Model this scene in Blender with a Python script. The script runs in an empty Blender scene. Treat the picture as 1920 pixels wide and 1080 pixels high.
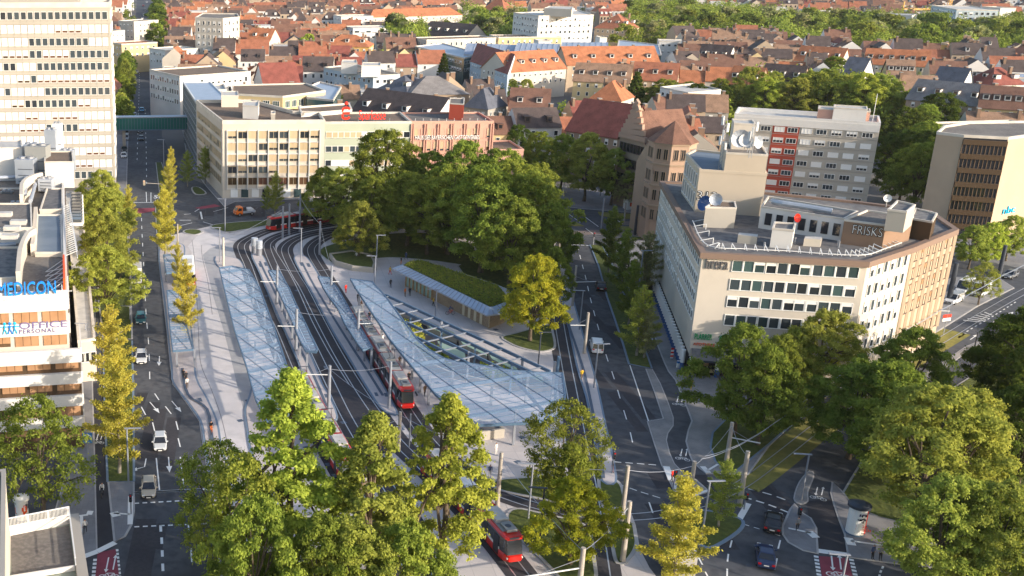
import bpy, math, random
import numpy as np
from mathutils import Vector, Matrix, Quaternion
from mathutils.geometry import tessellate_polygon
rad = math.radians
scene = bpy.context.scene
# ------------------------------------------------------------------ camera
FOC, U0, V0, PITCH, HC = 2030.0, 440.0, 540.0, 17.75, 63.0
cam_d = bpy.data.cameras.new('camera'); cam = bpy.data.objects.new('camera', cam_d)
scene.collection.objects.link(cam); scene.camera = cam
cam.location = (0, 0, HC); cam.rotation_euler = (rad(90 - PITCH), 0, 0)
cam_d.sensor_width = 36; cam_d.lens = 36 * FOC / 1920; cam_d.shift_x = (960 - U0) / 1920
cam_d.clip_start = 1; cam_d.clip_end = 9000
# ------------------------------------------------------------------ sky and sun
SUN_EL, SUN_AZ = 17.0, 127.0            # azimuth clockwise from +Y (the view direction)
world = bpy.data.worlds.new('World'); scene.world = world; world.use_nodes = True
wn = world.node_tree.nodes; sky = wn.new('ShaderNodeTexSky'); sky.sky_type = 'NISHITA'
sky.sun_disc = False; sky.sun_elevation = rad(SUN_EL); sky.sun_rotation = rad(SUN_AZ)
sky.air_density = 1.0; sky.dust_density = 2.0; sky.ozone_density = 1.0
wn['Background'].inputs['Strength'].default_value = 0.15
world.node_tree.links.new(sky.outputs[0], wn['Background'].inputs['Color'])
sun_d = bpy.data.lights.new('sun', 'SUN'); sun = bpy.data.objects.new('sun', sun_d)
scene.collection.objects.link(sun)
sun_d.energy = 3.4; sun_d.angle = rad(0.6); sun_d.color = (1.0, 0.87, 0.72)
SD = Vector((math.sin(rad(SUN_AZ)) * math.cos(rad(SUN_EL)), math.cos(rad(SUN_AZ)) * math.cos(rad(SUN_EL)), math.sin(rad(SUN_EL))))
sun.rotation_euler = SD.to_track_quat('Z', 'Y').to_euler()
scene.view_settings.view_transform = 'Standard'; scene.view_settings.look = 'None'
scene.view_settings.gamma = 1; scene.view_settings.exposure = 1.06
scene.cycles.max_bounces = 5; scene.cycles.diffuse_bounces = 3; scene.cycles.glossy_bounces = 2
scene.cycles.transparent_max_bounces = 16; scene.cycles.use_denoising = True
scene.cycles.transmission_bounces = 3
# ------------------------------------------------------------------ survey: photo pixel -> place on a level plane
cp, sp = math.cos(rad(PITCH)), math.sin(rad(PITCH))
def P(u, v, z=0.0):
 dy = V0 - v; d = (u - U0, FOC * cp + dy * sp, -FOC * sp + dy * cp)
 t = (z - HC) / d[2]
 return Vector((d[0] * t, d[1] * t, z))
def PX(p):
 z = p[2] - HC; dep = p[1] * cp - z * sp; up = p[1] * sp + z * cp
 if dep < 1: return (-9999, -9999)
 return (U0 + FOC * p[0] / dep, V0 - FOC * up / dep)
def hgt(u, v, vtop):
 g = P(u, v); lo, hi = 0.0, 62.0
 for _ in range(40):
  m = (lo + hi) / 2
  if PX((g.x, g.y, m))[1] > vtop: lo = m
  else: hi = m
 return lo
def P2(pts, z=0.0): return [P(u, v, z) for u, v in pts]
SDIR = Vector((-165 / (FOC / cp), 1, 0)).normalized()     # axis of the long street
TDIR = Vector((SDIR.y, -SDIR.x, 0))
# ------------------------------------------------------------------ materials
MT = {}
def nd(nt, t, **k):
 n = nt.nodes.new(t)
 for a, b in k.items(): setattr(n, a, b)
 return n
def mat(name, c, rough=0.8, c2=None, scale=1.0, metal=0.0, spec=0.3, kind='noise', bump=0.0, obrnd=0.0, detail=4, coord='Object', c3=None, lo=0.35, hi=0.65):
 m = bpy.data.materials.new(name); MT[name] = m; m.use_nodes = True
 nt = m.node_tree; b = nt.nodes['Principled BSDF']; L = nt.links.new
 b.inputs['Roughness'].default_value = rough; b.inputs['Metallic'].default_value = metal
 b.inputs['Specular IOR Level'].default_value = spec
 c = tuple(c) + (1,); b.inputs['Base Color'].default_value = c
 m.diffuse_color = c
 out = None
 if coord == 'World': g = nd(nt, 'ShaderNodeNewGeometry'); co = g.outputs['Position']
 else: g = nd(nt, 'ShaderNodeTexCoord'); co = g.outputs['Object']
 if c2 is not None:
  if kind == 'noise':
   n = nd(nt, 'ShaderNodeTexNoise'); n.inputs['Scale'].default_value = scale; n.inputs['Detail'].default_value = detail
   L(co, n.inputs['Vector']); f = n.outputs['Fac']
   r = nd(nt, 'ShaderNodeMapRange'); r.inputs['From Min'].default_value = lo; r.inputs['From Max'].default_value = hi
   L(f, r.inputs['Value']); f = r.outputs[0]
  elif kind == 'brick':
   n = nd(nt, 'ShaderNodeTexBrick'); n.inputs['Scale'].default_value = scale
   n.inputs['Mortar Size'].default_value = 0.012; n.inputs['Color1'].default_value = (0, 0, 0, 1); n.inputs['Color2'].default_value = (.35, .35, .35, 1)
   n.inputs['Mortar'].default_value = (1, 1, 1, 1); L(co, n.inputs['Vector']); f = n.outputs['Color']
  elif kind == 'grid':
   n = nd(nt, 'ShaderNodeTexBrick'); n.offset = 0; n.inputs['Scale'].default_value = scale; n.inputs['Row Height'].default_value = .5
   n.inputs['Mortar Size'].default_value = 0.008; n.inputs['Color1'].default_value = (0, 0, 0, 1); n.inputs['Color2'].default_value = (.3, .3, .3, 1)
   n.inputs['Mortar'].default_value = (1, 1, 1, 1); L(co, n.inputs['Vector']); f = n.outputs['Color']
  elif kind == 'wave':
   n = nd(nt, 'ShaderNodeTexWave'); n.bands_direction = 'Z'; n.inputs['Scale'].default_value = scale; n.inputs['Distortion'].default_value = 0.6
   L(co, n.inputs['Vector']); f = n.outputs['Fac']
  mx = nd(nt, 'ShaderNodeMix', data_type='RGBA'); L(f, mx.inputs[0])
  mx.inputs[6].default_value = c; mx.inputs[7].default_value = tuple(c2) + (1,); out = mx.outputs[2]
  if c3 is not None:
   n3 = nd(nt, 'ShaderNodeTexNoise'); n3.inputs['Scale'].default_value = scale * 9 if kind == 'noise' else 0.35; n3.inputs['Detail'].default_value = 5
   L(co, n3.inputs['Vector']); r3 = nd(nt, 'ShaderNodeMapRange'); r3.inputs['From Min'].default_value = .42; r3.inputs['From Max'].default_value = .68
   r3.inputs['To Max'].default_value = .75
   L(n3.outputs['Fac'], r3.inputs['Value']); m3 = nd(nt, 'ShaderNodeMix', data_type='RGBA'); L(r3.outputs[0], m3.inputs[0])
   L(out, m3.inputs[6]); m3.inputs[7].default_value = tuple(c3) + (1,); out = m3.outputs[2]
  if bump:
   bp = nd(nt, 'ShaderNodeBump'); bp.inputs['Strength'].default_value = bump; bp.inputs['Distance'].default_value = .1
   L(f, bp.inputs['Height']); L(bp.outputs[0], b.inputs['Normal'])
 if obrnd:
  oi = nd(nt, 'ShaderNodeObjectInfo'); h = nd(nt, 'ShaderNodeHueSaturation')
  r = nd(nt, 'ShaderNodeMapRange'); r.inputs['To Min'].default_value = 1 - obrnd; r.inputs['To Max'].default_value = 1 + obrnd
  L(oi.outputs['Random'], r.inputs['Value']); L(r.outputs[0], h.inputs['Value'])
  r2 = nd(nt, 'ShaderNodeMapRange'); r2.inputs['To Min'].default_value = .5 + obrnd * .045; r2.inputs['To Max'].default_value = .5 - obrnd * .045
  L(oi.outputs['Random'], r2.inputs['Value']); L(r2.outputs[0], h.inputs['Hue'])
  if out: L(out, h.inputs['Color'])
  else: h.inputs['Color'].default_value = c
  out = h.outputs[0]
 if out: L(out, b.inputs['Base Color'])
 return m
def leafmat(name, c, c2, tr=0.42, osc=0.6, ornd=0.12):
 m = bpy.data.materials.new(name); MT[name] = m; m.use_nodes = True; nt = m.node_tree; L = nt.links.new
 nt.nodes.remove(nt.nodes['Principled BSDF']); out = nt.nodes['Material Output']
 g = nd(nt, 'ShaderNodeTexCoord'); n = nd(nt, 'ShaderNodeTexNoise'); n.inputs['Scale'].default_value = osc; n.inputs['Detail'].default_value = 6
 n.inputs['Roughness'].default_value = .7
 L(g.outputs['Object'], n.inputs['Vector']); r = nd(nt, 'ShaderNodeMapRange'); r.inputs['From Min'].default_value = .38; r.inputs['From Max'].default_value = .62
 L(n.outputs['Fac'], r.inputs['Value'])
 mx = nd(nt, 'ShaderNodeMix', data_type='RGBA'); L(r.outputs[0], mx.inputs[0]); mx.inputs[6].default_value = c + (1,); mx.inputs[7].default_value = c2 + (1,)
 oi = nd(nt, 'ShaderNodeObjectInfo'); h = nd(nt, 'ShaderNodeHueSaturation'); r1 = nd(nt, 'ShaderNodeMapRange')
 r1.inputs['To Min'].default_value = 1 - ornd * 1.6; r1.inputs['To Max'].default_value = 1 + ornd * 1.6; L(oi.outputs['Random'], r1.inputs['Value']); L(r1.outputs[0], h.inputs['Value'])
 r2 = nd(nt, 'ShaderNodeMapRange'); r2.inputs['To Min'].default_value = .5 - ornd * .16; r2.inputs['To Max'].default_value = .5 + ornd * .1
 mm = nd(nt, 'ShaderNodeMath', operation='MULTIPLY'); mm.inputs[1].default_value = 7.13; L(oi.outputs['Random'], mm.inputs[0])
 fr = nd(nt, 'ShaderNodeMath', operation='FRACT'); L(mm.outputs[0], fr.inputs[0]); L(fr.outputs[0], r2.inputs['Value']); L(r2.outputs[0], h.inputs['Hue'])
 L(mx.outputs[2], h.inputs['Color'])
 d = nd(nt, 'ShaderNodeBsdfDiffuse'); t = nd(nt, 'ShaderNodeBsdfTranslucent'); ms = nd(nt, 'ShaderNodeMixShader'); ms.inputs[0].default_value = tr
 L(h.outputs[0], d.inputs['Color']); L(h.outputs[0], t.inputs['Color']); L(d.outputs[0], ms.inputs[1]); L(t.outputs[0], ms.inputs[2])
 L(ms.outputs[0], out.inputs['Surface']); return m
def glassmat(name, c, alpha, rough=.1, spec=.5):
 m = mat(name, c, rough, spec=spec); m.node_tree.nodes['Principled BSDF'].inputs['Alpha'].default_value = alpha; return m
# ground
mat('asphalt', (.058, .064, .076), .88, (.096, .100, .110), .09, coord='World', c3=(.040, .044, .054), detail=8)
mat('asphalt_dark', (.030, .030, .038), .85, (.042, .042, .050), .5, coord='World')
mat('asphalt_track', (.042, .040, .048), .85, (.058, .055, .062), .25, coord='World', c3=(.035, .034, .040))
mat('cobble', (.24, .235, .235), .9, (.13, .13, .14), 1.1, kind='brick', coord='World', c3=(.30, .29, .28))
mat('pavers', (.20, .20, .215), .9, (.12, .12, .135), .9, kind='grid', coord='World', c3=(.25, .25, .26))
mat('plaza_concrete', (.53, .495, .49), .85, (.38, .36, .36), .22, kind='grid', coord='World', c3=(.45, .42, .42))
mat('bus_concrete', (.56, .535, .54), .85, (.62, .59, .59), .06, coord='World', c3=(.50, .48, .48))
mat('lane_concrete', (.34, .345, .365), .85, (.38, .385, .40), .07, coord='World', c3=(.31, .31, .33))
mat('platform_slab', (.50, .46, .455), .85, (.38, .35, .35), .55, kind='grid', coord='World', c3=(.56, .50, .49))
mat('kerb_stone', (.42, .41, .40), .85, (.34, .33, .33), .6)
mat('kerb_blue', (.16, .22, .30), .7)  # blue shade along the platform edges is put into this kerb colour
mat('joint', (.22, .21, .22), .9)
mat('strip_dark', (.09, .12, .17), .7)
mat('paint_white', (.72, .72, .70), .7, (.55, .55, .55), 1.2, coord='World')
mat('rail', (.50, .50, .52), .35, metal=.6)
mat('red_lane', (.26, .05, .075), .85, (.20, .04, .06), .6, coord='World')
mat('grass_a', (.060, .082, .018), .95, (.105, .125, .025), 1.4, coord='World', bump=.6, c3=(.045, .06, .012))
mat('grass_track', (.16, .15, .035), .95, (.22, .20, .05), .9, coord='World', bump=.4)
mat('earth', (.13, .115, .09), .95, (.09, .08, .065), .02, coord='World', c3=(.06, .07, .035))
mat('city_ground', (.17, .16, .15), .95, (.10, .10, .10), .02, coord='World')
mat('ballast', (.22, .17, .15), .95, (.15, .12, .11), .8, coord='World')
# walls
W = dict(cream=(.57, .515, .44), white=(.66, .64, .61), beige=(.54, .46, .36), tan=(.46, .36, .26), tower=(.40, .37, .32), grey=(.34, .32, .29), warmgrey=(.47, .425, .36),
  pink=(.60, .34, .26), stone=(.34, .255, .185), stonepink=(.40, .28, .21), yellow=(.60, .46, .25), brownp=(.25, .165, .115), red=(.42, .075, .045), lightblue=(.44, .52, .58),
  concrete=(.42, .39, .34), greenish=(.42, .46, .36), ochre=(.60, .36, .12), palegreen=(.50, .54, .44))
for k, c in W.items():
 mat('wall_' + k, c, .88, tuple(x * .86 for x in c), .12, c3=tuple(x * .93 for x in c), coord='World')
for k, c in dict(orange=(.40, .155, .075), red=(.22, .07, .055), brown=(.18, .095, .068), dark=(.085, .065, .062), tan=(.27, .17, .115), rust=(.31, .12, .07), slate=(.10, .11, .14), grey=(.20, .19, .19)).items():
 mat('roof_' + k, c, .85, tuple(x * .6 for x in c), .45, coord='World', c3=tuple(x * 1.2 for x in c), bump=.2)
mat('gravel', (.17, .155, .14), .95, (.11, .10, .095), .25, coord='World', c3=(.22, .20, .18))
mat('gravel_dark', (.13, .13, .135), .95, (.19, .185, .18), .12, coord='World', c3=(.07, .07, .08))
mat('gravel_brown', (.17, .12, .09), .95, (.12, .09, .07), .25, coord='World', c3=(.21, .16, .12))
mat('felt_blue', (.12, .16, .21), .8, (.16, .20, .25), .3, coord='World')
mat('felt_green', (.26, .29, .24), .85, (.22, .25, .21), .3, coord='World')
mat('parapet', (.62, .57, .50), .8, (.50, .46, .40), .4, coord='World')
mat('cornice_brown', (.20, .14, .11), .8)
mat('metal_roof', (.36, .42, .52), .45, (.32, .38, .47), .5, metal=.3)
mat('zinc', (.42, .46, .52), .5, (.34, .38, .44), .3, metal=.4)
mat('steel', (.34, .36, .40), .4, metal=.6)
mat('dark_metal', (.055, .065, .085), .5, metal=.3)
mat('blue_metal', (.10, .17, .26), .5, metal=.3)
mat('white_metal', (.62, .63, .63), .45)
mat('pole_beige', (.40, .36, .31), .6, (.33, .30, .27), .8)
mat('pole_grey', (.23, .25, .29), .55)
mat('frame_white', (.78, .77, .74), .5)
mat('frame_dark', (.10, .08, .07), .5)
mat('frame_beige', (.50, .42, .30), .6)
mat('blind', (.78, .76, .72), .7, obrnd=.06)
mat('blind_tan', (.46, .35, .22), .7, obrnd=.12)
mat('blind_brown', (.30, .17, .085), .7, (.36, .21, .11), .7, obrnd=.08)
mat('window_glass', (.035, .045, .055), .08, spec=.8, obrnd=.5)
mat('window_glass_green', (.045, .075, .078), .1, spec=.8, obrnd=.4)
mat('window_warm', (.10, .055, .03), .2, spec=.5, obrnd=.5)
mat('glass_dark', (.02, .022, .028), .08, spec=.8)
mat('glass_brown', (.10, .06, .035), .15, spec=.8)
mat('void', (.006, .006, .009), .9)
mat('bronze', (.085, .055, .032), .45, metal=.2)
glassmat('canopy_glass', (.44, .56, .74), .36, .2, .5)
glassmat('clear_glass', (.35, .55, .55), .45, .08, .6)
glassmat('bridge_glass', (.025, .17, .15), .88, .1, .6)
glassmat('pale_glass', (.33, .46, .38), .80, .2, .4)
mat('green_glass', (.10, .17, .165), .12, (.05, .10, .105), .4, spec=.7)
mat('bark', (.13, .10, .07), .9, (.07, .055, .04), 3)
mat('bark_pale', (.30, .27, .22), .9, (.16, .14, .11), 2.5)
leafmat('leaf_mid', (.30, .355, .060), (.12, .17, .028))
leafmat('leaf_bright', (.50, .56, .09), (.27, .34, .05))
leafmat('leaf_dark', (.13, .18, .032), (.055, .09, .016))
leafmat('leaf_gold', (.58, .52, .085), (.40, .38, .07), ornd=.06)
leafmat('leaf_yellow', (.44, .42, .035), (.22, .26, .03), ornd=.05)
leafmat('leaf_olive', (.42, .46, .09), (.20, .25, .045))
leafmat('leaf_pale', (.42, .42, .18), (.24, .26, .10))
leafmat('leaf_sedum', (.17, .22, .04), (.28, .27, .05), osc=1.5)
for k, c in dict(red=(.55, .02, .015), darkred=(.22, .012, .02), white=(.75, .75, .74), silver=(.48, .50, .52), black=(.012, .013, .017), navy=(.015, .03, .085), grey=(.14, .15, .17), orange=(.72, .16, .02), cyan=(.02, .30, .52), green=(.05, .40, .06), beige=(.45, .40, .32), blue=(.03, .09, .25), teal=(.02,.12,.15)).items():
 mat('paint_' + k, c, .28 if k != 'beige' else .5, spec=.5)
mat('tyre', (.015, .015, .016), .85); mat('rim', (.35, .36, .38), .35, metal=.8)
mat('headlight', (.8, .8, .78), .15); mat('taillight', (.5, .01, .01), .25)
mat('roof_kit', (.24, .25, .25), .6); mat('roof_white', (.52, .50, .47), .6, (.40, .39, .37), .8)
mat('skin', (.45, .26, .18), .6); mat('hair', (.025, .018, .014), .8)
for k, c in dict(black=(.02, .02, .024), white=(.65, .64, .62), yellow=(.62, .40, .03), red=(.60, .03, .02), blue=(.05, .08, .18), orange=(.55, .16, .04), brown=(.16, .10, .06), grey=(.20, .21, .23)).items():
 mat('cloth_' + k, c, .85)
mat('sign_blue', (.01, .22, .75), .5); mat('sign_red', (.80, .035, .015), .5); mat('sign_white', (.8, .8, .78), .6); mat('sign_purple', (.16, .13, .28), .6)
mat('sign_dark', (.10, .095, .10), .6); mat('sign_green', (.01, .30, .10), .5); mat('sign_cyan', (.01, .42, .70), .5); mat('sign_orange', (.75, .10, .02), .6)
mat('sign_traffic', (.03, .16, .42), .5); mat('timber', (.42, .28, .14), .7, (.30, .19, .10), 1.5); mat('brickwall', (.30, .23, .15), .85, (.22, .165, .11), .35, c3=(.34, .27, .19)); mat('panel_cream', (.56, .50, .36), .7)
# ------------------------------------------------------------------ mesh builder and tagging
def tag(o, label=None, cat=None, group=None, kind=None):
 if label: o['label'] = label
 if cat: o['category'] = cat
 if group: o['group'] = group
 if kind: o['kind'] = kind
 return o
def root(name, loc, label, cat, group=None, rz=0.0):
 o = bpy.data.objects.new(name, None); scene.collection.objects.link(o); o.empty_display_size = .5
 o.location = loc; o.rotation_euler = (0, 0, rz); o.rotation_mode = 'XYZ'
 return tag(o, label, cat, group)
class MB:
 def __init__(s): s.v = []; s.f = []; s.m = []
 def face(s, pts, m):
  b = len(s.v); s.v += [tuple(p) for p in pts]; s.f.append(tuple(range(b, b + len(pts)))); s.m.append(m)
 def box(s, c, d, m, rz=0.0, mt=None):
  cx, cy, cz = c; x, y, z = d[0] / 2, d[1] / 2, d[2] / 2; ca, sa = math.cos(rz), math.sin(rz); b = len(s.v)
  for k in (-z, z):
   for i, j in ((-x, -y), (x, -y), (x, y), (-x, y)): s.v.append((cx + i * ca - j * sa, cy + i * sa + j * ca, cz + k))
  for q, a in enumerate(((0, 3, 2, 1), (4, 5, 6, 7), (0, 1, 5, 4), (1, 2, 6, 5), (2, 3, 7, 6), (3, 0, 4, 7))):
   s.f.append(tuple(b + i for i in a)); s.m.append(mt if (mt and q == 1) else m)
 def prism(s, poly, z0, z1, mside, mtop, bottom=False):
  poly = ccw(poly); n = len(poly); b = len(s.v)
  for z in (z0, z1): s.v += [(p[0], p[1], z) for p in poly]
  for i in range(n): j = (i + 1) % n; s.f.append((b + i, b + j, b + n + j, b + n + i)); s.m.append(mside)
  if mtop:
   for t in tris(poly): s.f.append(tuple(b + n + i for i in t)); s.m.append(mtop)
   if bottom:
    for t in tris(poly): s.f.append(tuple(b + i for i in reversed(t))); s.m.append(mtop)
 def sheet(s, poly, z, m):
  poly = ccw(poly); b = len(s.v); s.v += [(p[0], p[1], z) for p in poly]
  for t in tris(poly): s.f.append(tuple(b + i for i in t)); s.m.append(m)
 def bar(s, p, q, w, h, m):
  p, q = Vector(p), Vector(q); d = (q - p)
  if d.length < 1e-5: return
  d.normalize(); up = Vector((0, 0, 1)) if abs(d.z) < .95 else Vector((0, 1, 0))
  a = d.cross(up).normalized() * w / 2; c = a.cross(d).normalized() * h / 2; b = len(s.v)
  for e in (p, q):
   for i, j in ((-1, -1), (1, -1), (1, 1), (-1, 1)): s.v.append(tuple(e + a * i + c * j))
  for x in ((0, 1, 2, 3), (4, 7, 6, 5), (0, 4, 5, 1), (1, 5, 6, 2), (2, 6, 7, 3), (3, 7, 4, 0)): s.f.append(tuple(b + i for i in x)); s.m.append(m)
 def tube(s, pts, r, m, n=8, cap=True):
  pts = [Vector(p) for p in pts]; rs = r if isinstance(r, (list, tuple)) else [r] * len(pts); b = len(s.v)
  for k, p in enumerate(pts):
   d = (pts[min(k + 1, len(pts) - 1)] - pts[max(k - 1, 0)]).normalized(); up = Vector((0, 0, 1)) if abs(d.z) < .9 else Vector((1, 0, 0))
   a = d.cross(up).normalized(); c = a.cross(d)
   for i in range(n):
    t = 2 * math.pi * i / n; s.v.append(tuple(p + (a * math.cos(t) + c * math.sin(t)) * rs[k]))
  for k in range(len(pts) - 1):
   for i in range(n): j = (i + 1) % n; s.f.append((b + k * n + i, b + k * n + j, b + (k + 1) * n + j, b + (k + 1) * n + i)); s.m.append(m)
  if cap:
   s.f.append(tuple(b + i for i in range(n))); s.m.append(m)
   s.f.append(tuple(b + (len(pts) - 1) * n + i for i in reversed(range(n)))); s.m.append(m)
 def ball(s, c, r, m, n=8, k=5):
  rx, ry, rz_ = r if isinstance(r, (tuple, list)) else (r, r, r)
  pts = []
  for a in range(k + 1):
   t = math.pi * a / k; pts.append([(c[0] + rx * math.sin(t) * math.cos(2 * math.pi * i / n), c[1] + ry * math.sin(t) * math.sin(2 * math.pi * i / n), c[2] - rz_ * math.cos(t)) for i in range(n)])
  b = len(s.v)
  for q in pts: s.v += q
  for a in range(k):
   for i in range(n): j = (i + 1) % n; s.f.append((b + a * n + i, b + a * n + j, b + (a + 1) * n + j, b + (a + 1) * n + i)); s.m.append(m)
 def add(s, o, M):
  b = len(s.v); s.v += [tuple(M @ Vector(p)) for p in o.v]; s.f += [tuple(b + i for i in f) for f in o.f]; s.m += o.m
 def pieces(s, name, parent):
  """every loose piece as an object of its own"""
  lo = 0; grp = {}; ids = list(range(len(s.v)))
  def fd(i):
   while ids[i] != i: ids[i] = ids[ids[i]]; i = ids[i]
   return i
  for f in s.f:
   for k in f[1:]: ids[fd(k)] = fd(f[0])
  for f, m_ in zip(s.f, s.m): grp.setdefault(fd(f[0]), []).append((f, m_))
  for g_ in grp.values():
   n = MB()
   for f, m_ in g_: n.face([s.v[i] for i in f], m_)
   n.build(name, parent)
 def mesh(s, name, off=(0, 0, 0), smooth=False):
  me = bpy.data.meshes.new(name); ox, oy, oz = off
  me.from_pydata([(x - ox, y - oy, z - oz) for x, y, z in s.v], [], s.f)
  keys = []; idx = {}
  for k in s.m:
   if k not in idx: idx[k] = len(keys); keys.append(k); me.materials.append(MT[k])
  me.polygons.foreach_set('material_index', [idx[k] for k in s.m])
  if smooth: me.polygons.foreach_set('use_smooth', [True] * len(s.f))
  me.update(); return me
 def build(s, name, parent=None, smooth=False, loc=None):
  if parent is not None and loc is None: me = s.mesh(name, parent.location, smooth)   # world coordinates under an unrotated root
  else: me = s.mesh(name, (0, 0, 0), smooth)
  o = bpy.data.objects.new(name, me); scene.collection.objects.link(o)
  if parent: o.parent = parent
  if loc is not None: o.location = loc
  return o
def area(p): return sum(p[i][0] * p[(i + 1) % len(p)][1] - p[(i + 1) % len(p)][0] * p[i][1] for i in range(len(p))) / 2
def ccw(p): return list(p) if area(p) > 0 else list(reversed(p))
def tris(poly): return [t if area([poly[i] for i in t]) > 0 else tuple(reversed(t)) for t in tessellate_polygon([[Vector((p[0], p[1], 0)) for p in poly]])]
def smooth_line(pts, n=6, closed=False):
 out = []; N = len(pts); rng = range(N if closed else N - 1)
 g = (lambda i: pts[i % N]) if closed else (lambda i: pts[max(0, min(N - 1, i))])
 for i in rng:
  p0, p1, p2, p3 = g(i - 1), g(i), g(i + 1), g(i + 2)
  for k in range(n):
   t = k / n; a = [0, 0, 0]
   out.append(Vector([.5 * (2 * p1[c] + (p2[c] - p0[c]) * t + (2 * p0[c] - 5 * p1[c] + 4 * p2[c] - p3[c]) * t * t + (3 * p1[c] - p0[c] - 3 * p2[c] + p3[c]) * t ** 3) for c in range(3)]))
 if not closed: out.append(Vector(pts[-1]))
 return out
def offset(line, d):
 out = []
 for i, p in enumerate(line):
  a = line[max(i - 1, 0)]; b = line[min(i + 1, len(line) - 1)]; t = Vector((b[0] - a[0], b[1] - a[1], 0)).normalized()
  out.append(Vector((p[0] - t.y * d, p[1] + t.x * d, p[2] if len(p) > 2 else 0)))
 return out
def ribbon(mb, line, d0, d1, z, m, z1=None):
 A, B = offset(line, d0), offset(line, d1)
 for i in range(len(A) - 1):
  q = [(A[i].x, A[i].y, z), (A[i + 1].x, A[i + 1].y, z), (B[i + 1].x, B[i + 1].y, z), (B[i].x, B[i].y, z)]
  if area(q) < 0: q.reverse()
  if z1 is None: mb.face(q, m)
  else: mb.prism(q, z, z1, m, m)
def inpoly(x, y, poly):
 c = False; n = len(poly); j = n - 1
 for i in range(n):
  xi, yi, xj, yj = poly[i][0], poly[i][1], poly[j][0], poly[j][1]
  if (yi > y) != (yj > y) and x < (xj - xi) * (y - yi) / (yj - yi) + xi: c = not c
  j = i
 return c
def walk(o):
 yield o
 for c in KIDS.get(o.name, []): yield from walk(c)
KIDS = {}
def note_kids():
 KIDS.clear()
 for o in scene.objects:
  if o.parent: KIDS.setdefault(o.parent.name, []).append(o)
def copy_tree(o, parent=None):
 c = o.copy(); scene.collection.objects.link(c); c.parent = parent
 for k in KIDS.get(o.name, []): copy_tree(k, c)
 return c
def place(proto, loc, rz=0, sc=(1, 1, 1), label=None, cat=None, group=None, first=None, swap=None):
 """puts down a thing: the prototype itself the first time, else a copy of it and of its parts"""
 if not proto.get('used'): o = proto; o['used'] = 1
 else: o = copy_tree(proto)
 for k in ('used',):
  if o is not proto and k in o: del o[k]
 o.location = loc; o.rotation_euler = (0, 0, rz); o.scale = sc
 tag(o, label, cat, group); return o
OCC = []      # occupied ground polygons
def occupy(poly): OCC.append([(p[0], p[1]) for p in poly])
ANCH = []     # named landmarks used in labels
# ------------------------------------------------------------------ ground, roads, plaza
def struct(mb, name, kind='structure'):
 o = mb.build(name); o['kind'] = kind; return o
g = MB(); g.sheet([(-1500, -200, 0), (2600, -200, 0), (2600, 5200, 0), (-1500, 5200, 0)], 0, 'city_ground'); struct(g, 'ground')
NEAR = P2([(-420, 1500), (-300, 900), (150, 560), (238, 372), (440, 366), (620, 368), (840, 372), (1250, 376), (1500, 430), (1790, 480), (1990, 500), (2500, 620), (3000, 1500)])
g = MB(); g.sheet(NEAR, .01, 'asphalt')
far_l = P2([(238, 373), (239, 300), (240, 250), (243, 190), (248, 120), (252, 60), (257, 0), (259, -30)]); far_r = P2([(283, -30), (285, 0), (284, 60), (283, 107), (287, 165), (300, 250), (345, 330), (440, 368)])
g.sheet(far_l + far_r, .012, 'asphalt')
g.sheet(P2([(283, 107), (306, 130), (308, 165), (303, 260), (330, 330), (345, 331), (292, 250), (285, 165)]), .006, 'asphalt')
g.sheet(P2([(303, 95), (309, 40), (312, 0), (338, 0), (340, 60), (332, 95)]), .012, 'asphalt')
g.sheet(P2([(1000, 345), (1190, 376), (1250, 378), (1400, 430), (1600, 470), (1800, 470), (1800, 440), (1500, 395), (1250, 350)]), .006, 'asphalt')
struct(g, 'road')
kerbs = MB()
def slab(mb, px, z, m, kerb=None, kw=.35, sm=3, closed=True, z0=0.0, curve=True, kz=None):
 """raised ground with a real kerb stone round it"""
 w = [P(u, v) for u, v in px]
 if curve and sm > 1: w = smooth_line(w, sm, True)
 w = ccw(w)
 if kerb:
  out = []
  n = len(w)
  for i in range(n):
   a, b = w[i - 1], w[(i + 1) % n]; t = (b - a); t.z = 0; t.normalize(); out.append(Vector((w[i].x + t.y * -kw * -1, w[i].y - t.x * kw, 0)))
  for i in range(n):
   j = (i + 1) % n; q = [w[i], out[i], out[j], w[j]]
   if abs(area(q)) > 1e-4: kerbs.prism(q, z0, (kz or z - .03), kerb, kerb)
 mb.prism(w, z0, z, m, m); return w
# plaza
plaza_px = [(337, 437), (395, 424), (430, 437), (480, 428), (560, 412), (640, 400), (760, 388), (900, 385), (1030, 400), (1043, 440), (1052, 475), (1062, 510), (1073, 560), (1098, 650), (1118, 720), (1135, 800), (1148, 862), (1158, 905), (1175, 940), (1192, 985), (1200, 1030), (1218, 1065), (1260, 1120), (1300, 1300), (425, 1300), (420, 1080), (397, 933), (380, 837), (373, 790), (350, 757), (323, 720), (318, 680), (312, 620), (305, 560), (297, 490), (297, 450)]
g = MB(); pz = P2(plaza_px); g.prism(pz, 0, .02, 'plaza_concrete', 'plaza_concrete')
bus_px = [(352, 462), (372, 440), (400, 436), (440, 442), (470, 440), (450, 448), (420, 455), (395, 465), (380, 478), (386, 500), (400, 556), (418, 616), (432, 668), (444, 720), (462, 790), (480, 850), (495, 930), (500, 1040), (440, 1045), (430, 960), (419, 880), (408, 800), (388, 740), (371, 700), (366, 650), (366, 560), (362, 500), (358, 470)]
g.sheet(P2(bus_px), .026, 'bus_concrete')
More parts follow.
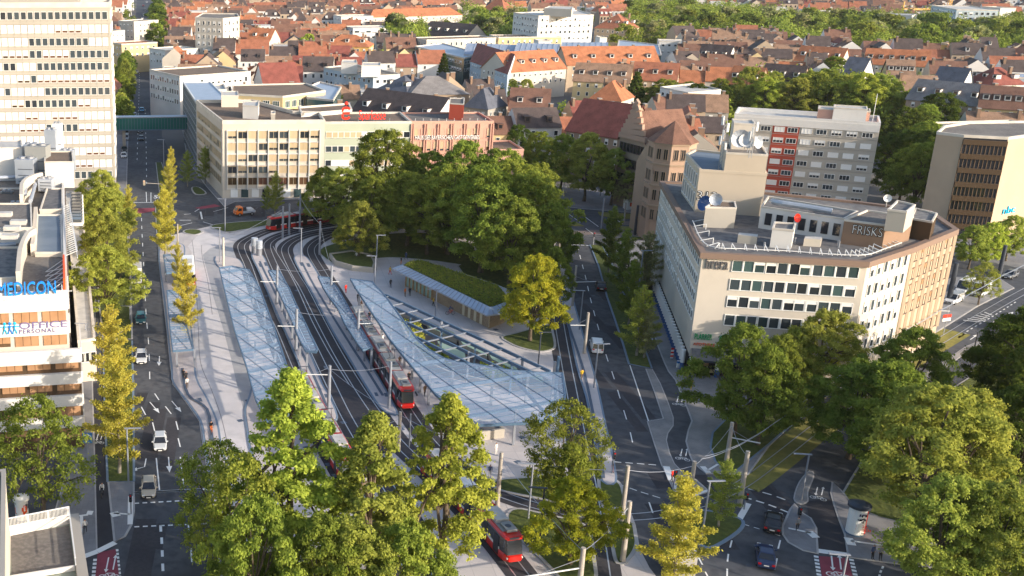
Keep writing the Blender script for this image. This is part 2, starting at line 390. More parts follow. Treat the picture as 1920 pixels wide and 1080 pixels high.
g.sheet(P2([(380, 478), (395, 466), (420, 457), (447, 452), (450, 470), (462, 500), (410, 500), (420, 545), (440, 620), (462, 690), (471, 722), (475, 760), (490, 840), (505, 900), (495, 930), (480, 850), (462, 790), (444, 720), (432, 668), (418, 616), (400, 556), (386, 500)]), .032, 'lane_concrete')
for pl in ([(360, 450), (364, 480), (368, 540), (372, 620), (376, 680), (396, 730), (414, 780), (428, 840), (440, 900), (452, 960)], [(378, 460), (379, 480), (390, 530), (398, 590)]):
 ribbon(g, smooth_line(P2(pl), 4), -.05, .05, .036, 'joint')
struct(g, 'plaza')
# tram tracks
TR = dict(
A=[(760, 402), (700, 408), (640, 413), (600, 418), (560, 424), (530, 428), (500, 433.5), (472, 445), (457, 454), (452, 463), (456, 477), (465, 497), (480, 540), (499, 593), (512, 620), (539, 687), (549, 708), (575, 765), (605, 820), (645, 890), (700, 980), (760, 1100)],
B=[(760, 406), (700, 412), (640, 418), (590, 426), (543, 436.5), (518, 445), (504, 454), (501, 463), (505, 477), (516, 502), (534, 540), (562, 600), (592, 662), (622, 725), (649, 780), (690, 850), (750, 950), (830, 1090)],
C=[(760, 420), (700, 424), (640, 430), (595, 436.5), (571, 442), (548, 452), (536, 463), (535, 475), (545, 498), (558, 522), (570, 541), (602, 604), (632, 660), (668, 720), (703, 772), (745, 828), (798, 880), (850, 932), (900, 985), (950, 1042), (1010, 1120)],
D=[(700, 424), (650, 433), (618, 442), (600, 450), (588, 459), (583, 469), (587, 483), (604, 511), (628, 550), (655, 592), (690, 648), (728, 710), (762, 768), (795, 815), (835, 858), (885, 902), (940, 927), (1000, 947), (1060, 960), (1150, 970), (1230, 966), (1290, 951), (1345, 933), (1400, 903), (1460, 858), (1540, 795), (1620, 735), (1695, 680), (1777, 631), (1852, 585), (1920, 547), (2010, 500)],
E=[(1030, 430), (1034, 470), (1038, 520), (1047, 595), (1061, 677), (1073, 740), (1084, 800), (1097, 868), (1106, 908), (1117, 980), (1131, 1080), (1150, 1230)])
TRK = {k: smooth_line(P2(v), 5) for k, v in TR.items()}
g = MB(); rl = MB()
for k, w in (('A', 1.75), ('B', 1.75), ('C', 1.75), ('D', 1.75), ('E', 1.9)):
 L_ = TRK[k]
 if k == 'D': L_ = [p for p in L_ if PX(p)[0] < 1180]
 ribbon(g, L_, -w, w, .034 + .002 * 'ABCDE'.index(k), 'asphalt_track')
# the wide dark field between the two middle tracks
g.sheet(P2([(519, 470), (523, 469), (560, 530), (592, 595), (640, 690), (690, 770), (760, 850), (700, 850), (640, 752), (585, 640), (545, 555)]), .031, 'asphalt_track')
struct(g, 'tram_track_bed')
for k in 'ABCDE':
 for s in (-.72, .72): ribbon(rl, TRK[k], s - .07, s + .07, .047, 'rail')
cl = smooth_line(P2([(512, 462), (520, 476), (540, 508), (557, 540), (583, 598), (605, 640), (622, 670), (655, 722)]), 4); ribbon(rl, cl, -.07, .07, .0475, 'rail')
for off in (0, 5.5):
 l2 = smooth_line([P(990, 436 + off * .7), P(1100, 437 + off * .7), P(1180, 441 + off * .5), P(1300, 450 + off * .5)], 3)
 for s in (-.72, .72): ribbon(rl, l2, s - .07, s + .07, .03, 'rail')
struct(rl, 'tram_rails')
# raised platforms
g = MB()
slab(g, [(473, 479), (486, 508), (500, 541), (524, 596), (552, 658), (575, 717), (600, 765), (620, 787), (630, 783), (616, 745), (602, 722), (582, 672), (545, 596), (521, 544), (504, 508), (491, 481)], .27, 'platform_slab', 'kerb_blue', .28)
slab(g, [(553, 487), (572, 524), (592, 560), (625, 622), (652, 666), (682, 716), (715, 766), (738, 778), (741, 772), (713, 720), (688, 678), (655, 622), (622, 566), (597, 520), (576, 487), (563, 480)], .27, 'platform_slab', 'kerb_blue', .28)
slab(g, [(1060, 590), (1069, 620), (1084, 690), (1101, 745), (1112, 800), (1124, 872), (1132, 905), (1152, 905), (1147, 862), (1132, 793), (1117, 722), (1097, 650), (1082, 596), (1072, 560), (1064, 520), (1057, 490), (1048, 470), (1045, 500), (1055, 560)], .20, 'platform_slab', 'kerb_blue', .28)
slab(g, [(300, 490), (310, 560), (316, 620), (324, 690), (327, 718), (352, 752), (378, 790), (386, 830), (394, 870), (400, 900), (420, 900), (424, 880), (412, 835), (404, 790), (384, 745), (366, 710), (361, 660), (350, 560), (342, 500), (345, 470), (338, 458), (305, 455)], .16, 'platform_slab', 'kerb_blue', .3)
slab(g, [(405, 482), (412, 502), (440, 500), (455, 503), (449, 490), (436, 484)], .16, 'platform_slab', 'kerb_blue', .25)
slab(g, [(480, 722), (470, 745), (462, 770), (466, 805), (474, 850), (500, 900), (560, 930), (545, 850), (530, 790), (510, 740)], .16, 'platform_slab', 'kerb_blue', .3)
struct(g, 'platforms')
g = MB()      # dark guiding bands in the platform paving
for pl, w in (([(487, 492), (498, 516), (520, 560), (545, 620), (570, 672), (590, 712), (604, 745), (612, 765)], .22), ([(566, 494), (590, 540), (640, 622), (690, 700), (718, 745)], .22), ([(342, 693), (352, 742), (388, 770), (398, 830)], .22), ([(1062, 600), (1092, 690), (1110, 770), (1125, 850), (1131, 900)], .2)):
 ribbon(g, smooth_line(P2(pl), 4), -w, w, .275, 'strip_dark')
for u, v in ((497, 497), (487, 499), (564, 497), (577, 499), (593, 744), (610, 745), (704, 742), (722, 743), (374, 752), (609, 692)): g.sheet(P2([(u - 3, v - 3), (u + 3, v - 3), (u + 6, v + 4), (u, v + 4)]), .278, 'strip_dark')
struct(g, 'guidance_paving')
# pavements
g = MB()
slab(g, [(60, 1150), (90, 1010), (140, 840), (152, 700), (165, 600), (178, 560), (176, 640), (172, 720), (176, 860), (180, 1034), (150, 1045), (120, 1200)], .12, 'pavers', 'kerb_stone', .18, curve=False)
slab(g, [(205, 905), (249, 905), (249, 958), (244, 985), (232, 1006), (217, 1017), (211, 960)], .12, 'pavers', 'kerb_stone', .25, curve=False)
slab(g, [(1212, 692), (1222, 693), (1237, 720), (1252, 757), (1261, 783), (1261, 798), (1251, 812), (1248, 826), (1254, 850), (1263, 870), (1282, 890), (1296, 899), (1290, 906), (1259, 906), (1242, 873), (1228, 832), (1215, 791), (1245, 786), (1230, 740)], .10, 'cobble', 'kerb_stone', .15, curve=False)
slab(g, [(1232, 642), (1247, 680), (1255, 697), (1268, 713), (1279, 740), (1291, 768), (1299, 790), (1292, 808), (1288, 828), (1295, 853), (1300, 865), (1312, 877), (1325, 888), (1352, 888), (1400, 890), (1440, 836), (1520, 760), (1640, 690), (1762, 618), (1830, 575), (1900, 540), (1870, 520), (1790, 520), (1700, 560), (1500, 610), (1330, 640), (1280, 600), (1220, 470), (1205, 470), (1212, 560)], .10, 'cobble', 'kerb_stone', .2, curve=False)
slab(g, [(1490, 935), (1500, 905), (1519, 884), (1524, 894), (1513, 922), (1513, 940), (1500, 945)], .1, 'cobble', 'kerb_stone', .15)
slab(g, [(1488, 945), (1483, 957), (1470, 987), (1470, 1003), (1480, 1017), (1507, 1032), (1531, 1038), (1528, 990), (1518, 972), (1503, 963)], .1, 'pavers', 'kerb_stone', .22, curve=False)
slab(g, [(1560, 925), (1565, 945), (1575, 975), (1586, 1003), (1592, 1045), (1660, 1054), (1740, 1064), (2100, 1100), (2300, 900), (1780, 1000), (1700, 985), (1640, 968), (1600, 950), (1575, 920), (1562, 905)], .1, 'pavers', 'kerb_stone', .2, curve=False)
slab(g, [(1255, 895), (1275, 940), (1327, 921), (1302, 900), (1285, 890)], .08, 'cobble', 'kerb_stone', .3, curve=False)
slab(g, [(1697, 742), (1757, 700), (1820, 655), (1860, 637), (1897, 627), (1960, 618), (1960, 610), (1897, 620), (1850, 634), (1812, 650), (1750, 692), (1690, 732)], .06, 'cobble', 'kerb_stone', .12, curve=False)
slab(g, [(388, 350), (407, 371), (422, 388), (440, 378), (560, 373), (640, 374), (640, 362), (430, 362), (400, 300), (352, 240), (342, 235), (352, 300)], .10, 'pavers', 'kerb_stone', .2, curve=False)
slab(g, [(236, 370), (238, 300), (242, 190), (247, 120), (250, 60), (240, 60), (232, 120), (222, 200), (218, 300), (215, 372)], .10, 'pavers', 'kerb_stone', .2, curve=False)
slab(g, [(560, 374), (640, 376), (800, 376), (1000, 378), (1030, 395), (900, 384), (760, 386), (640, 397), (600, 400), (620, 384)], .1, 'pavers', 'kerb_stone', .2, curve=False)
slab(g, [(1187, 452), (1225, 452), (1222, 640), (1205, 615), (1180, 540), (1160, 480)], .1, 'pavers', 'kerb_stone', .2, curve=False)
slab(g, [(1000, 345), (1035, 385), (1100, 392), (1228, 402), (1228, 375), (1180, 366), (1100, 350)], .1, 'pavers', 'kerb_stone', .2, curve=False)
slab(g, [(1745, 470), (1900, 500), (1990, 520), (2100, 470), (1900, 430), (1790, 440)], .1, 'pavers', 'kerb_stone', .2, curve=False)
struct(g, 'pavement')
# cycle lanes and coloured surfaces
g = MB()
g.sheet(P2([(172, 720), (197, 715), (203, 905), (216, 1018), (180, 1034), (176, 860)]), .03, 'asphalt_dark')
g.sheet(P2([(1513, 940), (1565, 935), (1575, 975), (1586, 1003), (1590, 1038), (1532, 1038), (1528, 985), (1515, 965)]), .03, 'asphalt_dark')
struct(g, 'cycle_path')
g = MB()
for q in ([(183, 1037), (217, 1030), (227, 1110), (176, 1110)], [(1535, 1043), (1590, 1047), (1606, 1110), (1546, 1110)], [(249, 391), (291, 390), (289, 396), (256, 402)], [(365, 390), (402, 383), (414, 387), (376, 392.5)]): g.sheet(P2(q), .04, 'red_lane')
struct(g, 'cycle_crossing')
# lawns
gr = MB()
G_ = 'grass_a'
for px, ks in (([(944, 633), (967, 627), (995, 619), (1028, 611), (1034, 625), (1038, 645), (1034, 655), (1010, 659), (975, 651), (955, 642)], 'kerb_stone'),
  ([(1126, 899), (1145, 899), (1160, 910), (1166, 930), (1171, 951), (1150, 952), (1134, 951)], 'kerb_stone'),
  ([(1143, 978), (1179, 976), (1188, 1005), (1189, 1022), (1181, 1040), (1167, 1055), (1158, 1052), (1151, 1020)], 'kerb_stone'),
  ([(926, 909), (940, 902), (975, 899), (1050, 896), (1088, 905), (1092, 940), (1060, 945), (1010, 934), (970, 926), (940, 919)], 'kerb_stone'),
  ([(955, 966), (970, 957), (1000, 962), (1090, 985), (1105, 1010), (1110, 1050), (1112, 1090), (1080, 1110), (1040, 1070), (1000, 1030), (970, 1005), (957, 985)], 'kerb_stone'),
  ([(415, 1028), (440, 1020), (470, 1035), (495, 1080), (520, 1200), (430, 1200), (420, 1100)], 'kerb_stone'),
  ([(1281, 978), (1290, 966), (1320, 960), (1360, 968), (1389, 978), (1380, 997), (1337, 1024), (1318, 1023), (1296, 1008)], 'kerb_blue'),
  ([(396, 424.5), (440, 418), (500, 414), (560, 408), (560, 411), (490, 425), (450, 432), (423, 435)], 'kerb_stone'),
  ([(346, 434), (356, 431), (372, 432), (377, 436), (366, 440), (350, 438)], 'kerb_stone'),
  ([(361, 353), (372, 352), (385, 363), (368, 364.5)], 'kerb_stone')):
 slab(gr, px, .16, G_, ks, .4, sm=3)
slab(gr, [(196, 640), (246, 640), (248, 740), (249, 903), (204, 904), (197, 720)], .15, G_, 'kerb_blue', .3, curve=False)
slab(gr, [(186, 400), (236, 400), (240, 470), (244, 560), (246, 636), (196, 636), (186, 560)], .12, G_, 'kerb_stone', .3, curve=False)
slab(gr, [(292, 375), (310, 375), (325, 470), (318, 480), (300, 480), (294, 430)], .12, G_, 'kerb_stone', .2, curve=False)
slab(gr, [(293, 305), (302, 305), (322, 362), (300, 363)], .12, G_, 'kerb_stone', .2, curve=False)
slab(gr, [(1108, 460), (1124, 500), (1140, 558), (1154, 598), (1169, 643), (1181, 683), (1220, 691), (1202, 640), (1185, 590), (1165, 545), (1148, 500), (1128, 461)], .15, G_, 'kerb_blue', .3, curve=False)
slab(gr, [(1338, 813), (1334, 840), (1343, 866), (1356, 879), (1378, 884), (1392, 872), (1440, 833), (1478, 800), (1530, 755), (1600, 700), (1540, 700), (1460, 730), (1380, 770)], .15, G_, 'kerb_blue', .25, curve=False)
slab(gr, [(1583, 925), (1600, 950), (1650, 970), (1720, 986), (1800, 1000), (2200, 900), (2300, 640), (1990, 610), (1850, 690), (1740, 760), (1640, 830)], .13, G_, 'kerb_stone', .25, curve=False)
for q in ([(600, 470), (640, 455), (720, 440), (820, 440), (870, 470), (900, 500), (820, 490), (730, 483), (640, 492), (622, 492)], [(860, 500), (960, 470), (1030, 480), (1035, 560), (1000, 590), (940, 560)], [(640, 400), (760, 392), (900, 392), (1020, 410), (1030, 470), (900, 440), (760, 430), (650, 428)]): slab(gr, q, .13 + q[0][0] * 2e-5 + (.02 if q[0][0] > 800 else 0), G_, 'kerb_stone', .3, sm=3)
for q in ([(1121, 398), (1228, 405), (1227, 412.5), (1150, 409), (1124, 404)], [(1158, 425), (1223, 427), (1222, 434), (1167, 431)], [(1036, 393), (1055, 394), (1067, 402), (1037, 400.5)], [(1043, 417), (1080, 417), (1095, 424.5), (1055, 423)], [(1183, 444), (1224, 446), (1224, 450), (1185, 448)]):
 gr.prism(P2(q), 0, .14, 'grass_track' if q[0][1] < 440 else G_, 'grass_track' if q[0][1] < 440 else G_)
q = [p for p in TRK['D'] if 1385 < PX(p)[0] < 1800]; ribbon(gr, q, -2.2, 2.2, .018, 'grass_track')
struct(gr, 'grass', 'stuff')
g = MB(); g.sheet(P2([(1130, 413), (1230, 417), (1230, 424), (1140, 421)]), .016, 'ballast'); g.sheet(P2([(1060, 436), (1110, 431), (1222, 435), (1222, 445), (1120, 440), (1070, 441)]), .016, 'ballast'); struct(g, 'track_ballast')
struct(kerbs, 'kerbs')
# painted markings
mk = MB(); MZ = .018
def line(a, b, w=.14, z=MZ, m='paint_white'):
 p, q = P(*a), P(*b); t = (q - p).normalized(); n = Vector((-t.y, t.x, 0)) * w / 2
 r = [p + n, q + n, q - n, p - n]; mk.face([(x.x, x.y, z) for x in ccw(r)], m)
def dashes(pts, dash, gap, w=.14, z=MZ):
 L_ = smooth_line(P2(pts), 8); acc = 0; on = True; start = L_[0]; prev = L_[0]; seg = dash; p0 = L_[0]
 for p in L_[1:]:
  d = (p - prev).length
  while acc + d >= seg:
   t = (seg - acc) / d; q = prev.lerp(p, t)
   if on:
    tt = (q - p0);
    if tt.length > .05:
     tt.normalize(); n = Vector((-tt.y, tt.x, 0)) * w / 2; mk.face([(x.x, x.y, z) for x in ccw([p0 + n, q + n, q - n, p0 - n])], 'paint_white')
   prev = q; d = (p - prev).length; acc = 0; on = not on; seg = dash if on else gap; p0 = q
   if d < 1e-6: break
  acc += d; prev = p
# left road
dashes([(265, 395), (266, 430), (268, 470), (271, 530), (274, 590), (279, 650), (281, 720)], 3, 4.5)
dashes([(257, 300), (260, 200), (262, 120), (264, 60)], 3, 6)
dashes([(275, 345), (274, 280), (272, 200)], 3, 6)
for a, b in (((265, 763), (273, 778)), ((290, 738), (298, 750)), ((310, 762), (321, 776)), ((286, 792), (290, 808)), ((330, 790), (334, 806)), ((334, 822), (338, 838))): line(a, b, .16)
for pa, pb in (((293, 859), (299, 919)), ((338, 857), (345, 916))): line(pa, pb, .16)
line((249, 924), (396, 917), .4); line((249, 924), (380, 918), .3)
dashes([(252, 944), (396, 936)], .55, .4, .25); dashes([(252, 988), (405, 981)], .55, .4, .25)
for u, v, v2 in ((301, 985, 997), (303, 1008, 1020), (304, 1032, 1044), (305, 1057, 1071)): line((u, v), (u + .6, v2), .3)
line((353, 982), (355, 1004), .18); line((358, 1029), (360, 1054), .18)
def arrow(a, b, turn=0, w=.14, z=MZ):
 p, q = P(*a), P(*b); t = (q - p).normalized(); n = Vector((-t.y, t.x, 0)); L0 = (q - p).length
 mk.face([(x.x, x.y, z) for x in ccw([p + n * w / 2, p + t * L0 * .6 + n * w / 2, p + t * L0 * .6 - n * w / 2, p - n * w / 2])], 'paint_white')
 if turn:
  e = p + t * L0 * .75 + n * turn * .9; mk.face([(x.x, x.y, z) for x in ccw([p + t * L0 * .6 + n * w / 2, p + t * L0 * .6 - n * w / 2, e - t * .1, e + t * .12])], 'paint_white')
  tip = e + (t + n * turn).normalized() * .8; mk.face([(x.x, x.y, z) for x in ccw([tip, e + n * turn * -.1 + t * .5, e - t * .45 + n * turn * .1])], 'paint_white')
 else: mk.face([(x.x, x.y, z) for x in ccw([q, p + t * L0 * .6 + n * .38, p + t * L0 * .6 - n * .38])], 'paint_white')
arrow((299, 668), (298, 686)); arrow((281, 754), (299, 775)); arrow((322, 752), (340, 773)); arrow((316, 857), (318, 886)); arrow((361, 855), (363, 882)); arrow((274, 860), (269, 886), -1)
# the plaza-side road
dashes([(1083, 461), (1090, 490), (1098, 520), (1107, 560), (1121, 612), (1137, 668), (1150, 705), (1165, 755), (1181, 808), (1190, 850)], 3.2, 4.2)
line((1056, 458), (1106, 460.5), .35); line((1181, 685), (1216, 790), .16); line((1215, 790), (1245, 785), .16); line((1215, 790), (1243, 874), .12)
dashes([(1151, 866), (1243, 873)], .9, .5, .16); dashes([(1160, 908), (1200, 922), (1235, 933), (1258, 941)], .9, .5, .14)
for a, b in (((1217, 942), (1224, 962)), ((1235, 990), (1241, 1005)), ((1298, 1022), (1306, 1035)), ((1310, 1046), (1317, 1059)), ((1322, 1072), (1330, 1086))): line(a, b, .16)
dashes([(1382, 990), (1374, 1008), (1368, 1030), (1364, 1052), (1363, 1110)], 1.7, 1.5, .16)
line((1463, 1013), (1459, 1029), .16); line((1457, 1047), (1452, 1068), .16)
line((1403, 944), (1385, 975), .7); dashes([(1394, 932), (1440, 946), (1478, 961)], .9, .5, .28); dashes([(1376, 910), (1440, 926), (1482, 941)], 1, .6, .22); dashes([(1394, 983), (1440, 997), (1468, 1007)], .6, .5, .14)
dashes([(1656, 1062), (1650, 1075), (1646, 1095)], .6, .4, .2)
for s, e in (((179, 1048), (173, 1105)), ((218, 1030), (226, 1108)), ((1530, 1042), (1539, 1100)), ((1596, 1048), (1610, 1105))): dashes([s, e], .45, .3, .45)
line((1533, 1033), (1590, 1041), .9, .045); line((150, 1048), (182, 1036), .8, .125); line((182, 1036), (216, 1019), .8, .125)
# kerb-side guide paving in white
for a, b, w in (((149, 969), (165, 967), .35), ((163, 963), (174, 963.5), .9), ((153, 970), (149, 1030), .35), ((213, 964), (243, 966), .3), ((213, 962), (219, 970), 1.0), ((245, 932), (244, 985), .6), ((1478, 992), (1520, 1001), .35), ((1516, 998), (1530, 1010), .9), ((1590, 1010), (1597, 1024), .9), ((1595, 1016), (1660, 1025), .35), ((1317, 876), (1328, 888), .7), ((1326, 884), (1346, 872), .3), ((1249, 876), (1259, 903), .8), ((1266, 912), (1290, 901), .35), ((1262, 905), (1275, 940), .35), ((1275, 940), (1327, 921), .4)): line(a, b, w, .13)
# right-hand street
dashes([(1797, 632), (1822, 616), (1850, 600), (1878, 583), (1905, 566)], .9, 1.1, .18); line((1797, 634), (1811, 625), .2)
for a, b in (((1852, 632), (1862, 625)), ((1832, 644), (1842, 638)), ((1891, 606), (1900, 600)), ((1875, 620), (1882, 616))): line(a, b, .14)
arrow((1819, 637), (1834, 627)); arrow((1885, 594), (1900, 585))
hp = P2([(1806, 601), (1838, 586), (1852, 586), (1863, 592), (1856, 603), (1830, 606)])
for i in range(6): line((1806 + i * 8, 601 - i * 3), (1840 + i * 4, 604.5 - i * 2.6), .3, .06)
# junction behind
line((365, 397), (378, 389), .2); line((345, 402), (358, 401), .25); line((376, 397), (379, 411), .4); line((337, 413), (358, 413), .3); line((338, 423), (360, 418), .2); line((381, 416), (400, 422), .2); line((400, 397), (428, 389), .15); line((238, 380), (300, 379.5), .3); line((275, 379), (274, 360), .15); line((283, 379), (283, 361), .15)
line((1067, 402), (1088, 417), .18); line((1093, 404), (1122, 425), .18); line((1098, 428), (1112, 439), .18); line((1153, 410), (1168, 420), .2)
def bike_mark(u, v, z=MZ, s=1.0, ax=None):
 c = P(u, v); ax = ax or (P(u + 3, v - 12) - c).normalized(); r = Vector((ax.y, -ax.x, 0))
 for k in (-.55, .55):
  cc = c + r * k * s
  for i in range(12):
   a0, a1 = 2 * math.pi * i / 12, 2 * math.pi * (i + 1) / 12; q = []
   for rr, a in ((.36, a0), (.36, a1), (.27, a1), (.27, a0)): w_ = cc + r * math.cos(a) * rr * s + ax * math.sin(a) * rr * s; q.append((w_.x, w_.y, z))
   mk.face(ccw(q), 'paint_white')
 for a, b in (((-.55, 0), (-.2, .55)), ((-.2, .55), (.4, .55)), ((.4, .55), (.55, 0)), ((-.2, .55), (.05, 0)), ((.05, 0), (-.55, 0)), ((.05, 0), (.4, .55))):
  p = c + r * a[0] * s + ax * a[1] * s; q = c + r * b[0] * s + ax * b[1] * s; t = (q - p).normalized(); n = Vector((-t.y, t.x, 0)) * .045 * s
  mk.face([(x.x, x.y, z) for x in ccw([p + n, q + n, q - n, p - n])], 'paint_white')
 for k, d in ((-.35, -1), (.25, 1)):
  b0 = c + r * k * s + ax * 1.1 * s; b1 = b0 + ax * 2.0 * s; n = r * .06 * s
  mk.face([(x.x, x.y, z) for x in ccw([b0 + n, b1 + n, b1 - n, b0 - n])], 'paint_white')
  e, f = (b1, 1) if d > 0 else (b0, -1); mk.face([(x.x, x.y, z) for x in ccw([e + ax * .45 * s * f, e + r * .2 * s - ax * .1 * f, e - r * .2 * s - ax * .1 * f])], 'paint_white')
bike_mark(1273, 759); bike_mark(1280, 861); bike_mark(1534, 935, .04); bike_mark(1572, 1080, .05, 1.3, (P(1562, 1045) - P(1566, 1080)).normalized()); bike_mark(204, 1082, .05, 1.2, Vector((0, 1, 0))); bike_mark(184, 831, .04, .9, Vector((0, 1, 0)))
struct(mk, 'road_markings')
def text(name, body, size, loc, rot, m, parent=None, ext=.02, sx=1.0, spacing=1.0, align='LEFT', off=0):
 c = bpy.data.curves.new(name, 'FONT'); c.body = body; c.size = size; c.extrude = ext; c.space_character = spacing; c.align_x = align; c.offset = off
 c.materials.append(MT[m]); c.resolution_u = 3
 f_ = bpy.data.objects.new(name, c); scene.collection.objects.link(f_); bpy.context.view_layer.update()
 me = bpy.data.meshes.new_from_object(f_.evaluated_get(bpy.context.evaluated_depsgraph_get())); bpy.data.objects.remove(f_)
 if not me.materials: me.materials.append(MT[m])
 o = bpy.data.objects.new(name, me); scene.collection.objects.link(o)
 if parent: o.parent = parent; o.location = Vector(loc) - parent.location
 else: o.location = loc
 o.rotation_euler = rot; o.scale = (sx, 1, 1); return o
t_ = text('road_lettering', 'SBR', 2.6, P(287, 372) + Vector((0, 0, .03)), (0, 0, 0), 'paint_white', ext=.002); t_['kind'] = 'structure'; t_.scale = (1.0, 2.0, 1)
for px in (plaza_px, [(150, 1100), (150, 560), (236, 372), (240, 200), (250, 60), (258, -30), (290, -30), (300, 60), (300, 200), (340, 330), (430, 370), (640, 372), (700, 1100)]): occupy(P2(px))
occupy(P2([(236, 380), (1250, 380), (1250, 350), (1000, 345), (640, 345), (440, 330)])); occupy(NEAR)
RG = random.Random(8); mk = MB()     # covers, patches and repairs in the carriageways
for i in range(60):
 u, v = RG.choice([(RG.uniform(255, 330), RG.uniform(480, 1060)), (RG.uniform(1085, 1180), RG.uniform(480, 900)), (RG.uniform(1230, 1460), RG.uniform(900, 1070)), (RG.uniform(300, 560), RG.uniform(385, 410))]); c = P(u, v);
 if i % 2: r_ = .32; mk.sheet([(c.x + r_ * math.cos(k * .6283), c.y + r_ * math.sin(k * .6283)) for k in range(10)], .0165, 'dark_metal')
 else: w, l = RG.uniform(.5, 1.4), RG.uniform(2, 9); mk.sheet([(c.x - w, c.y - l), (c.x + w, c.y - l), (c.x + w + .3, c.y + l), (c.x - w + .3, c.y + l)], .0145 + i * 2e-5, RG.choice(['asphalt_dark', 'asphalt_track', 'asphalt_track']))
for i in range(40):
 u, v = RG.uniform(440, 1050), RG.uniform(500, 900); c = P(u, v)
 if inpoly(c.x, c.y, pz): mk.box((c.x, c.y, .03), (.8, .8, .02), 'strip_dark', .4)
struct(mk, 'road_repairs')
# ------------------------------------------------------------------ buildings: helpers
RB = random.Random(11)
WCACHE = {}
def win_mb(w, h, frame, pane, blind, bm, mull, sill=True):
 m = MB(); f = .09; d = .12
 m.box((0, d / 2, h - f / 2), (w, d, f), frame); m.box((0, d / 2 + (.04 if sill else 0), f / 2), (w + (.12 if sill else 0), d + (.08 if sill else 0), f), frame)
 for s in (-1, 1): m.box((s * (w / 2 - f / 2), d / 2, h / 2), (f, d, h - 2 * f), frame)
 for k in range(1, mull): m.box((-w / 2 + w * k / mull, .07, h / 2), (.07, .10, h - 2 * f), frame)
 m.face([(w / 2 - f, .035, f), (-w / 2 + f, .035, f), (-w / 2 + f, .035, h - f), (w / 2 - f, .035, h - f)], pane)
 if blind > 0:
  bh = (h - 2 * f) * blind; m.box((0, .06, h - f - bh / 2), (w - 2 * f, .04, bh), bm)
 return m
def style(w, h, frame='frame_white', pane='window_glass', blind=0.0, bm='blind', mull=1, sill=True):
 k = (round(w, 2), round(h, 2), frame, pane, round(blind, 1), bm, mull, sill)
 if k not in WCACHE: WCACHE[k] = [win_mb(*k), None]
 return k
def inset(poly, d):
 poly = ccw(poly); out = []; n = len(poly)
 for i in range(n):
  p, a, b = Vector(poly[i][:2]), Vector(poly[i - 1][:2]), Vector(poly[(i + 1) % n][:2])
  t1 = (p - a).normalized(); t2 = (b - p).normalized(); n1 = Vector((-t1.y, t1.x)); n2 = Vector((-t2.y, t2.x)); m = (n1 + n2)
  m = m / max(.35, m.length_squared) * 2 if m.length > .2 else n1
  out.append(Vector((p.x + m.x * d, p.y + m.y * d, 0)))
 return out
class Bld:
 """one building: a root with wall, roof, parapet, windows and what stands fixed on its roof"""
 def __init__(s, name, label, cat, foot, z, wall, roof='gravel', par=.7, parm='parapet', z0=0.0, group=None, occ=True, anch=None):
  s.foot = ccw([Vector((p[0], p[1], 0)) for p in foot]); s.z = z; n = len(s.foot)
  c = sum(s.foot, Vector()) / n; s.r = root(name, (c.x, c.y, z0), label, cat, group); s.wins = []; s.c = c
  m = MB(); m.prism(s.foot, z0, z, wall, None); m.build('wall', s.r)
  if roof:
   m = MB(); m.sheet(s.foot, z - .004, roof); m.build('roof', s.r)
  if par:
   ins = inset(s.foot, .35); m = MB(); outp = inset(s.foot, -.06)
   for i in range(n):
    j = (i + 1) % n; m.prism([outp[i], outp[j], ins[j], ins[i]], z - .12, z + par, parm, parm)
   m.build('parapet', s.r)
  if occ: occupy(s.foot)
  if anch: ANCH.append((anch, PX((c.x, c.y, z))))
 def edge(s, i): return s.foot[i], s.foot[(i + 1) % len(s.foot)]
 def edge_near(s, u, v, z=None):
  """the wall whose top middle shows nearest a photo pixel"""
  z = s.z if z is None else z; best = None
  for i in range(len(s.foot)):
   a, b = s.edge(i); q = PX(((a.x + b.x) / 2, (a.y + b.y) / 2, z)); d = (q[0] - u) ** 2 + (q[1] - v) ** 2
   if best is None or d < best[0]: best = (d, i)
  a, b = s.edge(best[1])
  if PX((a.x, a.y, z))[0] > PX((b.x, b.y, z))[0]: pass
  return best[1]
 def put(s, i, f, z, key, out=.0):
  """a window with its middle at fraction f of wall i"""
  a, b = s.edge(i); t = (b - a).normalized(); o = Vector((t.y, -t.x, 0)); p = a.lerp(b, f) + o * out; p.z = z
  s.wins.append((p, math.atan2(-t.y, -t.x), key))
 def grid(s, i, f0, f1, cols, zs, keys, p_skip=0, out=.0, pick=None):
  for r_, z in enumerate(zs):
   for c in range(cols):
    if RB.random() < p_skip: continue
    f = f0 + (f1 - f0) * (c + .5) / cols
    s.put(i, f, z, pick(r_, c) if pick else RB.choice(keys), out)
 def mesh(s, name, mb): return mb.pieces(name, s.r) if name in ('window_ribbons', 'window_panels', 'arcade_columns', 'roof_posts') else mb.build(name, s.r)
 def done(s, part='window', limit=100):
  def vis(w):
   u, v = PX(w[0]); inside = -20 < u < 1940 and -20 < v < 1100
   ang = w[1]; o = Vector((-math.sin(ang), math.cos(ang), 0)); facing = o.dot(Vector((-w[0].x, -w[0].y, 0))) > 0
   return (0 if inside else 1, 0 if facing else 1, w[0].y)
  s.wins.sort(key=vis)
  for p, a, k in s.wins[:limit]:
   if WCACHE[k][1] is None: WCACHE[k][1] = WCACHE[k][0].mesh('window')
   o = bpy.data.objects.new(part, WCACHE[k][1]); scene.collection.objects.link(o); o.parent = s.r
   o.location = p - s.r.location; o.rotation_euler = (0, 0, a)
  if len(s.wins) > limit:
   m = MB()
   for p, a, k in s.wins[limit:]: m.add(WCACHE[k][0], Matrix.Translation(p) @ Matrix.Rotation(a, 4, 'Z'))
   o = m.build('further_windows', s.r); o['kind'] = 'stuff'
  s.wins = []; return s.r
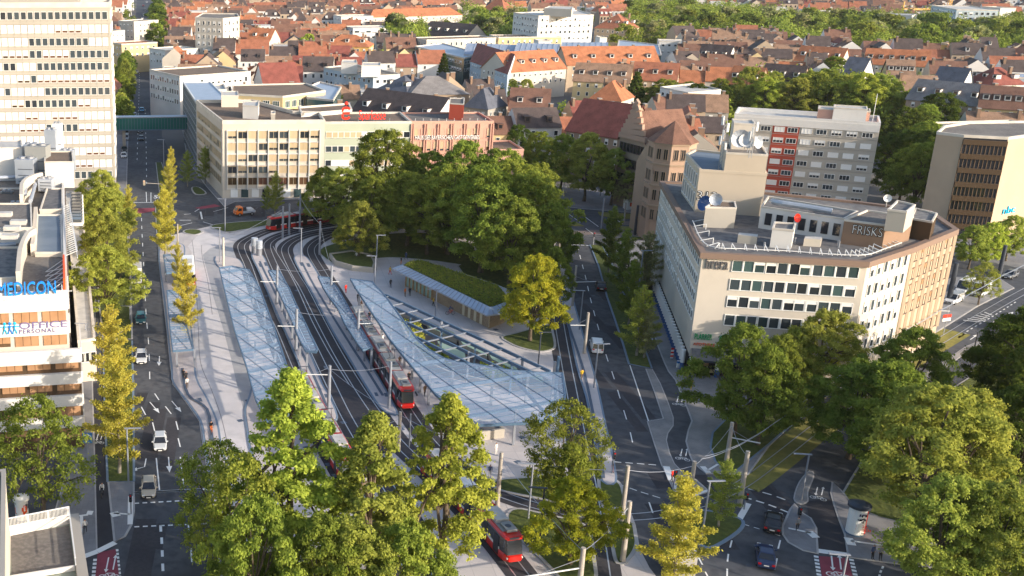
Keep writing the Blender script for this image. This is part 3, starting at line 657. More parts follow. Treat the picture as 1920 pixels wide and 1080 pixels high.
def rbox(u0, v0, u1, v1, z, depth):
 a, b = P(u0, v0, z), P(u1, v1, z); t = (b - a).normalized(); n = Vector((-t.y, t.x, 0))
 if n.y < 0: n = -n
 return [a, b, b + n * depth, a + n * depth]
def plane_z(u, v, a, b):
 """height at which the sight line of a pixel meets the upright plane through a and b"""
 dy = V0 - v; d = Vector((u - U0, FOC * cp + dy * sp, -FOC * sp + dy * cp)); t = (b - a); n = Vector((-t.y, t.x, 0)); k = n.dot(a) / n.dot(d)
 return HC + d.z * k, Vector((d.x * k, d.y * k, 0))
def roofbox(B, poly, z0, z1, wall, top, name='roof_block', par=0.25):
 m = MB(); m.prism(poly, z0, z1, wall, top)
 if par:
  i_ = inset(poly, .2); pp = inset(poly, -.05)
  for k in range(len(i_)): j = (k + 1) % len(i_); m.prism([pp[k], pp[j], i_[j], i_[k]], z1 - .05, z1 + par, 'parapet', 'parapet')
 return B.mesh(name, m)
# ------------------------------------------------------------------ office tower on the left
fr = P(217, 350); TZ = 47.0
tp = [fr, fr + SDIR * 17, fr + SDIR * 17 - TDIR * 62, fr - TDIR * 62]
B = Bld('office_tower', 'tall cream office tower with rows of small square windows, left of the long street', 'office tower', tp, TZ, 'wall_tower', 'gravel', 1.2, 'parapet', anch='the cream office tower')
fi = [i for i in range(4) if {(round(q.x), round(q.y)) for q in B.edge(i)} == {(round(q.x), round(q.y)) for q in (tp[0], tp[3])}][0]
cs = []
zrows = [plane_z(200, v, tp[0], tp[3])[0] for v in (30, 55, 79, 102, 125, 148, 171.5, 194, 217, 239.5, 262, 284, 307, 328)]
closed = style(1.42, 2.0, 'frame_white', 'window_glass', 1.0); opened = style(1.42, 2.0, 'frame_white', 'window_glass', 0.0); part_ = style(1.42, 2.0, 'frame_white', 'window_warm', .7); opg = style(1.42, 2.0, 'frame_white', 'window_glass_green', .0)
patt = ['oooooooooooooooo', 'ccccccccppppcccc', 'ccccoooooooooccc', 'ppppooppppoooooo', 'oocccoooooooooooo', 'ccppoppppppppppp', 'occcccoooooooooo', 'cppooooooooppccc', 'cccppccppppccccc', 'ccppppooooopppcc', 'cccccccccccccccc', 'ccccccccccccpppc', 'ccccccccccpppccc', 'ccccccccccooooog']
for r_, z in enumerate(zrows):
 for c in range(20):
  k = patt[r_][15 - c] if c < 16 else 'c'
  B.put(fi, 1 - (1.35 + c * 1.72 + (.15 if r_ > 6 else 0)) / 62 if B.edge(fi)[1].x > B.edge(fi)[0].x else (1.35 + c * 1.72) / 62, z - .87, {'o': opened, 'c': closed, 'p': part_, 'g': opg}[k])
m = MB()
a, b = (tp[3], tp[0])
for z in [(zrows[i] + zrows[i + 1]) / 2 for i in range(13)]:
 nrm = -SDIR; m.bar(a + nrm * .05 + Vector((0, 0, z)), b + nrm * .05 + Vector((0, 0, z)), .16, .5, 'wall_tower')
for c in range(22):
 q = b - TDIR * (.5 + c * 1.72) - SDIR * .06; m.bar(q + Vector((0, 0, 1.5)), q + Vector((0, 0, zrows[0] + 1.4)), .12, .06, 'wall_tower')
B.mesh('facade_ribs', m)
for i in range(4):
 if i != fi: B.grid(i, .03, .97, 8 if i == B.edge_near(225, 20) else 20, [z - .87 for z in zrows], [closed, opened])
rf = [P(40, 0, TZ)]
roofbox(B, [fr - TDIR * 8 + SDIR * 4, fr - TDIR * 30 + SDIR * 4, fr - TDIR * 30 + SDIR * 12, fr - TDIR * 8 + SDIR * 12], TZ, TZ + 4, 'wall_grey', 'gravel', 'plant_room')
B.done()
# ------------------------------------------------------------------ corner office block with the big window grid
ZS = 19.3
FL = P(417, 232, ZS); FRc = P(609, 231, ZS); BL = P(368, 193, ZS)
tf = (FRc - FL).normalized(); nf = Vector((-tf.y, tf.x, 0))
pc = [FL, FRc, FRc + nf * 14, FL + (BL - FL) * .42 + tf * 22, BL + tf * 16, BL]
B = Bld('corner_office_building', 'cream five storey corner office block with big window grid beside the street junction', 'office building', pc, ZS, 'wall_cream', 'gravel_brown', .9, 'parapet', anch='the cream corner office block')
e = B.edge_near(510, 232); Lf = (FRc - FL).length
zf = [plane_z(430, v, FL, FRc)[0] for v in (260, 282, 303, 325, 347)]
def offkey(w, h, r_):
 x = RB.random(); fm = 'window_warm' if r_ == 4 else 'window_glass'
 return style(w, h, 'frame_beige', fm, (0 if r_ == 4 else (1.0 if x < .35 else .7 if x < .75 else .1)), 'blind_tan', 2, False)
B.grid(e, .045, .955, 9, zf, [], pick=lambda r_, c: offkey(Lf * .91 / 9 - .32, 1.95, r_), out=.03)
m = MB(); out = -nf
for k in range(10):
 p = FL.lerp(FRc, .045 + .91 * k / 9) + out * .22; m.bar((p.x, p.y, zf[4] - 1.2), (p.x, p.y, ZS - 1.6), .2, .44, 'wall_white')
for z in zf:
 for dz in (-1.0, 2.05): m.bar(FL.lerp(FRc, .04) + out * .14 + Vector((0, 0, z + dz - ZS)), FL.lerp(FRc, .96) + out * .14 + Vector((0, 0, z + dz - ZS)), .28, .14, 'wall_white')
B.mesh('facade_grid', m)
e2 = B.edge_near(392, 212)
B.grid(e2, .04, .96, 14, zf, [], pick=lambda r_, c: offkey((FL - BL).length * .9 / 14 - .5, 1.9, r_), out=.02)
m = MB(); gz = [plane_z(430, v, FL, FRc)[0] for v in (372, 356)]
for k in range(9):
 f = .08 + k * .105; p = FL.lerp(FRc, f); q = FL.lerp(FRc, f + .07); mm = ('sign_white', 'window_glass_green', 'frame_white', 'glass_dark', 'window_glass_green')[k % 5]
 m.bar(Vector((p.x, p.y, 1.5)) + out * .06, Vector((q.x, q.y, 1.5)) + out * .06, .12, 2.3, mm)
B.mesh('shop_front', m)
roofbox(B, [P(455, 222, ZS), P(484, 224, ZS), P(486, 214, ZS), P(456, 213, ZS)], ZS, ZS + 3.2, 'wall_white', 'roof_white', 'lift_house')
roofbox(B, [P(415, 201, ZS), P(447, 201, ZS), P(446, 192, ZS), P(415, 192, ZS)], ZS, ZS + 3, 'wall_cream', 'roof_white', 'lift_house')
roofbox(B, [P(508, 226, ZS), P(516, 226, ZS), P(516, 221, ZS), P(508, 221, ZS)], ZS, ZS + 1.6, 'wall_grey', 'roof_white', 'vent_box')
B.done()
# grey bank block to its right
pb = [FRc + tf * .0, FRc + tf * ((P(770, 229, ZS) - FRc).length), None, None]; pb[2] = pb[1] + nf * 16; pb[3] = pb[0] + nf * 16
B = Bld('bank_building', 'plain grey bank office block with pale window strips, between cream and pink buildings', 'office building', pb, ZS - .1, 'wall_greenish', 'gravel_brown', .5, 'parapet', anch='the grey bank block')
e = B.edge_near(690, 231)
zb = [zf[0], zf[0] - 3.6, zf[0] - 7.2, zf[0] - 10.8]
B.grid(e, .02, .98, 14, zb, [style(1.75, 1.6, 'frame_white', 'window_glass', 0, mull=1), style(1.75, 1.6, 'frame_white', 'window_glass', 1.0, 'blind_tan'), style(1.75, 1.6, 'frame_white', 'window_glass', 1.0)])
B.done()
bank_top = pb
# pink guild house
ZP = 19.3
pa = pb[1] + tf * .05; pe = pa + tf * ((P(929, 232, ZP) - pa).length)
B = Bld('guild_house', 'salmon pink office building with vertical pilasters and white lettering behind the treetops', 'office building', [pa, pe, pe + nf * 15, pa + nf * 15], ZP, 'wall_pink', 'gravel', .4, 'wall_pink', anch='the salmon pink building')
e = B.edge_near(850, 232); zz = [plane_z(800, v, pa, pe)[0] for v in (259, 283, 306, 329)]
B.grid(e, .02, .99, 12, zz, [style(1.1, 2.5, 'wall_pink', 'window_glass', .75, 'blind_tan', 1), style(1.1, 2.5, 'wall_pink', 'window_glass', 1.0, 'wall_pink'), style(1.1, 2.5, 'wall_pink', 'window_warm', .6, 'blind_tan')])
m = MB()
for k in range(7):
 p = pa.lerp(pe, .015 + .97 * k / 6) - nf * .2
 for d in (-.3, .3): m.bar(p + tf * d + Vector((0, 0, .3 - ZP)) + Vector((0, 0, 0)), p + tf * d + Vector((0, 0, -.3)), .3, .4, 'wall_pink')
B.mesh('pilasters', m)
roofbox(B, [P(841, 224, ZP), P(868, 226, ZP), P(869, 214, ZP), P(842, 213, ZP)], ZP, ZP + 4, 'wall_red', 'gravel', 'lift_house')
m = MB()
for k in range(10): p = pa.lerp(pe, .05 + k * .095) + nf * .6; m.tube([(p.x, p.y, ZP), (p.x, p.y, ZP + 1.0)], .06, 'white_metal', 5)
B.mesh('roof_posts', m); B.done()
B = Bld('pink_annex', 'low salmon pink annex with dark flat roof, right end of the lettered pink building', 'annex', [pe + tf * .1 - nf * 1, pe + tf * 8 - nf * 1, pe + tf * 8 + nf * 12, pe + tf * .1 + nf * 12], 12.2, 'wall_pink', 'gravel_brown', .4, 'wall_pink'); B.done()
def wall_sign(name, body, u0, v0, u1, z_plane_pts, size, m, label, ext=.06, sp=1.0, cat='sign', out=.12, fit=True, off=0):
 a, b = z_plane_pts; z, p = plane_z(u0, v0, a, b); z1, q = plane_z(u1, v0, a, b); t = (q - p); Lw = t.length; t.normalize(); o = Vector((t.y, -t.x, 0))
 r = root(name, (p.x, p.y, z), label, cat)
 tx = text('lettering', body, size, Vector((p.x, p.y, z)) + o * out, (rad(90), 0, math.atan2(t.y, t.x)), m, r, ext, spacing=sp, off=off)
 bpy.context.view_layer.update(); w = tx.dimensions.x
 if fit and w > 0: tx.scale = (Lw / w, 1, 1)
 return r, p, t, o, z
wall_sign('facade_lettering', 'HAUS DES BAYERISCHEN GASTGEWERBES', 777, 261, 897, (pa, pe), 1.5, 'sign_white', 'white capital lettering across the salmon pink building front', .08, out=.5)
zz_, pp_ = plane_z(660, 224, pb[0] + nf * 2, pb[1] + nf * 2)
r_, p_, t_, o_, z_ = wall_sign('bank_sign', 'Sparkasse', 672, 224, 722, (pb[0] + nf * 2, pb[1] + nf * 2), 3.4, 'sign_red', 'red rooftop bank lettering with S emblem on the grey office block', .12)
m = MB(); q = p_ - t_ * 3.2; zc = z_
for a0, a1, zc_ in ((.1, 1.15, zc + 2.3), (1.1, 2.15, zc + .9)):
 for i in range(9):
  x0 = math.pi * (a0 + (a1 - a0) * i / 9); x1 = math.pi * (a0 + (a1 - a0) * (i + 1) / 9)
  m.bar(q + t_ * math.cos(x0) * .95 * (1 if a0 < 1 else -1) + Vector((0, 0, zc_ + math.sin(x0) * .7 * (1 if a0 < 1 else 1))), q + t_ * math.cos(x1) * .95 * (1 if a0 < 1 else -1) + Vector((0, 0, zc_ + math.sin(x1) * .7)), .3, .55, 'sign_red')
m.box((q.x, q.y, zc + 1.6), (1.9, .3, .5), 'sign_red', math.atan2(t_.y, t_.x)); m.ball((q.x, q.y, zc + 4.1), .5, 'sign_red')
m.build('emblem', r_)
m = MB()
for k in (-4, 0, 4, 8): m.tube([p_ + t_ * k + Vector((0, 0, ZS - .1)), p_ + t_ * k + Vector((0, 0, z_ + .3))], .07, 'steel', 5)
m.build('support', r_)
# ------------------------------------------------------------------ glass street wing, bridge and roofs behind the corner block
g0, g1 = P(368, 193, 19.2), P(343, 155, 19.2)
gp = [g0, g0 + tf * 10, g1 + tf * 9, g1]
B = Bld('glass_wing', 'dark green glass street wing with sloped glazed edge, behind cream corner block', 'office building', gp, 19.2, 'green_glass', 'metal_roof', .3, 'white_metal'); e = B.edge_near(356, 174)
a, b = B.edge(e); m = MB(); t = (b - a).normalized(); o = Vector((t.y, -t.x, 0))
for k in range(9): m.bar(a + o * .06 + Vector((0, 0, 2 + k * 2.1)), b + o * .06 + Vector((0, 0, 2 + k * 2.1)), .12, .12, 'steel')
for k in range(15): p = a.lerp(b, k / 14) + o * .06; m.bar(p + Vector((0, 0, 1)), p + Vector((0, 0, 19)), .1, .1, 'steel')
B.mesh('mullions', m); B.done()
bz0, bz1 = hgt(217, 282, 246), hgt(217, 282, 221)
b0 = P(214, 281); b1 = P(371, 279)
bd = (b1 - b0).normalized(); bn = Vector((-bd.y, bd.x, 0)); r = root('footbridge', (b0.x, b0.y, 0), 'green glass footbridge spanning the long street between tower and glass wing', 'footbridge')
m = MB(); m.prism([b0, b1, b1 + bn * 3.6, b0 + bn * 3.6], bz0 + .3, bz1 - .3, 'bridge_glass', None); m.build('glazing', r)
m = MB(); m.prism([b0 - bn * .1, b1 - bn * .1, b1 + bn * 3.7, b0 + bn * 3.7], bz1 - .3, bz1, 'steel', 'zinc', True); m.build('roof', r)
m = MB(); m.prism([b0 - bn * .1, b1 - bn * .1, b1 + bn * 3.7, b0 + bn * 3.7], bz0, bz0 + .3, 'blue_metal', 'blue_metal', True); m.build('deck', r)
m = MB()
for k in range(29):
 p = b0.lerp(b1, k / 28) - bn * .05; m.bar(p + Vector((0, 0, bz0)), p + Vector((0, 0, bz1)), .1, .1, 'blue_metal')
m.build('mullions', r)
for f in (.12, .93):
 m = MB(); p = b0.lerp(b1, f) + bn * 1.8; m.prism([p + bd * .5 - bn * .8, p + bd * .5 + bn * .8, p - bd * .5 + bn * .8, p - bd * .5 - bn * .8], 0, bz0, 'wall_concrete', None); m.build('pier', r)
def simple(name, label, cat, poly, z, wall, roof, rows=0, cols=None, par=.5, parm='parapet', keys=None, zt=1.2, fh=3.3, anch=None, wh=(1.2, 1.5), z0=0, group=None):
 B = Bld(name, label, cat, poly, z, wall, roof, par, parm, anch=anch, group=group)
 keys = keys or [style(wh[0], wh[1], 'frame_white', 'window_glass'), style(wh[0], wh[1], 'frame_white', 'window_glass', .6)]
 for i in range(len(B.foot)):
  a, b = B.edge(i); L = (b - a).length; t = (b - a).normalized(); o = Vector((t.y, -t.x, 0))
  if rows and o.dot(-(a + b) / 2) > 0:
   n = cols or max(1, int(L / 3.0)); n = max(1, min(n, int(L / (wh[0] + .5)))); B.grid(i, .03, .97, n, [z - zt - wh[1] - k * fh for k in range(rows)], keys)
 return B
def S(*a, **k): B = simple(*a, **k); B.done(); return B
cwall = P2([(306, 214), (336, 216), (338, 160), (330, 128), (305, 127)], 14)
B = S('concrete_annex', 'tall blank grey concrete street annex beside the parking lane', 'annex', [P(311, 160, 14), P(336, 162, 14), P(330, 126, 14), P(306, 126, 14)], 14, 'wall_grey', 'gravel')
S('white_department_store', 'white flat roofed commercial building with small square windows behind the glass wing', 'commercial building', rbox(337, 145, 470, 136, 18, 24), 18, 'wall_white', 'gravel_brown', rows=3, wh=(1.1, 1.8), cols=12)
S('courtyard_office', 'low glazed courtyard office with brown flat roof behind the cream corner block', 'office building', P2([(434, 178), (530, 183), (610, 172), (574, 158), (436, 161)], 16), 16, 'wall_yellow', 'gravel_brown', rows=2, wh=(2.2, 2.2), keys=[style(2.2, 2.2, 'frame_white', 'window_glass_green', 0, mull=3)])
S('glass_atrium', 'blue glass atrium roof between courtyard buildings', 'atrium', P2([(575, 185), (625, 190), (640, 165), (600, 155), (575, 165)], 15), 15, 'green_glass', 'metal_roof')
S('grey_rear_wing', 'long grey rear wing with pale roof behind the grey bank', 'office wing', P2([(565, 216), (660, 208), (655, 196), (560, 203)], 19.8), 19.8, 'wall_white', 'gravel_brown')
S('white_roof_block', 'small white service block with metal roof beside brown courtyard roof', 'service block', P2([(372, 192), (410, 192), (405, 176), (365, 178)], 17.5), 17.5, 'wall_white', 'metal_roof')
S('silver_depot', 'low pale office with silver roof strips behind the glass wing', 'office building', P2([(352, 172), (425, 170), (420, 160), (350, 162)], 17.2), 17.2, 'wall_cream', 'roof_white')
# ------------------------------------------------------------------ left foreground: terraced medical office block
MD = Vector((-333 / (FOC / cp), 1, 0)).normalized(); MTd = Vector((MD.y, -MD.x, 0))
ZM = 20.3; m0 = P(126, 557, ZM)
up = [m0, m0 + MD * 92, m0 + MD * 92 - MTd * 48, m0 - MTd * 48]
B = Bld('medical_office_block', 'white and brown terraced office block with blue rooftop lettering, left of the road', 'office building', up, ZM, 'wall_cream', 'gravel', .9, 'wall_white', anch='the white and brown office block')
low0 = m0 + MTd * 1.3 - MD * 1.6
m = MB(); lw = [low0, low0 + MD * 3, low0 + MD * 3 - MTd * 50, low0 - MTd * 50]; m.prism(lw, 0, 12.2, 'bronze', 'roof_white'); B.mesh('lower_storeys', m)
bands = MB(); panels = MB(); glz = MB()
def level(f0, w, z, hb, hw, outd):
 a = f0 - MTd * w; b = f0
 bands.bar(a - MD * .25 + Vector((0, 0, z + hb / 2)), b - MD * .25 + Vector((0, 0, z + hb / 2)), .5, hb, 'wall_white')
 bands.bar(b - MD * .0 + MTd * .1 + Vector((0, 0, z + hb / 2)), b + MTd * .1 + MD * 9 + Vector((0, 0, z + hb / 2)), .2, hb, 'wall_white')
 n = int(w / 3.4)
 for k in range(n):
  p = b - MTd * (w * (k + .08) / n); q = b - MTd * (w * (k + .92) / n); zc = z - hw / 2 + .05; kk = RB.random()
  glz.bar(p - MD * .03 + Vector((0, 0, zc)), q - MD * .03 + Vector((0, 0, zc)), .06, hw - .15, 'glass_brown')
  hh = hw * (.95 if kk < .5 else .62); ww = (q - p) / 3
  for s_ in range(3): panels.bar(p + ww * (s_ + .03) - MD * .1 + Vector((0, 0, z - hh / 2)), p + ww * (s_ + .97) - MD * .1 + Vector((0, 0, z - hh / 2)), .06, hh, 'blind_brown')
fz = lambda f0, v: plane_z(90, v, f0 - MD * .4, f0 - MTd * 10 - MD * .4)[0] - ZM + (0)
um0 = Vector((m0.x, m0.y, 0)); ul0 = Vector((low0.x, low0.y, 0))
def pz(f0, v): return plane_z(90, v, f0 - MD * .4, f0 - MTd * 10 - MD * .4)[0]
level(um0, 46, pz(um0, 583), pz(um0, 560) - pz(um0, 583), pz(um0, 583) - pz(um0, 606), 0)
level(um0, 46, pz(um0, 628), pz(um0, 605) - pz(um0, 628), pz(um0, 628) - pz(um0, 650), 0)
for vt, vb, vn in ((657, 682, 702), (702, 722, 744), (744, 764, 785), (785, 804, 826)): level(ul0, 21 if vt == 657 else 24, pz(ul0, vb), pz(ul0, vt) - pz(ul0, vb), pz(ul0, vb) - pz(ul0, vn), 1)
B.mesh('balcony_bands', bands); B.mesh('window_ribbons', glz); B.mesh('sunblind_panels', panels)
e = B.edge_near(135, 450)
B.grid(e, .02, .98, 26, [ZM - 3.0, ZM - 6.3, ZM - 9.6], [style(1.6, 1.5, 'frame_dark', 'window_glass', .4, 'blind_brown')])
def rz_(pts, z=ZM): return P2(pts, z)
roofbox(B, rz_([(-40, 458), (62, 456), (60, 408), (-40, 408)]), ZM, ZM + 2.2, 'wall_white', 'gravel', 'raised_roof')
roofbox(B, rz_([(66, 482), (118, 482), (116, 410), (70, 410)]), ZM, ZM + .5, 'wall_cream', 'felt_blue', 'roof_terrace')
roofbox(B, rz_([(-40, 540), (34, 536), (36, 478), (-40, 478)]), ZM, ZM + 1.0, 'wall_white', 'gravel_dark', 'raised_roof')
roofbox(B, rz_([(-30, 400), (40, 398), (44, 365), (-30, 365)]), ZM, ZM + 1.0, 'wall_cream', 'gravel_brown', 'raised_roof')
roofbox(B, rz_([(-30, 340), (45, 338), (44, 322), (-30, 322)]), ZM, ZM + 6.0, 'wall_white', 'roof_white', 'plant_room')
roofbox(B, rz_([(86, 352), (140, 352), (138, 330), (86, 330)]), ZM, ZM + 4.6, 'wall_white', 'gravel_brown', 'plant_room')
roofbox(B, rz_([(75, 403), (118, 402), (118, 362), (88, 362)]), ZM, ZM + .7, 'wall_cream', 'gravel_dark', 'raised_roof')
m = MB()    # curved white parapet walls
for arc, hh in (([(42, 400), (44, 375), (60, 362), (80, 356)], 3.2), ([(36, 545), (40, 500), (52, 470), (66, 460)], 2.6), ([(62, 480), (66, 450), (68, 408)], 1.8)):
 m = MB(); l_ = smooth_line(P2(arc, ZM), 5); ribbon(m, l_, -.3, .3, ZM, 'wall_cream', ZM + hh); B.mesh('curved_parapet', m)
for k, (u, v, w, d, h) in enumerate(((52, 345, 3.5, 3, 4.5), (62, 332, 3, 3, 6), (74, 340, 4, 3, 6.5), (100, 322, 2.2, 2.2, 8), (112, 320, 1.6, 1.6, 9), (104, 330, 5, 2.5, 3.5), (128, 322, 2.5, 2.5, 4), (30, 395, 2, 1.2, 1), (14, 372, 2, 1.4, 1), (88, 360, 2.5, 2, 2.2))):
 p = P(u, v, ZM); m = MB(); m.box((p.x, p.y, ZM + h / 2 + .3), (w, d, h), ('zinc', 'white_metal', 'roof_kit')[k % 3], -.15)
 for s in (-1, 1):
  m.tube([(p.x + s * w * .22, p.y, ZM + h + .3), (p.x + s * w * .22, p.y, ZM + h + .65)], w * .18, 'steel', 10)
  m.box((p.x + s * w * .4, p.y - d * .4, ZM + .15), (.15, .15, .3), 'dark_metal')
 for q in range(3): m.box((p.x, p.y - d / 2 - .03, ZM + .8 + q * h / 4), (w * .8, .06, .12), 'dark_metal', -.15)
 B.mesh('ventilation_unit', m)
m = MB()
for (a, b, h) in (((0, 345), (46, 343), 1.2), ((48, 380), (50, 330), 1.5), ((0, 470), (30, 468), .8), ((58, 395), (70, 350), 1.6)):
 p, q = P(*a, ZM), P(*b, ZM); m.tube([p + Vector((0, 0, h)), q + Vector((0, 0, h))], .35, 'zinc', 8)
B.mesh('duct', m)
m = MB()
for k in range(24):
 p = P(106 + k * .45, 398 + k * 3.9, ZM); m.bar(p + Vector((0, 0, .4)), p + Vector((2.2, 0, 1.4)), .1, .1, 'white_metal')
p, q = P(108, 395, ZM), P(119, 490, ZM)
for dz in (.5, 1.5): m.bar(p + Vector((2, 0, dz)), q + Vector((2, 0, dz)), .1, .1, 'white_metal')
B.mesh('roof_ladder_rail', m)
for (u, v) in ((23, 431), (19, 447), (8, 405), (35, 420)):
 p = P(u, v, ZM + 2.2); m = MB(); m.box((p.x, p.y, ZM + 2.5), (2.4, 1.3, .6), 'roof_white'); B.mesh('skylight', m)
for k in range(9):
 p = P(131 - k * .1, 372 + k * 6, ZM) ; m = MB(); m.box((p.x + 1.2, p.y, ZM + .5), (1.6, 1.6, .9), 'window_glass'); m.box((p.x + 1.2, p.y, ZM + .2), (2, 2, .5), 'wall_white'); B.mesh('skylight', m)
B.done()
# lower arcade roof beside it
ar = P2([(146, 642), (179, 638), (166, 500), (151, 362), (122, 362), (134, 500)], 6.5)
B = Bld('arcade_roof_building', 'narrow low arcade building with pale flat roof between the white office block and street trees', 'arcade building', ar, 6.5, 'wall_cream', 'roof_white', .35, 'parapet');
B.grid(B.edge_near(165, 640), .05, .95, 3, [3.2], [style(1.1, 1.6, 'frame_white', 'glass_dark')]); B.grid(B.edge_near(165, 500), .02, .98, 16, [3.0], [style(1.6, 2.0, 'frame_dark', 'glass_dark')]); B.done()
# letters on the roof
rt, p_, t_, o_, z_ = wall_sign('rooftop_letters', 'MEDICON', -6, 586 - 31, 104, (m0 - MD * .2, m0 - MTd * 20 - MD * .2), 2.4, 'sign_blue', 'big blue capital letters standing on the roof edge of the white office block', .22, out=0)
m = MB()
for k in range(8): m.tube([p_ + t_ * (k * 1.15) + MD * .3 + Vector((0, 0, ZM)), p_ + t_ * (k * 1.15) + MD * .3 + Vector((0, 0, z_ + 1.0))], .05, 'white_metal', 5)
m.bar(p_ + MD * .35 + Vector((0, 0, z_ + .1)), p_ + t_ * 9.3 + MD * .35 + Vector((0, 0, z_ + .1)), .08, .08, 'white_metal'); m.pieces('support', rt)
r2, p_, t_, o_, z_ = wall_sign('company_sign', 'OFFICE', 35, 617, 125, (um0 - MD * .5, um0 - MTd * 20 - MD * .5), 1.25, 'sign_purple', 'company name board lettering with people emblem on upper balcony band', .03, out=.06)
tx = text('lettering', 'PERSONAL', .8, Vector((p_.x, p_.y, z_ - .62)) + o_ * .06, (rad(90), 0, math.atan2(t_.y, t_.x)), 'sign_purple', r2, .03, spacing=1.25)
m = MB()
for k, c in ((-1.7, 'sign_cyan'), (-1.05, 'sign_blue'), (-.45, 'sign_cyan')):
 q = p_ + t_ * k + o_ * .08; m.ball((q.x, q.y, z_ + .8), (.22, .08, .22), c, 8, 4); m.bar(q + Vector((0, 0, z_ - .1)), q + Vector((0, 0, z_ + .55)), .08, .35, c)
 for s in (-1, 1): m.bar(q + t_ * s * .1 + Vector((0, 0, z_ - .05)), q + t_ * s * .25 + Vector((0, 0, z_ - .6)), .08, .13, c); m.bar(q + Vector((0, 0, z_ + .45)), q + t_ * s * .55 + Vector((0, 0, z_ + .35)), .08, .1, c)
m.build('emblem', r2)
r3 = root('red_letter_sign', P(120, 556, ZM), 'tall orange red sign panel on the roof edge right of the blue letters', 'sign'); m = MB(); q = P(120, 556, ZM)
m.prism([q, q + MTd * .25, q + MTd * .25 + MD * 11, q + MD * 11], ZM + .4, ZM + 2.4, 'sign_orange', 'sign_orange'); m.build('panel', r3)
m = MB()
for k in range(6): s_ = q + MD * (k * 2 + .5); m.bar(s_ + Vector((0, 0, 1.8)), s_ - MTd * 2.4 + Vector((0, 0, .2)), .08, .08, 'white_metal'); m.bar(s_ + Vector((0, 0, .6)), s_ - MTd * 2.4 + Vector((0, 0, .2)), .08, .08, 'white_metal')
m.build('support', r3)
# near roof terrace bottom left
ZT = 8.0
tb = P2([(15, 1000), (131, 976), (156, 1110), (150, 1200), (-60, 1220), (10, 1100)], ZT)
B = Bld('terrace_building', 'building corner with grey roof terrace, railing and white wall at the bottom left', 'building', tb, ZT, 'wall_concrete', 'felt_green', .0)
m = MB(); m.sheet(P2([(20, 1003), (129, 986), (140, 1066), (22, 1083)], ZT), ZT + .012, 'gravel'); B.mesh('terrace_paving', m)
m = MB(); a, b = P(16, 1004, ZT), P(131, 981, ZT); m.bar(a + Vector((0, 0, .4)), b + Vector((0, 0, .4)), .3, .9, 'wall_white'); m.bar(P(139, 974, ZT) + Vector((0, 0, .2)), P(158, 1105, ZT) + Vector((0, 0, .2)), 1.0, .9, 'wall_grey'); m.bar(P(18, 1090, ZT) + Vector((0, 0, .3)), P(141, 1070, ZT) + Vector((0, 0, .3)), .2, .5, 'wall_white'); m.bar(P(12, 1000, ZT) + Vector((0, 0, .3)), P(10, 1120, ZT) + Vector((0, 0, .3)), .8, .6, 'wall_cream'); B.mesh('parapet', m)
m = MB(); n = 46
for k in range(n + 1):
 p = a.lerp(b, k / n) + Vector((0, 0, .85)); m.bar(p, p + Vector((0, 0, 1.0)), .05 if k % 15 else .12, .05 if k % 15 else .12, 'white_metal')
for dz in (.95, 1.85): m.bar(a + Vector((0, 0, dz)), b + Vector((0, 0, dz)), .09, .09, 'white_metal')
p, q = P(131, 981, ZT), P(143, 1075, ZT)
for dz in (.9, 1.6): m.bar(p + Vector((0, 0, dz)), q + Vector((0, 0, dz)), .09, .09, 'white_metal')
B.mesh('railing', m); B.done()
B = Bld('gravel_roof_building', 'grey gravel flat roof with pale kerb at the lower left edge', 'building', P2([(-80, 900), (10, 888), (8, 1120), (-90, 1140)], 15), 15, 'wall_cream', 'gravel_dark', .5, 'wall_grey'); B.done()
# ------------------------------------------------------------------ the big cornered hotel building on the right
ZB = 19.0
bp_ = P2([(1240, 343), (1317, 477), (1627, 494), (1710, 467), (1793, 433), (1742, 398), (1600, 380), (1420, 362), (1300, 345)], ZB)
B = Bld('hotel_building', 'large pale five storey hotel and office block with flat grey roof, right of the road', 'hotel', bp_, ZB, 'wall_cream', 'gravel_dark', .0, anch='the pale hotel block')
A_, Bq, M_, C_, D_ = bp_[1], bp_[2], bp_[3], bp_[4], bp_[0]
for v in (A_, Bq, M_, C_, D_): v.z = 0
m = MB()       # cornice with the slanted brown edge
outp = inset(B.foot, -.35); ins = inset(B.foot, .55)
for i in range(len(B.foot)):
 j = (i + 1) % len(B.foot); m.prism([outp[i], outp[j], ins[j], ins[i]], ZB - .55, ZB + .35, 'cornice_brown', 'cornice_brown')
B.mesh('cornice', m)
ef = B.edge_near(1472, 485); el = B.edge_near(1278, 410); er = B.edge_near(1668, 480); et = B.edge_near(1750, 450)
def rows_at(u, vs, a, b): return [plane_z(u, v, a, b)[0] for v in vs]
zc = [16.15, 12.9, 9.65, 6.4]
zc = rows_at(1390, (510, 545, 577, 612), A_, Bq)
flip = B.edge(ef)[0].x > B.edge(ef)[1].x
pairs = [(288, 332), (350, 395), (418, 460), (480, 522), (548, 590), (612, 655), (676, 718), (743, 785), (808, 855), (873, 920), (942, 985)]
Lw = (Bq - A_).length; ws = []
for r_, z in enumerate(zc + [zc[3] - 3.25]):
 for k, (x0, x1) in enumerate(pairs):
  if r_ == 4 and k > 1: continue
  f = ((x0 + x1) / 2 - 98) / 937
  B.put(ef, 1 - f if flip else f, z, style(1.55, 1.75, 'frame_white', RB.choice(['window_glass', 'window_glass', 'window_glass_green', 'window_glass']), RB.choice([0, 0, 0, .3]), 'blind', 1, False))
m = MB(); outf = (Bq - A_).normalized(); outf = Vector((outf.y, -outf.x, 0))
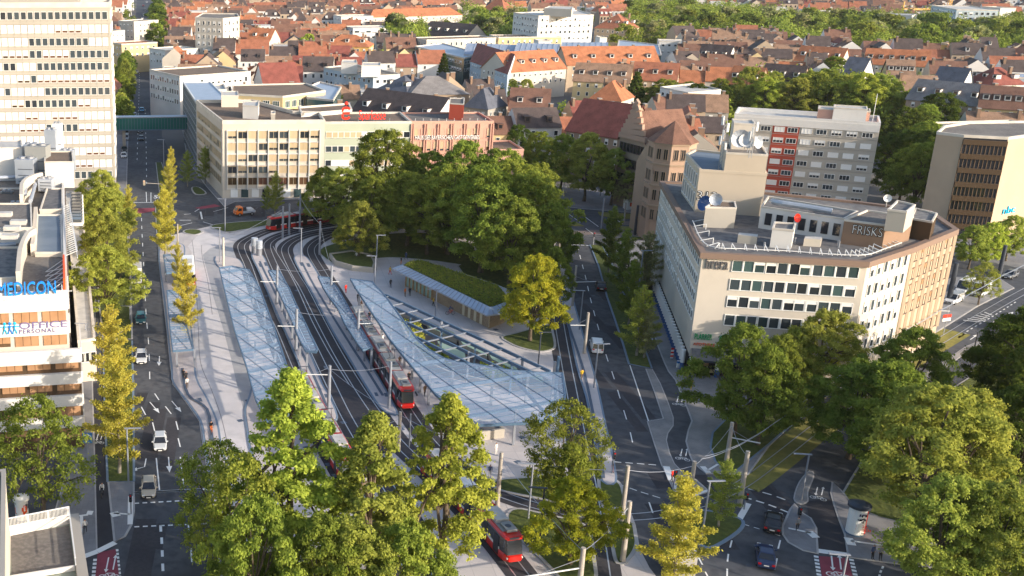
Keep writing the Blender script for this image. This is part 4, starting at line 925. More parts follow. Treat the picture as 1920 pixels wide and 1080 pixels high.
for r_, z in enumerate(zc + [zc[3] - 3.25]):
 for k0, k1 in ((0, 1), (2, 3), (4, 5), (6, 7), (8, 9), (9, 10)):
  if r_ == 4 and k0 > 0: continue
  p = A_.lerp(Bq, (pairs[k0][1] + 3 - 98) / 937); q = A_.lerp(Bq, (pairs[k1][0] - 3 - 98) / 937); m.bar(p + outf * .03 + Vector((0, 0, z + .87)), q + outf * .03 + Vector((0, 0, z + .87)), .1, 1.75, 'frame_white')
B.mesh('window_panels', m)
# shaded left front
zl = zc; B.grid(el, .02, .62, 17, [z + .1 for z in zl], [style(1.25, 1.6, 'frame_white', 'window_glass', 0, mull=1, sill=False), style(1.25, 1.6, 'frame_white', 'window_glass', .5, sill=False)])
B.grid(el, .64, .98, 10, [z + .1 for z in zl], [style(1.5, 1.6, 'frame_white', 'window_glass', .2, sill=False)])
B.grid(er, .05, .95, 6, zl + [zl[3] - 3.2], [style(1.0, 1.8, 'frame_white', 'window_glass', .0, sill=True), style(1.0, 1.8, 'frame_white', 'window_glass', .4, sill=True)])
B.grid(et, .04, .96, 7, [z + .1 for z in zl] + [3.2], [style(1.7, 1.9, 'frame_dark', 'window_warm', .5, 'blind_brown', 2), style(1.7, 1.9, 'frame_dark', 'window_warm', .1, 'blind_brown', 2)])
m = MB(); a, b = (M_, C_); t = (b - a).normalized(); o = Vector((t.y, -t.x, 0))
for k in range(8): p = a.lerp(b, .02 + k * .137) + o * .12; m.bar(p + Vector((0, 0, 3)), p + Vector((0, 0, ZB - .6)), .45, .3, 'wall_tan')
tanw = MB(); tanw.bar(a + o * .02 + Vector((0, 0, ZB / 2)), b + o * .02 + Vector((0, 0, ZB / 2)), .06, ZB - 1.2, 'wall_tan'); B.mesh('tan_cladding', tanw); B.mesh('pilasters', m)
m = MB(); a, b = D_, A_; t = (b - a).normalized(); o = Vector((t.y, -t.x, 0))
if o.x > 0: o = -o
for k in range(26):
 p = a.lerp(b, .25 + .75 * k / 26) + o * .5; m.tube([p, p + Vector((0, 0, 1.3))], .33, 'paint_blue', 8); m.tube([p + Vector((0, 0, 1.3)), p + Vector((0, 0, 3.4))], .33, 'frame_white', 8)
for k in range(4):
 p = A_.lerp(Bq, .02 + k * .17) + outf * .6; m.tube([p, p + Vector((0, 0, 1.3))], .4, 'paint_blue', 8); m.tube([p + Vector((0, 0, 1.3)), p + Vector((0, 0, 3.0))], .4, 'frame_white', 8)
B.mesh('arcade_columns', m)
m = MB(); p, q = A_ + outf * .04, A_.lerp(Bq, .62) + outf * .04; m.bar(p + Vector((0, 0, 1.5)), q + Vector((0, 0, 1.5)), .1, 2.9, 'void')
for k in range(14): s = p.lerp(q, .05 + k * .07) + outf * .08; m.box((s.x, s.y, .8 + (k % 3) * .5), (.8, .1, .5), ('sign_red', 'sign_white', 'timber', 'wall_yellow')[k % 4])
q = D_.lerp(A_, .25); m.bar(q + o * .04 + Vector((0, 0, 1.7)), A_ + o * .04 + Vector((0, 0, 1.7)), .1, 3.2, 'void'); B.mesh('shop_front', m)
m = MB()
for k in range(4):
 p = A_.lerp(Bq, .01 + k * .17) + outf * .15; q = A_.lerp(Bq, .165 + k * .17) + outf * .15
 m.face([p + Vector((0, 0, 4.3)), q + Vector((0, 0, 4.3)), q + outf * 2.0 + Vector((0, 0, 3.1)), p + outf * 2.0 + Vector((0, 0, 3.1))], 'gravel_dark'); m.bar(p + outf * 2.0 + Vector((0, 0, 3.0)), q + outf * 2.0 + Vector((0, 0, 3.0)), .15, .3, 'dark_metal')
B.mesh('awning', m)
# things on the hotel roof
def rb(pts, z1, wall, top, name='roof_block', par=.25, z0=ZB): return roofbox(B, P2(pts, z1), z0, z1, wall, top, name, par)
rb([(1583, 414), (1661, 424), (1712, 408), (1625, 396)], 22.6, 'wall_brownp', 'gravel', 'roof_storey')
rb([(1664, 395), (1700, 399), (1716, 386), (1682, 378)], 25.5, 'wall_concrete', 'gravel_dark', 'lift_house', z0=22.5)
rb([(1427, 389), (1583, 412), (1608, 398), (1440, 370)], 22.4, 'wall_white', 'gravel_dark', 'white_roof_storey')
m = MB(); a, b = P(1427, 389, 22.4), P(1583, 412, 22.4); t = (b - a).normalized(); o = Vector((t.y, -t.x, 0))
for k in range(7): p = a.lerp(b, .07 + k * .137) + o * .06; q = a.lerp(b, .15 + k * .137) + o * .06; m.bar(p + Vector((0, 0, -1.7)), q + Vector((0, 0, -1.7)), .1, 1.9, 'glass_dark')
B.mesh('roof_storey_glazing', m)
rb([(1448, 430), (1488, 434), (1492, 421), (1452, 418)], 21.8, 'wall_white', 'gravel_dark', 'stair_head')
rb([(1323, 390), (1381, 392), (1378, 380), (1340, 377)], 22.2, 'wall_concrete', 'gravel_brown', 'stair_head')
rb([(1384, 440), (1420, 444), (1421, 439), (1386, 436)], 20.3, 'wall_concrete', 'roof_white', 'chimney_block', 0)
rb([(1508, 447), (1540, 449), (1542, 444), (1510, 443)], 20.2, 'wall_concrete', 'roof_white', 'chimney_block', 0)
rb([(1707, 411), (1748, 418), (1757, 402), (1716, 392)], 22.0, 'bronze', 'gravel_dark', 'dark_mansard')
m = MB()
pth = smooth_line(P2([(1297, 420), (1324, 466), (1400, 474), (1480, 478), (1560, 484), (1622, 485), (1660, 473), (1690, 462)], ZB), 8); n = len(pth)
for i, p in enumerate(pth):
 if i % 2: continue
 t = (pth[min(i + 1, n - 1)] - pth[max(i - 1, 0)]).normalized(); s = Vector((-t.y, t.x, 0)); p = Vector((p.x, p.y, ZB))
 m.bar(p + Vector((0, 0, .4)), p + s * 1.8 + Vector((0, 0, .9)), .1, .1, 'white_metal'); m.bar(p + s * 1.8 + Vector((0, 0, .0)), p + s * 1.8 + Vector((0, 0, .9)), .08, .08, 'white_metal')
ribbon(m, [Vector((p.x, p.y, 0)) for p in pth], .0, .12, ZB + .55, 'white_metal', ZB + .65); B.mesh('edge_guard_frames', m)
def dish(B, u, v, z, r=.9, m_='white_metal', dir=(-.4, -1, .3)):
 p = P(u, v, z); m = MB(); d = Vector(dir).normalized(); a = d.cross(Vector((0, 0, 1))).normalized(); c = a.cross(d); rim = []
 for ring, dep in ((.0, .0), (.55, .12), (1.0, .4)):
  rim.append([p + Vector((0, 0, 1.4)) + (a * math.cos(2 * math.pi * i / 14) + c * math.sin(2 * math.pi * i / 14)) * r * ring + d * dep * r for i in range(14)])
 for k in (0, 1):
  for i in range(14): j = (i + 1) % 14; m.face([rim[k][i], rim[k][j], rim[k + 1][j], rim[k + 1][i]], m_)
 m.tube([p, p + Vector((0, 0, 1.4))], .07, 'steel', 5); m.bar(p + Vector((0, 0, 1.4)), p + Vector((0, 0, 1.4)) + d * r * .9, .05, .05, 'steel'); B.mesh('satellite_dish', m)
dish(B, 1322, 398, 20.5, 1.3, 'paint_blue', (-1, -.4, .4)); dish(B, 1340, 390, 21.8, 1.0, 'zinc'); dish(B, 1338, 402, 20.6, .9); dish(B, 1327, 402, 20, .8, 'zinc', (-.6, -1, .2)); dish(B, 1490, 425, 20.6, .7, 'sign_red', (.4, -1, .2)); dish(B, 1661, 388, 22.8, .6)
m = MB(); a_ = smooth_line([P(1448, 377, 23.2), P(1460, 380, 23.4), P(1500, 386, 23.3), P(1560, 396, 23.1)], 4); m.tube(a_, .45, 'zinc', 8); B.mesh('duct', m)
m = MB()
for u, v in ((1402, 455), (1480, 458), (1484, 460), (1490, 457), (1570, 462), (1572, 464), (1605, 455), (1610, 457), (1432, 466)):
 p = P(u, v, ZB); m.tube([p, p + Vector((0, 0, 1.0))], .14, 'steel', 6)
B.mesh('vent_pipes', m)
B.done()
ANCH.append(('the pale hotel block', (1470, 560)))
wall_sign('hotel_lettering', 'brera', 1321, 503, 1363, (A_, Bq), 2.6, 'sign_dark', 'dark grey lower case lettering high on the pale hotel front', .08)
r_, p_, t_, o_, z_ = wall_sign('pharmacy_sign', 'PLÄRRER', 1301, 635, 1334, (A_, Bq), 1.3, 'sign_green', 'green and red lettered shop sign low on the pale hotel front', .06)
text('lettering', 'APOTHEKE', .62, Vector((p_.x, p_.y, z_ - 1.0)) + o_ * .1, (rad(90), 0, math.atan2(t_.y, t_.x)), 'sign_orange', r_, .05)
m = MB(); q = p_ + t_ * 4.3 + o_ * .1;
for i in range(16):
 a0, a1 = 2 * math.pi * i / 16, 2 * math.pi * (i + 1) / 16; m.bar(q + t_ * math.cos(a0) * .7 + Vector((0, 0, z_ + .2 + math.sin(a0) * .7)), q + t_ * math.cos(a1) * .7 + Vector((0, 0, z_ + .2 + math.sin(a1) * .7)), .1, .2, 'sign_green')
m.bar(q - t_ * .4 + Vector((0, 0, z_ + .2)), q + t_ * .4 + Vector((0, 0, z_ + .2)), .12, .3, 'sign_green'); m.build('emblem', r_)
# graffiti on walls: outlined rounded letters as raised paint strokes
def graffiti(name, body, u, v, u1, pl, size, label, m1='sign_white', m2='glass_dark'):
 r, p, t, o, z = wall_sign(name, body, u, v, u1, pl, size, m2, label, .01, out=.06, cat='graffiti', off=.06)
 tx = [c for c in scene.objects if c.parent == r][0]
 o2 = text('lettering', body, size, Vector((p.x, p.y, z)) + o * .1, tx.rotation_euler, m1, r, .01, off=-.05); o2.scale = tx.scale
# ------------------------------------------------------------------ high rear block with masts
ZR = 26.0
fa, fb = P(1312, 321, ZR), P(1438, 329, ZR); fa.z = fb.z = 0; t = (fb - fa).normalized(); n = Vector((-t.y, t.x, 0)); bl = P(1286, 291, ZR)
B = Bld('rear_block', 'tall beige blank walled block with antenna masts behind the hotel roof', 'office building', [fa, fb, fb + n * 16, fa + n * 20, Vector((bl.x, bl.y, 0))], ZR, 'wall_beige', 'felt_blue', .35, 'wall_beige', anch='the tall beige rear block')
q0 = fa.lerp(fb, .36); q1 = fa.lerp(fb, .97)
roofbox(B, [q0 + n * .02, q1 + n * .02, q1 + n * 11, q0 + n * 11], ZR, ZR + 3.2, 'wall_beige', 'gravel', 'upper_storey', .3)
roofbox(B, [q0 + n * 5 + t * 1, q1 + n * 5 - t * 2, q1 + n * 10 - t * 2, q0 + n * 10 + t * 1], ZR + 3.2, ZR + 7.5, 'wall_cream', 'roof_white', 'plant_room', .2)
e = B.edge_near(1299, 306); B.grid(e, .05, .95, 6, [ZR - 3.2, ZR - 6.4], [style(1.3, 2.4, 'frame_white', 'window_glass')])
dish(B, 1385, 275, ZR + 4.5, 1.5, 'zinc', (-.2, -1, .1)); dish(B, 1396, 279, ZR + 4.2, 1.1); dish(B, 1416, 282, ZR + 4.0, 1.1, 'zinc', (.6, -1, .1)); dish(B, 1401, 285, ZR + 3.5, .8)
B.done()
def antenna(u, v, z, vt, label, nbox=5):
 g_ = P(u, v, z); lo, hi = 0, 30
 for _ in range(30):
  mid = (lo + hi) / 2
  if PX((g_.x, g_.y, z + mid))[1] > vt: lo = mid
  else: hi = mid
 h = lo; r = root('antenna_mast', (g_.x, g_.y, z), label, 'antenna mast', 'antenna masts on the rear block'); m = MB()
 for dx, dy in ((-.22, -.22), (.22, -.22), (0, .25)): m.tube([(g_.x + dx, g_.y + dy, z), (g_.x + dx, g_.y + dy, z + h)], .06, 'steel', 5)
 for k in range(int(h / .8)): m.bar((g_.x - .22, g_.y - .22, z + k * .8), (g_.x + .22, g_.y - .22, z + k * .8 + .8), .05, .05, 'steel')
 m.build('lattice', r)
 for k in range(nbox):
  m = MB(); a = k * 2.1; zz_ = z + h * (.45 + .13 * k); m.box((g_.x + .55 * math.cos(a), g_.y + .45 * math.sin(a), zz_), (.35, .3, 1.5), 'white_metal', a); m.build('antenna_panel', r)
antenna(1348, 318, ZR, 224, 'taller antenna mast left of the plant room, carrying white panels'); antenna(1405, 296, ZR + 3.2, 226, 'antenna mast with white panels right of the plant room', 4)
graffiti('wall_graffiti', '313', 1304, 374, 1343, (fa, fb), 2.2, 'black outlined white graffiti numerals low on the beige blank wall')
ga, gb = P(1583, 414, 22.6), P(1661, 424, 22.6); ga.z = gb.z = 0; graffiti('rooftop_graffiti', 'FRISKS', 1596, 437, 1655, (ga, gb), 2.0, 'pale graffiti lettering on the dark brown roof storey')
# ------------------------------------------------------------------ grey and red apartment block
ZA = 21.8; a, b = P(1377, 219, ZA), P(1650, 237, ZA); a.z = b.z = 0; t = (b - a).normalized(); n = Vector((-t.y, t.x, 0))
c = P(1668, 228, ZA); n2 = (Vector((c.x, c.y, 0)) - b);
B = Bld('apartment_block', 'grey slab apartment block with one red window bay and white roof edge', 'apartment block', [a, b, b + n * 12, a + n * 12], ZA, 'wall_warmgrey', 'roof_white', .9, 'wall_white', anch='the grey and red apartment block')
e = B.edge_near(1513, 230); fl = B.edge(e)[0].x > B.edge(e)[1].x
zr = [plane_z(1640, 250 + 21 * k + 2, a, b)[0] for k in range(8)]
zr = [ZA - 2.9 - k * 2.62 for k in range(8)]
xs = [(300, 360), (385, 435), (450, 510), (530, 590), (605, 665), (680, 750), (765, 830), (848, 915), (930, 1000), (1015, 1085)]
m = MB(); o = -n
for r_, z in enumerate(zr):
 for k, (x0, x1) in enumerate(xs):
  f = ((x0 + x1) / 2 - 288) / 820
  B.put(e, 1 - f if fl else f, z, style(2.25, 1.25, 'frame_white', 'window_glass', RB.choice([0, 0, .5, 1.0, 1.0]), 'blind', 3, False), .05)
p, q = a.lerp(b, (520 - 288) / 820), a.lerp(b, (673 - 288) / 820); m.bar(p + o * .02 + Vector((0, 0, (ZA - 1) / 2)), q + o * .02 + Vector((0, 0, (ZA - 1) / 2)), .06, ZA - 1.4, 'wall_red'); B.mesh('red_bay', m)
m = MB(); m.bar(a + o * .1 + Vector((0, 0, ZA - .6)), b + o * .1 + Vector((0, 0, ZA - .6)), .3, 1.7, 'wall_white')
for z in zr: m.bar(a + o * .05 + Vector((0, 0, z - .45)), b + o * .05 + Vector((0, 0, z - .45)), .1, .08, 'wall_grey')
B.mesh('fascia', m)
m = MB(); m.bar(b + t * .02 + n * .02 + Vector((0, 0, ZA / 2)), b + t * .02 + n * 12 + Vector((0, 0, ZA / 2)), .08, ZA, 'wall_cream'); B.mesh('end_wall', m)
roofbox(B, [a + t * 18 + n * 4, a + t * 29 + n * 4, a + t * 29 + n * 9, a + t * 18 + n * 9], ZA, ZA + 2.6, 'wall_pink', 'roof_white', 'stair_head')
roofbox(B, [b - t * 10 + n * 3, b - t * 3 + n * 3, b - t * 3 + n * 8, b - t * 10 + n * 8], ZA, ZA + 3.2, 'wall_white', 'roof_white', 'lift_house')
m = MB(); p = b - t * 1.5 + n * 4; m.tube([p + Vector((0, 0, ZA)), p + Vector((0, 0, ZA + 7))], .07, 'white_metal', 5); B.mesh('flag_pole', m)
B.done()
# ------------------------------------------------------------------ bank block with the dark glass centre at the right edge
r1, r2_ = P(1893, 249, 24.0), P(1975, 238, 24.0); l1, l2 = P(1755, 256, 22), P(1806, 262, 22)
for x in (r1, r2_, l1, l2): x.z = 0
kb = P2([(1985, 229), (1815, 232), (1770, 239)], 22.6)
B = Bld('lender_building', 'tan concrete office block with bronze glass centre and cyan lettering at the right edge', 'office building', [l1, l2, r1, r2_] + kb, 22.6, 'wall_tan', 'gravel', .5, 'parapet', anch='the tan block with bronze glass')
e = B.edge_near(1850, 255)
p, q = B.edge(e); t = (q - p).normalized(); o = Vector((t.y, -t.x, 0)); m = MB(); gl = MB()
gl.bar(p.lerp(q, .01) + o * .03 + Vector((0, 0, 11.5)), p.lerp(q, .99) + o * .03 + Vector((0, 0, 11.5)), .1, 22, 'glass_dark')
for k in range(7):
 z = 21.6 - k * 3.1; m.bar(p + o * .25 + Vector((0, 0, z)), q + o * .25 + Vector((0, 0, z)), .5, 1.1, 'wall_brownp' if 0 else 'bronze')
for k in range(12): s = p.lerp(q, k / 11) + o * .12; m.bar(s + Vector((0, 0, 2)), s + Vector((0, 0, 22)), .12, .14, 'bronze')
B.mesh('bronze_glazing', gl); B.mesh('bronze_bands', m)
B.done()
wall_sign('lender_lettering', 'nbc', 1877, 402, 1899, (r1, r2_), 2.4, 'sign_cyan', 'cyan lower case letters on the tan block at the right edge', .1)
# ------------------------------------------------------------------ gothic stone building
ZG = 17.0
ga = [P(1162, 256, ZG), P(1212, 269, ZG), P(1240, 262, ZG), P(1205, 232, ZG), P(1172, 238, ZG)]
for v in ga: v.z = 0
ta, tb_ = ga[0], ga[1]; t = (tb_ - ta).normalized(); n = Vector((-t.y, t.x, 0))
gp = [ta, tb_, tb_ + n * 13, ta + n * 13]
B = Bld('sandstone_building', 'old brown sandstone building with stepped gable and arched windows behind the avenue trees', 'historic building', gp, ZG, 'wall_stone', None, 0, anch='the sandstone gabled building')
def gable_roof(B, poly, z, rh, m_, gw, name='roof', over=.4, along=0, thick=.18):
 """ridged roof over a four cornered plan; along picks which pair of walls carries the gables"""
 p = [Vector((q[0], q[1], 0)) for q in poly]
 if along: p = p[1:] + p[:1]
 a, b, c, d = p; m = MB(); up = Vector((0, 0, 1)); ra, rb_ = (a + d) / 2, (b + c) / 2; L = (b - a).normalized(); Wd = (d - a).normalized()
 for s, (e0, e1) in enumerate(((a, b), (d, c))):
  w = (Wd if s else -Wd) * over; dz = -over * rh / ((d - a).length / 2)
  A0, B0 = e0 + w - L * over + up * (z + dz), e1 + w + L * over + up * (z + dz); A1, B1 = ra - L * over + up * (z + rh), rb_ + L * over + up * (z + rh)
  q = [A0, B0, B1, A1]
  if s: q.reverse()
  m.face(q, m_); m.face([x - up * thick for x in reversed(q)], m_); m.face([A0 - up * thick, B0 - up * thick, B0, A0] if not s else [B0 - up * thick, A0 - up * thick, A0, B0], m_)
  for x0, x1 in ((A0, A1), (B0, B1)): m.face([x0, x1, x1 - up * thick, x0 - up * thick], m_)
 o = m.build(name, B.r) if B else None; g_ = MB()
 g_.face([a + up * z, ra + up * (z + rh - .1), d + up * z], gw); g_.face([b + up * z, c + up * z, rb_ + up * (z + rh - .1)], gw)
 if B: g_.pieces('gable_wall', B.r)
 return m, g_
gable_roof(B, gp, ZG, 7, 'roof_brown', 'wall_stonepink', along=1)
m = MB(); cmid = (ta + tb_) / 2; wd = (tb_ - ta).length
for k in range(7):
 w = wd * (1 - k / 7) * .98; m.bar(cmid - t * w / 2 - n * .15 + Vector((0, 0, ZG + k * 1.15 + .6)), cmid + t * w / 2 - n * .15 + Vector((0, 0, ZG + k * 1.45 + .8)), .7, 1.25, 'wall_stonepink')
m.bar(cmid + Vector((0, 0, ZG + 8)), cmid + Vector((0, 0, ZG + 10)), .4, .4, 'wall_stone'); B.mesh('stepped_gable', m)
B.grid(B.edge_near(1203, 268), .08, .92, 4, [ZG - 3.2, ZG - 7, ZG - 10.8, ZG - 14.6], [style(1.2, 2.3, 'frame_dark', 'glass_dark', 0, mull=2)])
B.grid(B.edge_near(1203, 268), .3, .7, 3, [ZG + 2.2], [style(.9, 2.2, 'wall_stone', 'glass_dark')], out=.5)
for i in range(4): B.grid(i, .05, .95, 7, [ZG - 3.2, ZG - 7, ZG - 10.8], [style(1.2, 2.2, 'frame_dark', 'glass_dark')]) if i != B.edge_near(1203, 268) else None
B.done()
# corner tower of the same range
tc = P(1262, 262, 22); tc.z = 0; oc = [tc + Vector((math.cos(rad(22.5 + 45 * k)) * 4.9, math.sin(rad(22.5 + 45 * k)) * 4.9, 0)) for k in range(8)]
B = Bld('corner_tower_house', 'eight sided sandstone corner tower with red pyramid roof and arched windows', 'historic building', oc, 22, 'wall_stonepink', None, 0)
m = MB()
for k in range(8): m.face([oc[k] * 1 + (oc[k] - tc) * .1 + Vector((0, 0, 21.8)), oc[(k + 1) % 8] + (oc[(k + 1) % 8] - tc) * .1 + Vector((0, 0, 21.8)), tc + Vector((0, 0, 26.2))], 'roof_brown')
m.build('roof', B.r); m = MB()
for z in (17.2, 12.5, 21.6, 8):
 for k in range(8): m.bar(oc[k] + (oc[k] - tc).normalized() * .1 + Vector((0, 0, z)), oc[(k + 1) % 8] + (oc[(k + 1) % 8] - tc).normalized() * .1 + Vector((0, 0, z)), .4, .35, 'wall_stone')
B.mesh('string_courses', m)
for i in range(8): B.grid(i, .1, .9, 2, [18.2, 13.3, 9.2, 4.8], [style(1.0, 2.4, 'wall_stone', 'glass_dark', 0, mull=2)])
B.done()
lk = [tb_, tc + Vector((-4, -2.5, 0)), tc + Vector((-4, 9, 0)), tb_ + n * 14]
B = Bld('sandstone_link', 'recessed sandstone wing joining stepped gable and corner tower', 'historic building', lk, 15.5, 'wall_stone', None, 0); gable_roof(B, lk, 15.5, 6, 'roof_dark', 'wall_stone')
B.grid(B.edge_near(1232, 290, 15), .05, .95, 4, [12, 8.4, 4.8], [style(1.2, 2.2, 'frame_dark', 'glass_dark')]); B.done()
def house(name, label, cat, poly, z, rh, wall, roof, along=0, rows=3, dorm=0, group=None, anch=None, hip=False, keys=None, chim=2, fh=3.2, wh=(1.0, 1.5)):
 B = Bld(name, label, cat, poly, z, wall, None, 0, group=group, anch=anch); poly = B.foot
 if hip:
  p = poly; ctr = sum(p, Vector()) / 4; L0 = (p[1] - p[0]).length; L1 = (p[2] - p[1]).length; m = MB()
  a, b, c, d = p if L0 >= L1 else p[1:] + p[:1]
  ax = (b - a).normalized(); hw = min(L0, L1) / 2; r0 = (a + d) / 2 + ax * hw * .9; r1 = (b + c) / 2 - ax * hw * .9; up_ = Vector((0, 0, 1))
  ex = [q + (q - ctr).normalized() * .6 + up_ * (z - .1) for q in (a, b, c, d)]; r0 += up_ * (z + rh); r1 += up_ * (z + rh)
  m.face([ex[0], ex[1], r1, r0], roof); m.face([ex[1], ex[2], r1], roof); m.face([ex[2], ex[3], r0, r1], roof); m.face([ex[3], ex[0], r0], roof); m.build('roof', B.r)
 else: gable_roof(B, poly, z, rh, roof, wall, along=along)
 p = poly if not along else poly[1:] + poly[:1]; a, b, c, d = p
 for k in range(chim):
  q = (a + d) / 2 + ((b + c) / 2 - (a + d) / 2) * (.2 + .6 * k / max(1, chim - 1)) + (d - a) * .12; m = MB(); m.box((q.x, q.y, z + rh * .85), (.9, 1.3, 2.6), 'wall_brownp'); m.box((q.x, q.y, z + rh * .85 + 1.35), (1.1, 1.5, .15), 'wall_grey'); B.mesh('chimney', m)
 for side in (0, 1):
  e0, e1 = (a, b) if side == 0 else (c, d); w = ((d - a) if side == 0 else (a - d)).normalized(); t_ = (e1 - e0).normalized()
  for k in range(dorm):
   q = e0.lerp(e1, (k + .5) / dorm) + w * ((d - a).length * .18); m = MB(); zz_ = z + rh * .36
   R_ = Matrix.Translation((q.x, q.y, zz_)) @ Matrix.Rotation(math.atan2(t_.y, t_.x), 4, 'Z'); mm = MB()
   mm.box((0, .7, .7), (1.7, 2.2, 1.5), 'wall_white'); mm.face([(-.6, -.42, .2), (.6, -.42, .2), (.6, -.42, 1.3), (-.6, -.42, 1.3)], 'glass_dark'); mm.box((0, .8, 1.5), (2.0, 2.6, .14), 'roof_dark'); m.add(mm, R_); B.mesh('dormer', m)
 keys = keys or [style(wh[0], wh[1], 'frame_white', 'window_glass'), style(wh[0], wh[1], 'frame_white', 'window_glass', .5)]
 for i in range(4):
  a, b = B.edge(i); L = (b - a).length; o = (b - a); o = Vector((o.y, -o.x, 0))
  if o.dot(-(a + b)) > 0 and rows: B.grid(i, .04, .96, max(1, int(L / 2.9)), [z - 1.0 - wh[1] - k * fh for k in range(rows)], keys)
 return B.done()
def HR(u0, v0, u1, v1, z, depth): return rbox(u0, v0, u1, v1, z, depth)
# middle distance, taken from the photograph one by one (eaves pixels)
HS = [
('street_house', 'long red roofed house with skylights left of the sandstone gable', (1062, 242, 1168, 258, 13, 15), 8, 'wall_stone', 'roof_red', 0, 3, False),
('mansard_block', 'very long orange mansard roofed block in front of the blue glass halls', (955, 134, 1062, 127, 12, 18), 7, 'wall_cream', 'roof_orange', 5, 2, False),
('mansard_block', 'orange roofed long block continuing right behind brown gabled houses', (1064, 121, 1238, 120, 12, 18), 7, 'wall_tan', 'roof_orange', 5, 2, False),
('school_building', 'long cream building with orange hipped roof, top centre', (694, 33, 867, 28, 14, 14), 5, 'wall_cream', 'roof_orange', 0, 3, True),
('ochre_house', 'ochre brick house with orange hip roof and arched windows', (606, 86, 692, 88, 14, 17), 5, 'wall_ochre', 'roof_orange', 3, 2, True),
('dark_hall', 'long dark slate roofed hall with orange gable end', (787, 63, 872, 70, 10, 20), 7, 'wall_grey', 'roof_dark', 5, 1, False),
('grey_villa', 'ornate sandstone house with slate hipped roof beside cypress tree', (768, 178, 880, 176, 15, 18), 5, 'wall_stone', 'roof_grey', 0, 3, True),
('slate_villa', 'pale corner house with slate mansard roof left of the sandstone villa', (704, 168, 764, 176, 15, 16), 5, 'wall_greenish', 'roof_slate', 2, 3, True),
('brown_row_house', 'very long brown tiled roof with dormers behind the red bank sign', (655, 214, 805, 236, 15, 16), 7, 'wall_white', 'roof_dark', 4, 1, False),
('white_gable_house', 'white gable ended house with maroon roof behind the courtyard office', (495, 158, 562, 156, 13, 15), 7, 'wall_white', 'roof_red', 0, 1, False),
('beige_tenement', 'cream tenement with orange roof and dormers, upper left centre', (463, 75, 505, 77, 13, 13), 6, 'wall_cream', 'roof_orange', 2, 3, False),
('red_school', 'red brown hipped mansion with pale dormers beside the white hospital slab', (1115, 52, 1175, 55, 14, 20), 8, 'wall_tan', 'roof_rust', 4, 2, True),
('station_house', 'big red gabled hall at the top centre among trees', (903, 18, 945, 20, 10, 18), 9, 'wall_tan', 'roof_rust', 0, 1, True),
('orange_hip_house', 'orange pyramid roofed house in front of the park trees', (1105, 185, 1165, 190, 11, 14), 6, 'wall_cream', 'roof_orange', 0, 2, True),
('brown_twin_house', 'brown double gabled house left of the red skylight roof', (955, 205, 1028, 208, 12, 16), 6, 'wall_cream', 'roof_brown', 2, 2, False),
('blue_slate_house', 'dark blue slate roofed house behind the salmon pink building', (870, 200, 915, 205, 12, 12), 6, 'wall_grey', 'roof_slate', 0, 2, True),
('tan_row_house', 'tan roofed row with tall chimneys above yellow fronts, mid right', (1075, 150, 1180, 155, 13, 14), 6, 'wall_yellow', 'roof_tan', 4, 2, False),
('rust_row_house', 'rust roofed row beside the white terrace block', (1185, 148, 1268, 152, 13, 14), 6, 'wall_tan', 'roof_rust', 3, 2, False),
('yellow_house', 'yellow fronted house with tan mansard roof near the brick chimney stack', (1664, 142, 1716, 144, 11, 15), 6, 'wall_yellow', 'roof_tan', 4, 2, False),
('white_red_house', 'white house with red hip roof and skylights, far right', (1806, 152, 1862, 160, 11, 15), 6, 'wall_white', 'roof_red', 3, 3, True),
('white_gable_house', 'white gabled house with slate roof just right of the brick stack', (1745, 160, 1800, 165, 10, 13), 7, 'wall_white', 'roof_slate', 0, 1, False),
('white_gable_house', 'white gabled house with violet grey roof above the park trees', (1575, 142, 1612, 145, 12, 16), 7, 'wall_white', 'roof_slate', 0, 1, False),
('long_orange_house', 'long bright orange roofed row, right of centre near the top', (1490, 112, 1575, 118, 12, 13), 6, 'wall_cream', 'roof_orange', 4, 2, False),
('long_orange_house', 'long bright orange roofed row with skylights beside the brick stack', (1620, 118, 1740, 124, 12, 13), 6, 'wall_cream', 'roof_orange', 6, 2, False),
('yellow_tenement', 'yellow stuccoed tenement with brown mansard roof at the right edge', (1836, 200, 1960, 208, 14, 15), 6, 'wall_yellow', 'roof_brown', 6, 3, False),
('pink_tenement', 'pinkish sandstone tenement with grey green mansard left of yellow tenement', (1700, 184, 1835, 198, 13, 14), 6, 'wall_stonepink', 'roof_grey', 4, 2, False),
('black_roof_house', 'white gable house with black roof above the white terrace block', (1305, 112, 1362, 116, 10, 13), 7, 'wall_white', 'roof_dark', 3, 1, False),
('row_with_dormers', 'red roofed row with dormers facing the park, right of white terraces', (1362, 155, 1420, 160, 12, 12), 6, 'wall_stone', 'roof_orange', 3, 2, False),
('dark_row', 'dark roofed row with dormers beside the orange park row', (1424, 150, 1500, 156, 12, 12), 6, 'wall_stone', 'roof_dark', 3, 2, False)]
house('mansard_wing', 'maroon roofed wing with skylights running back from the orange mansard block', 'house', P2([(882, 114), (952, 138), (972, 124), (905, 101)], 12), 12, 6.5, 'wall_lightblue', 'roof_red', rows=2, dorm=0)
for (nm, lb, q, rh, wl, rfm, dm, rw, hp_) in HS: house(nm, lb, 'house', HR(*q), q[4], rh, wl, rfm, rows=rw, dorm=dm, hip=hp_)
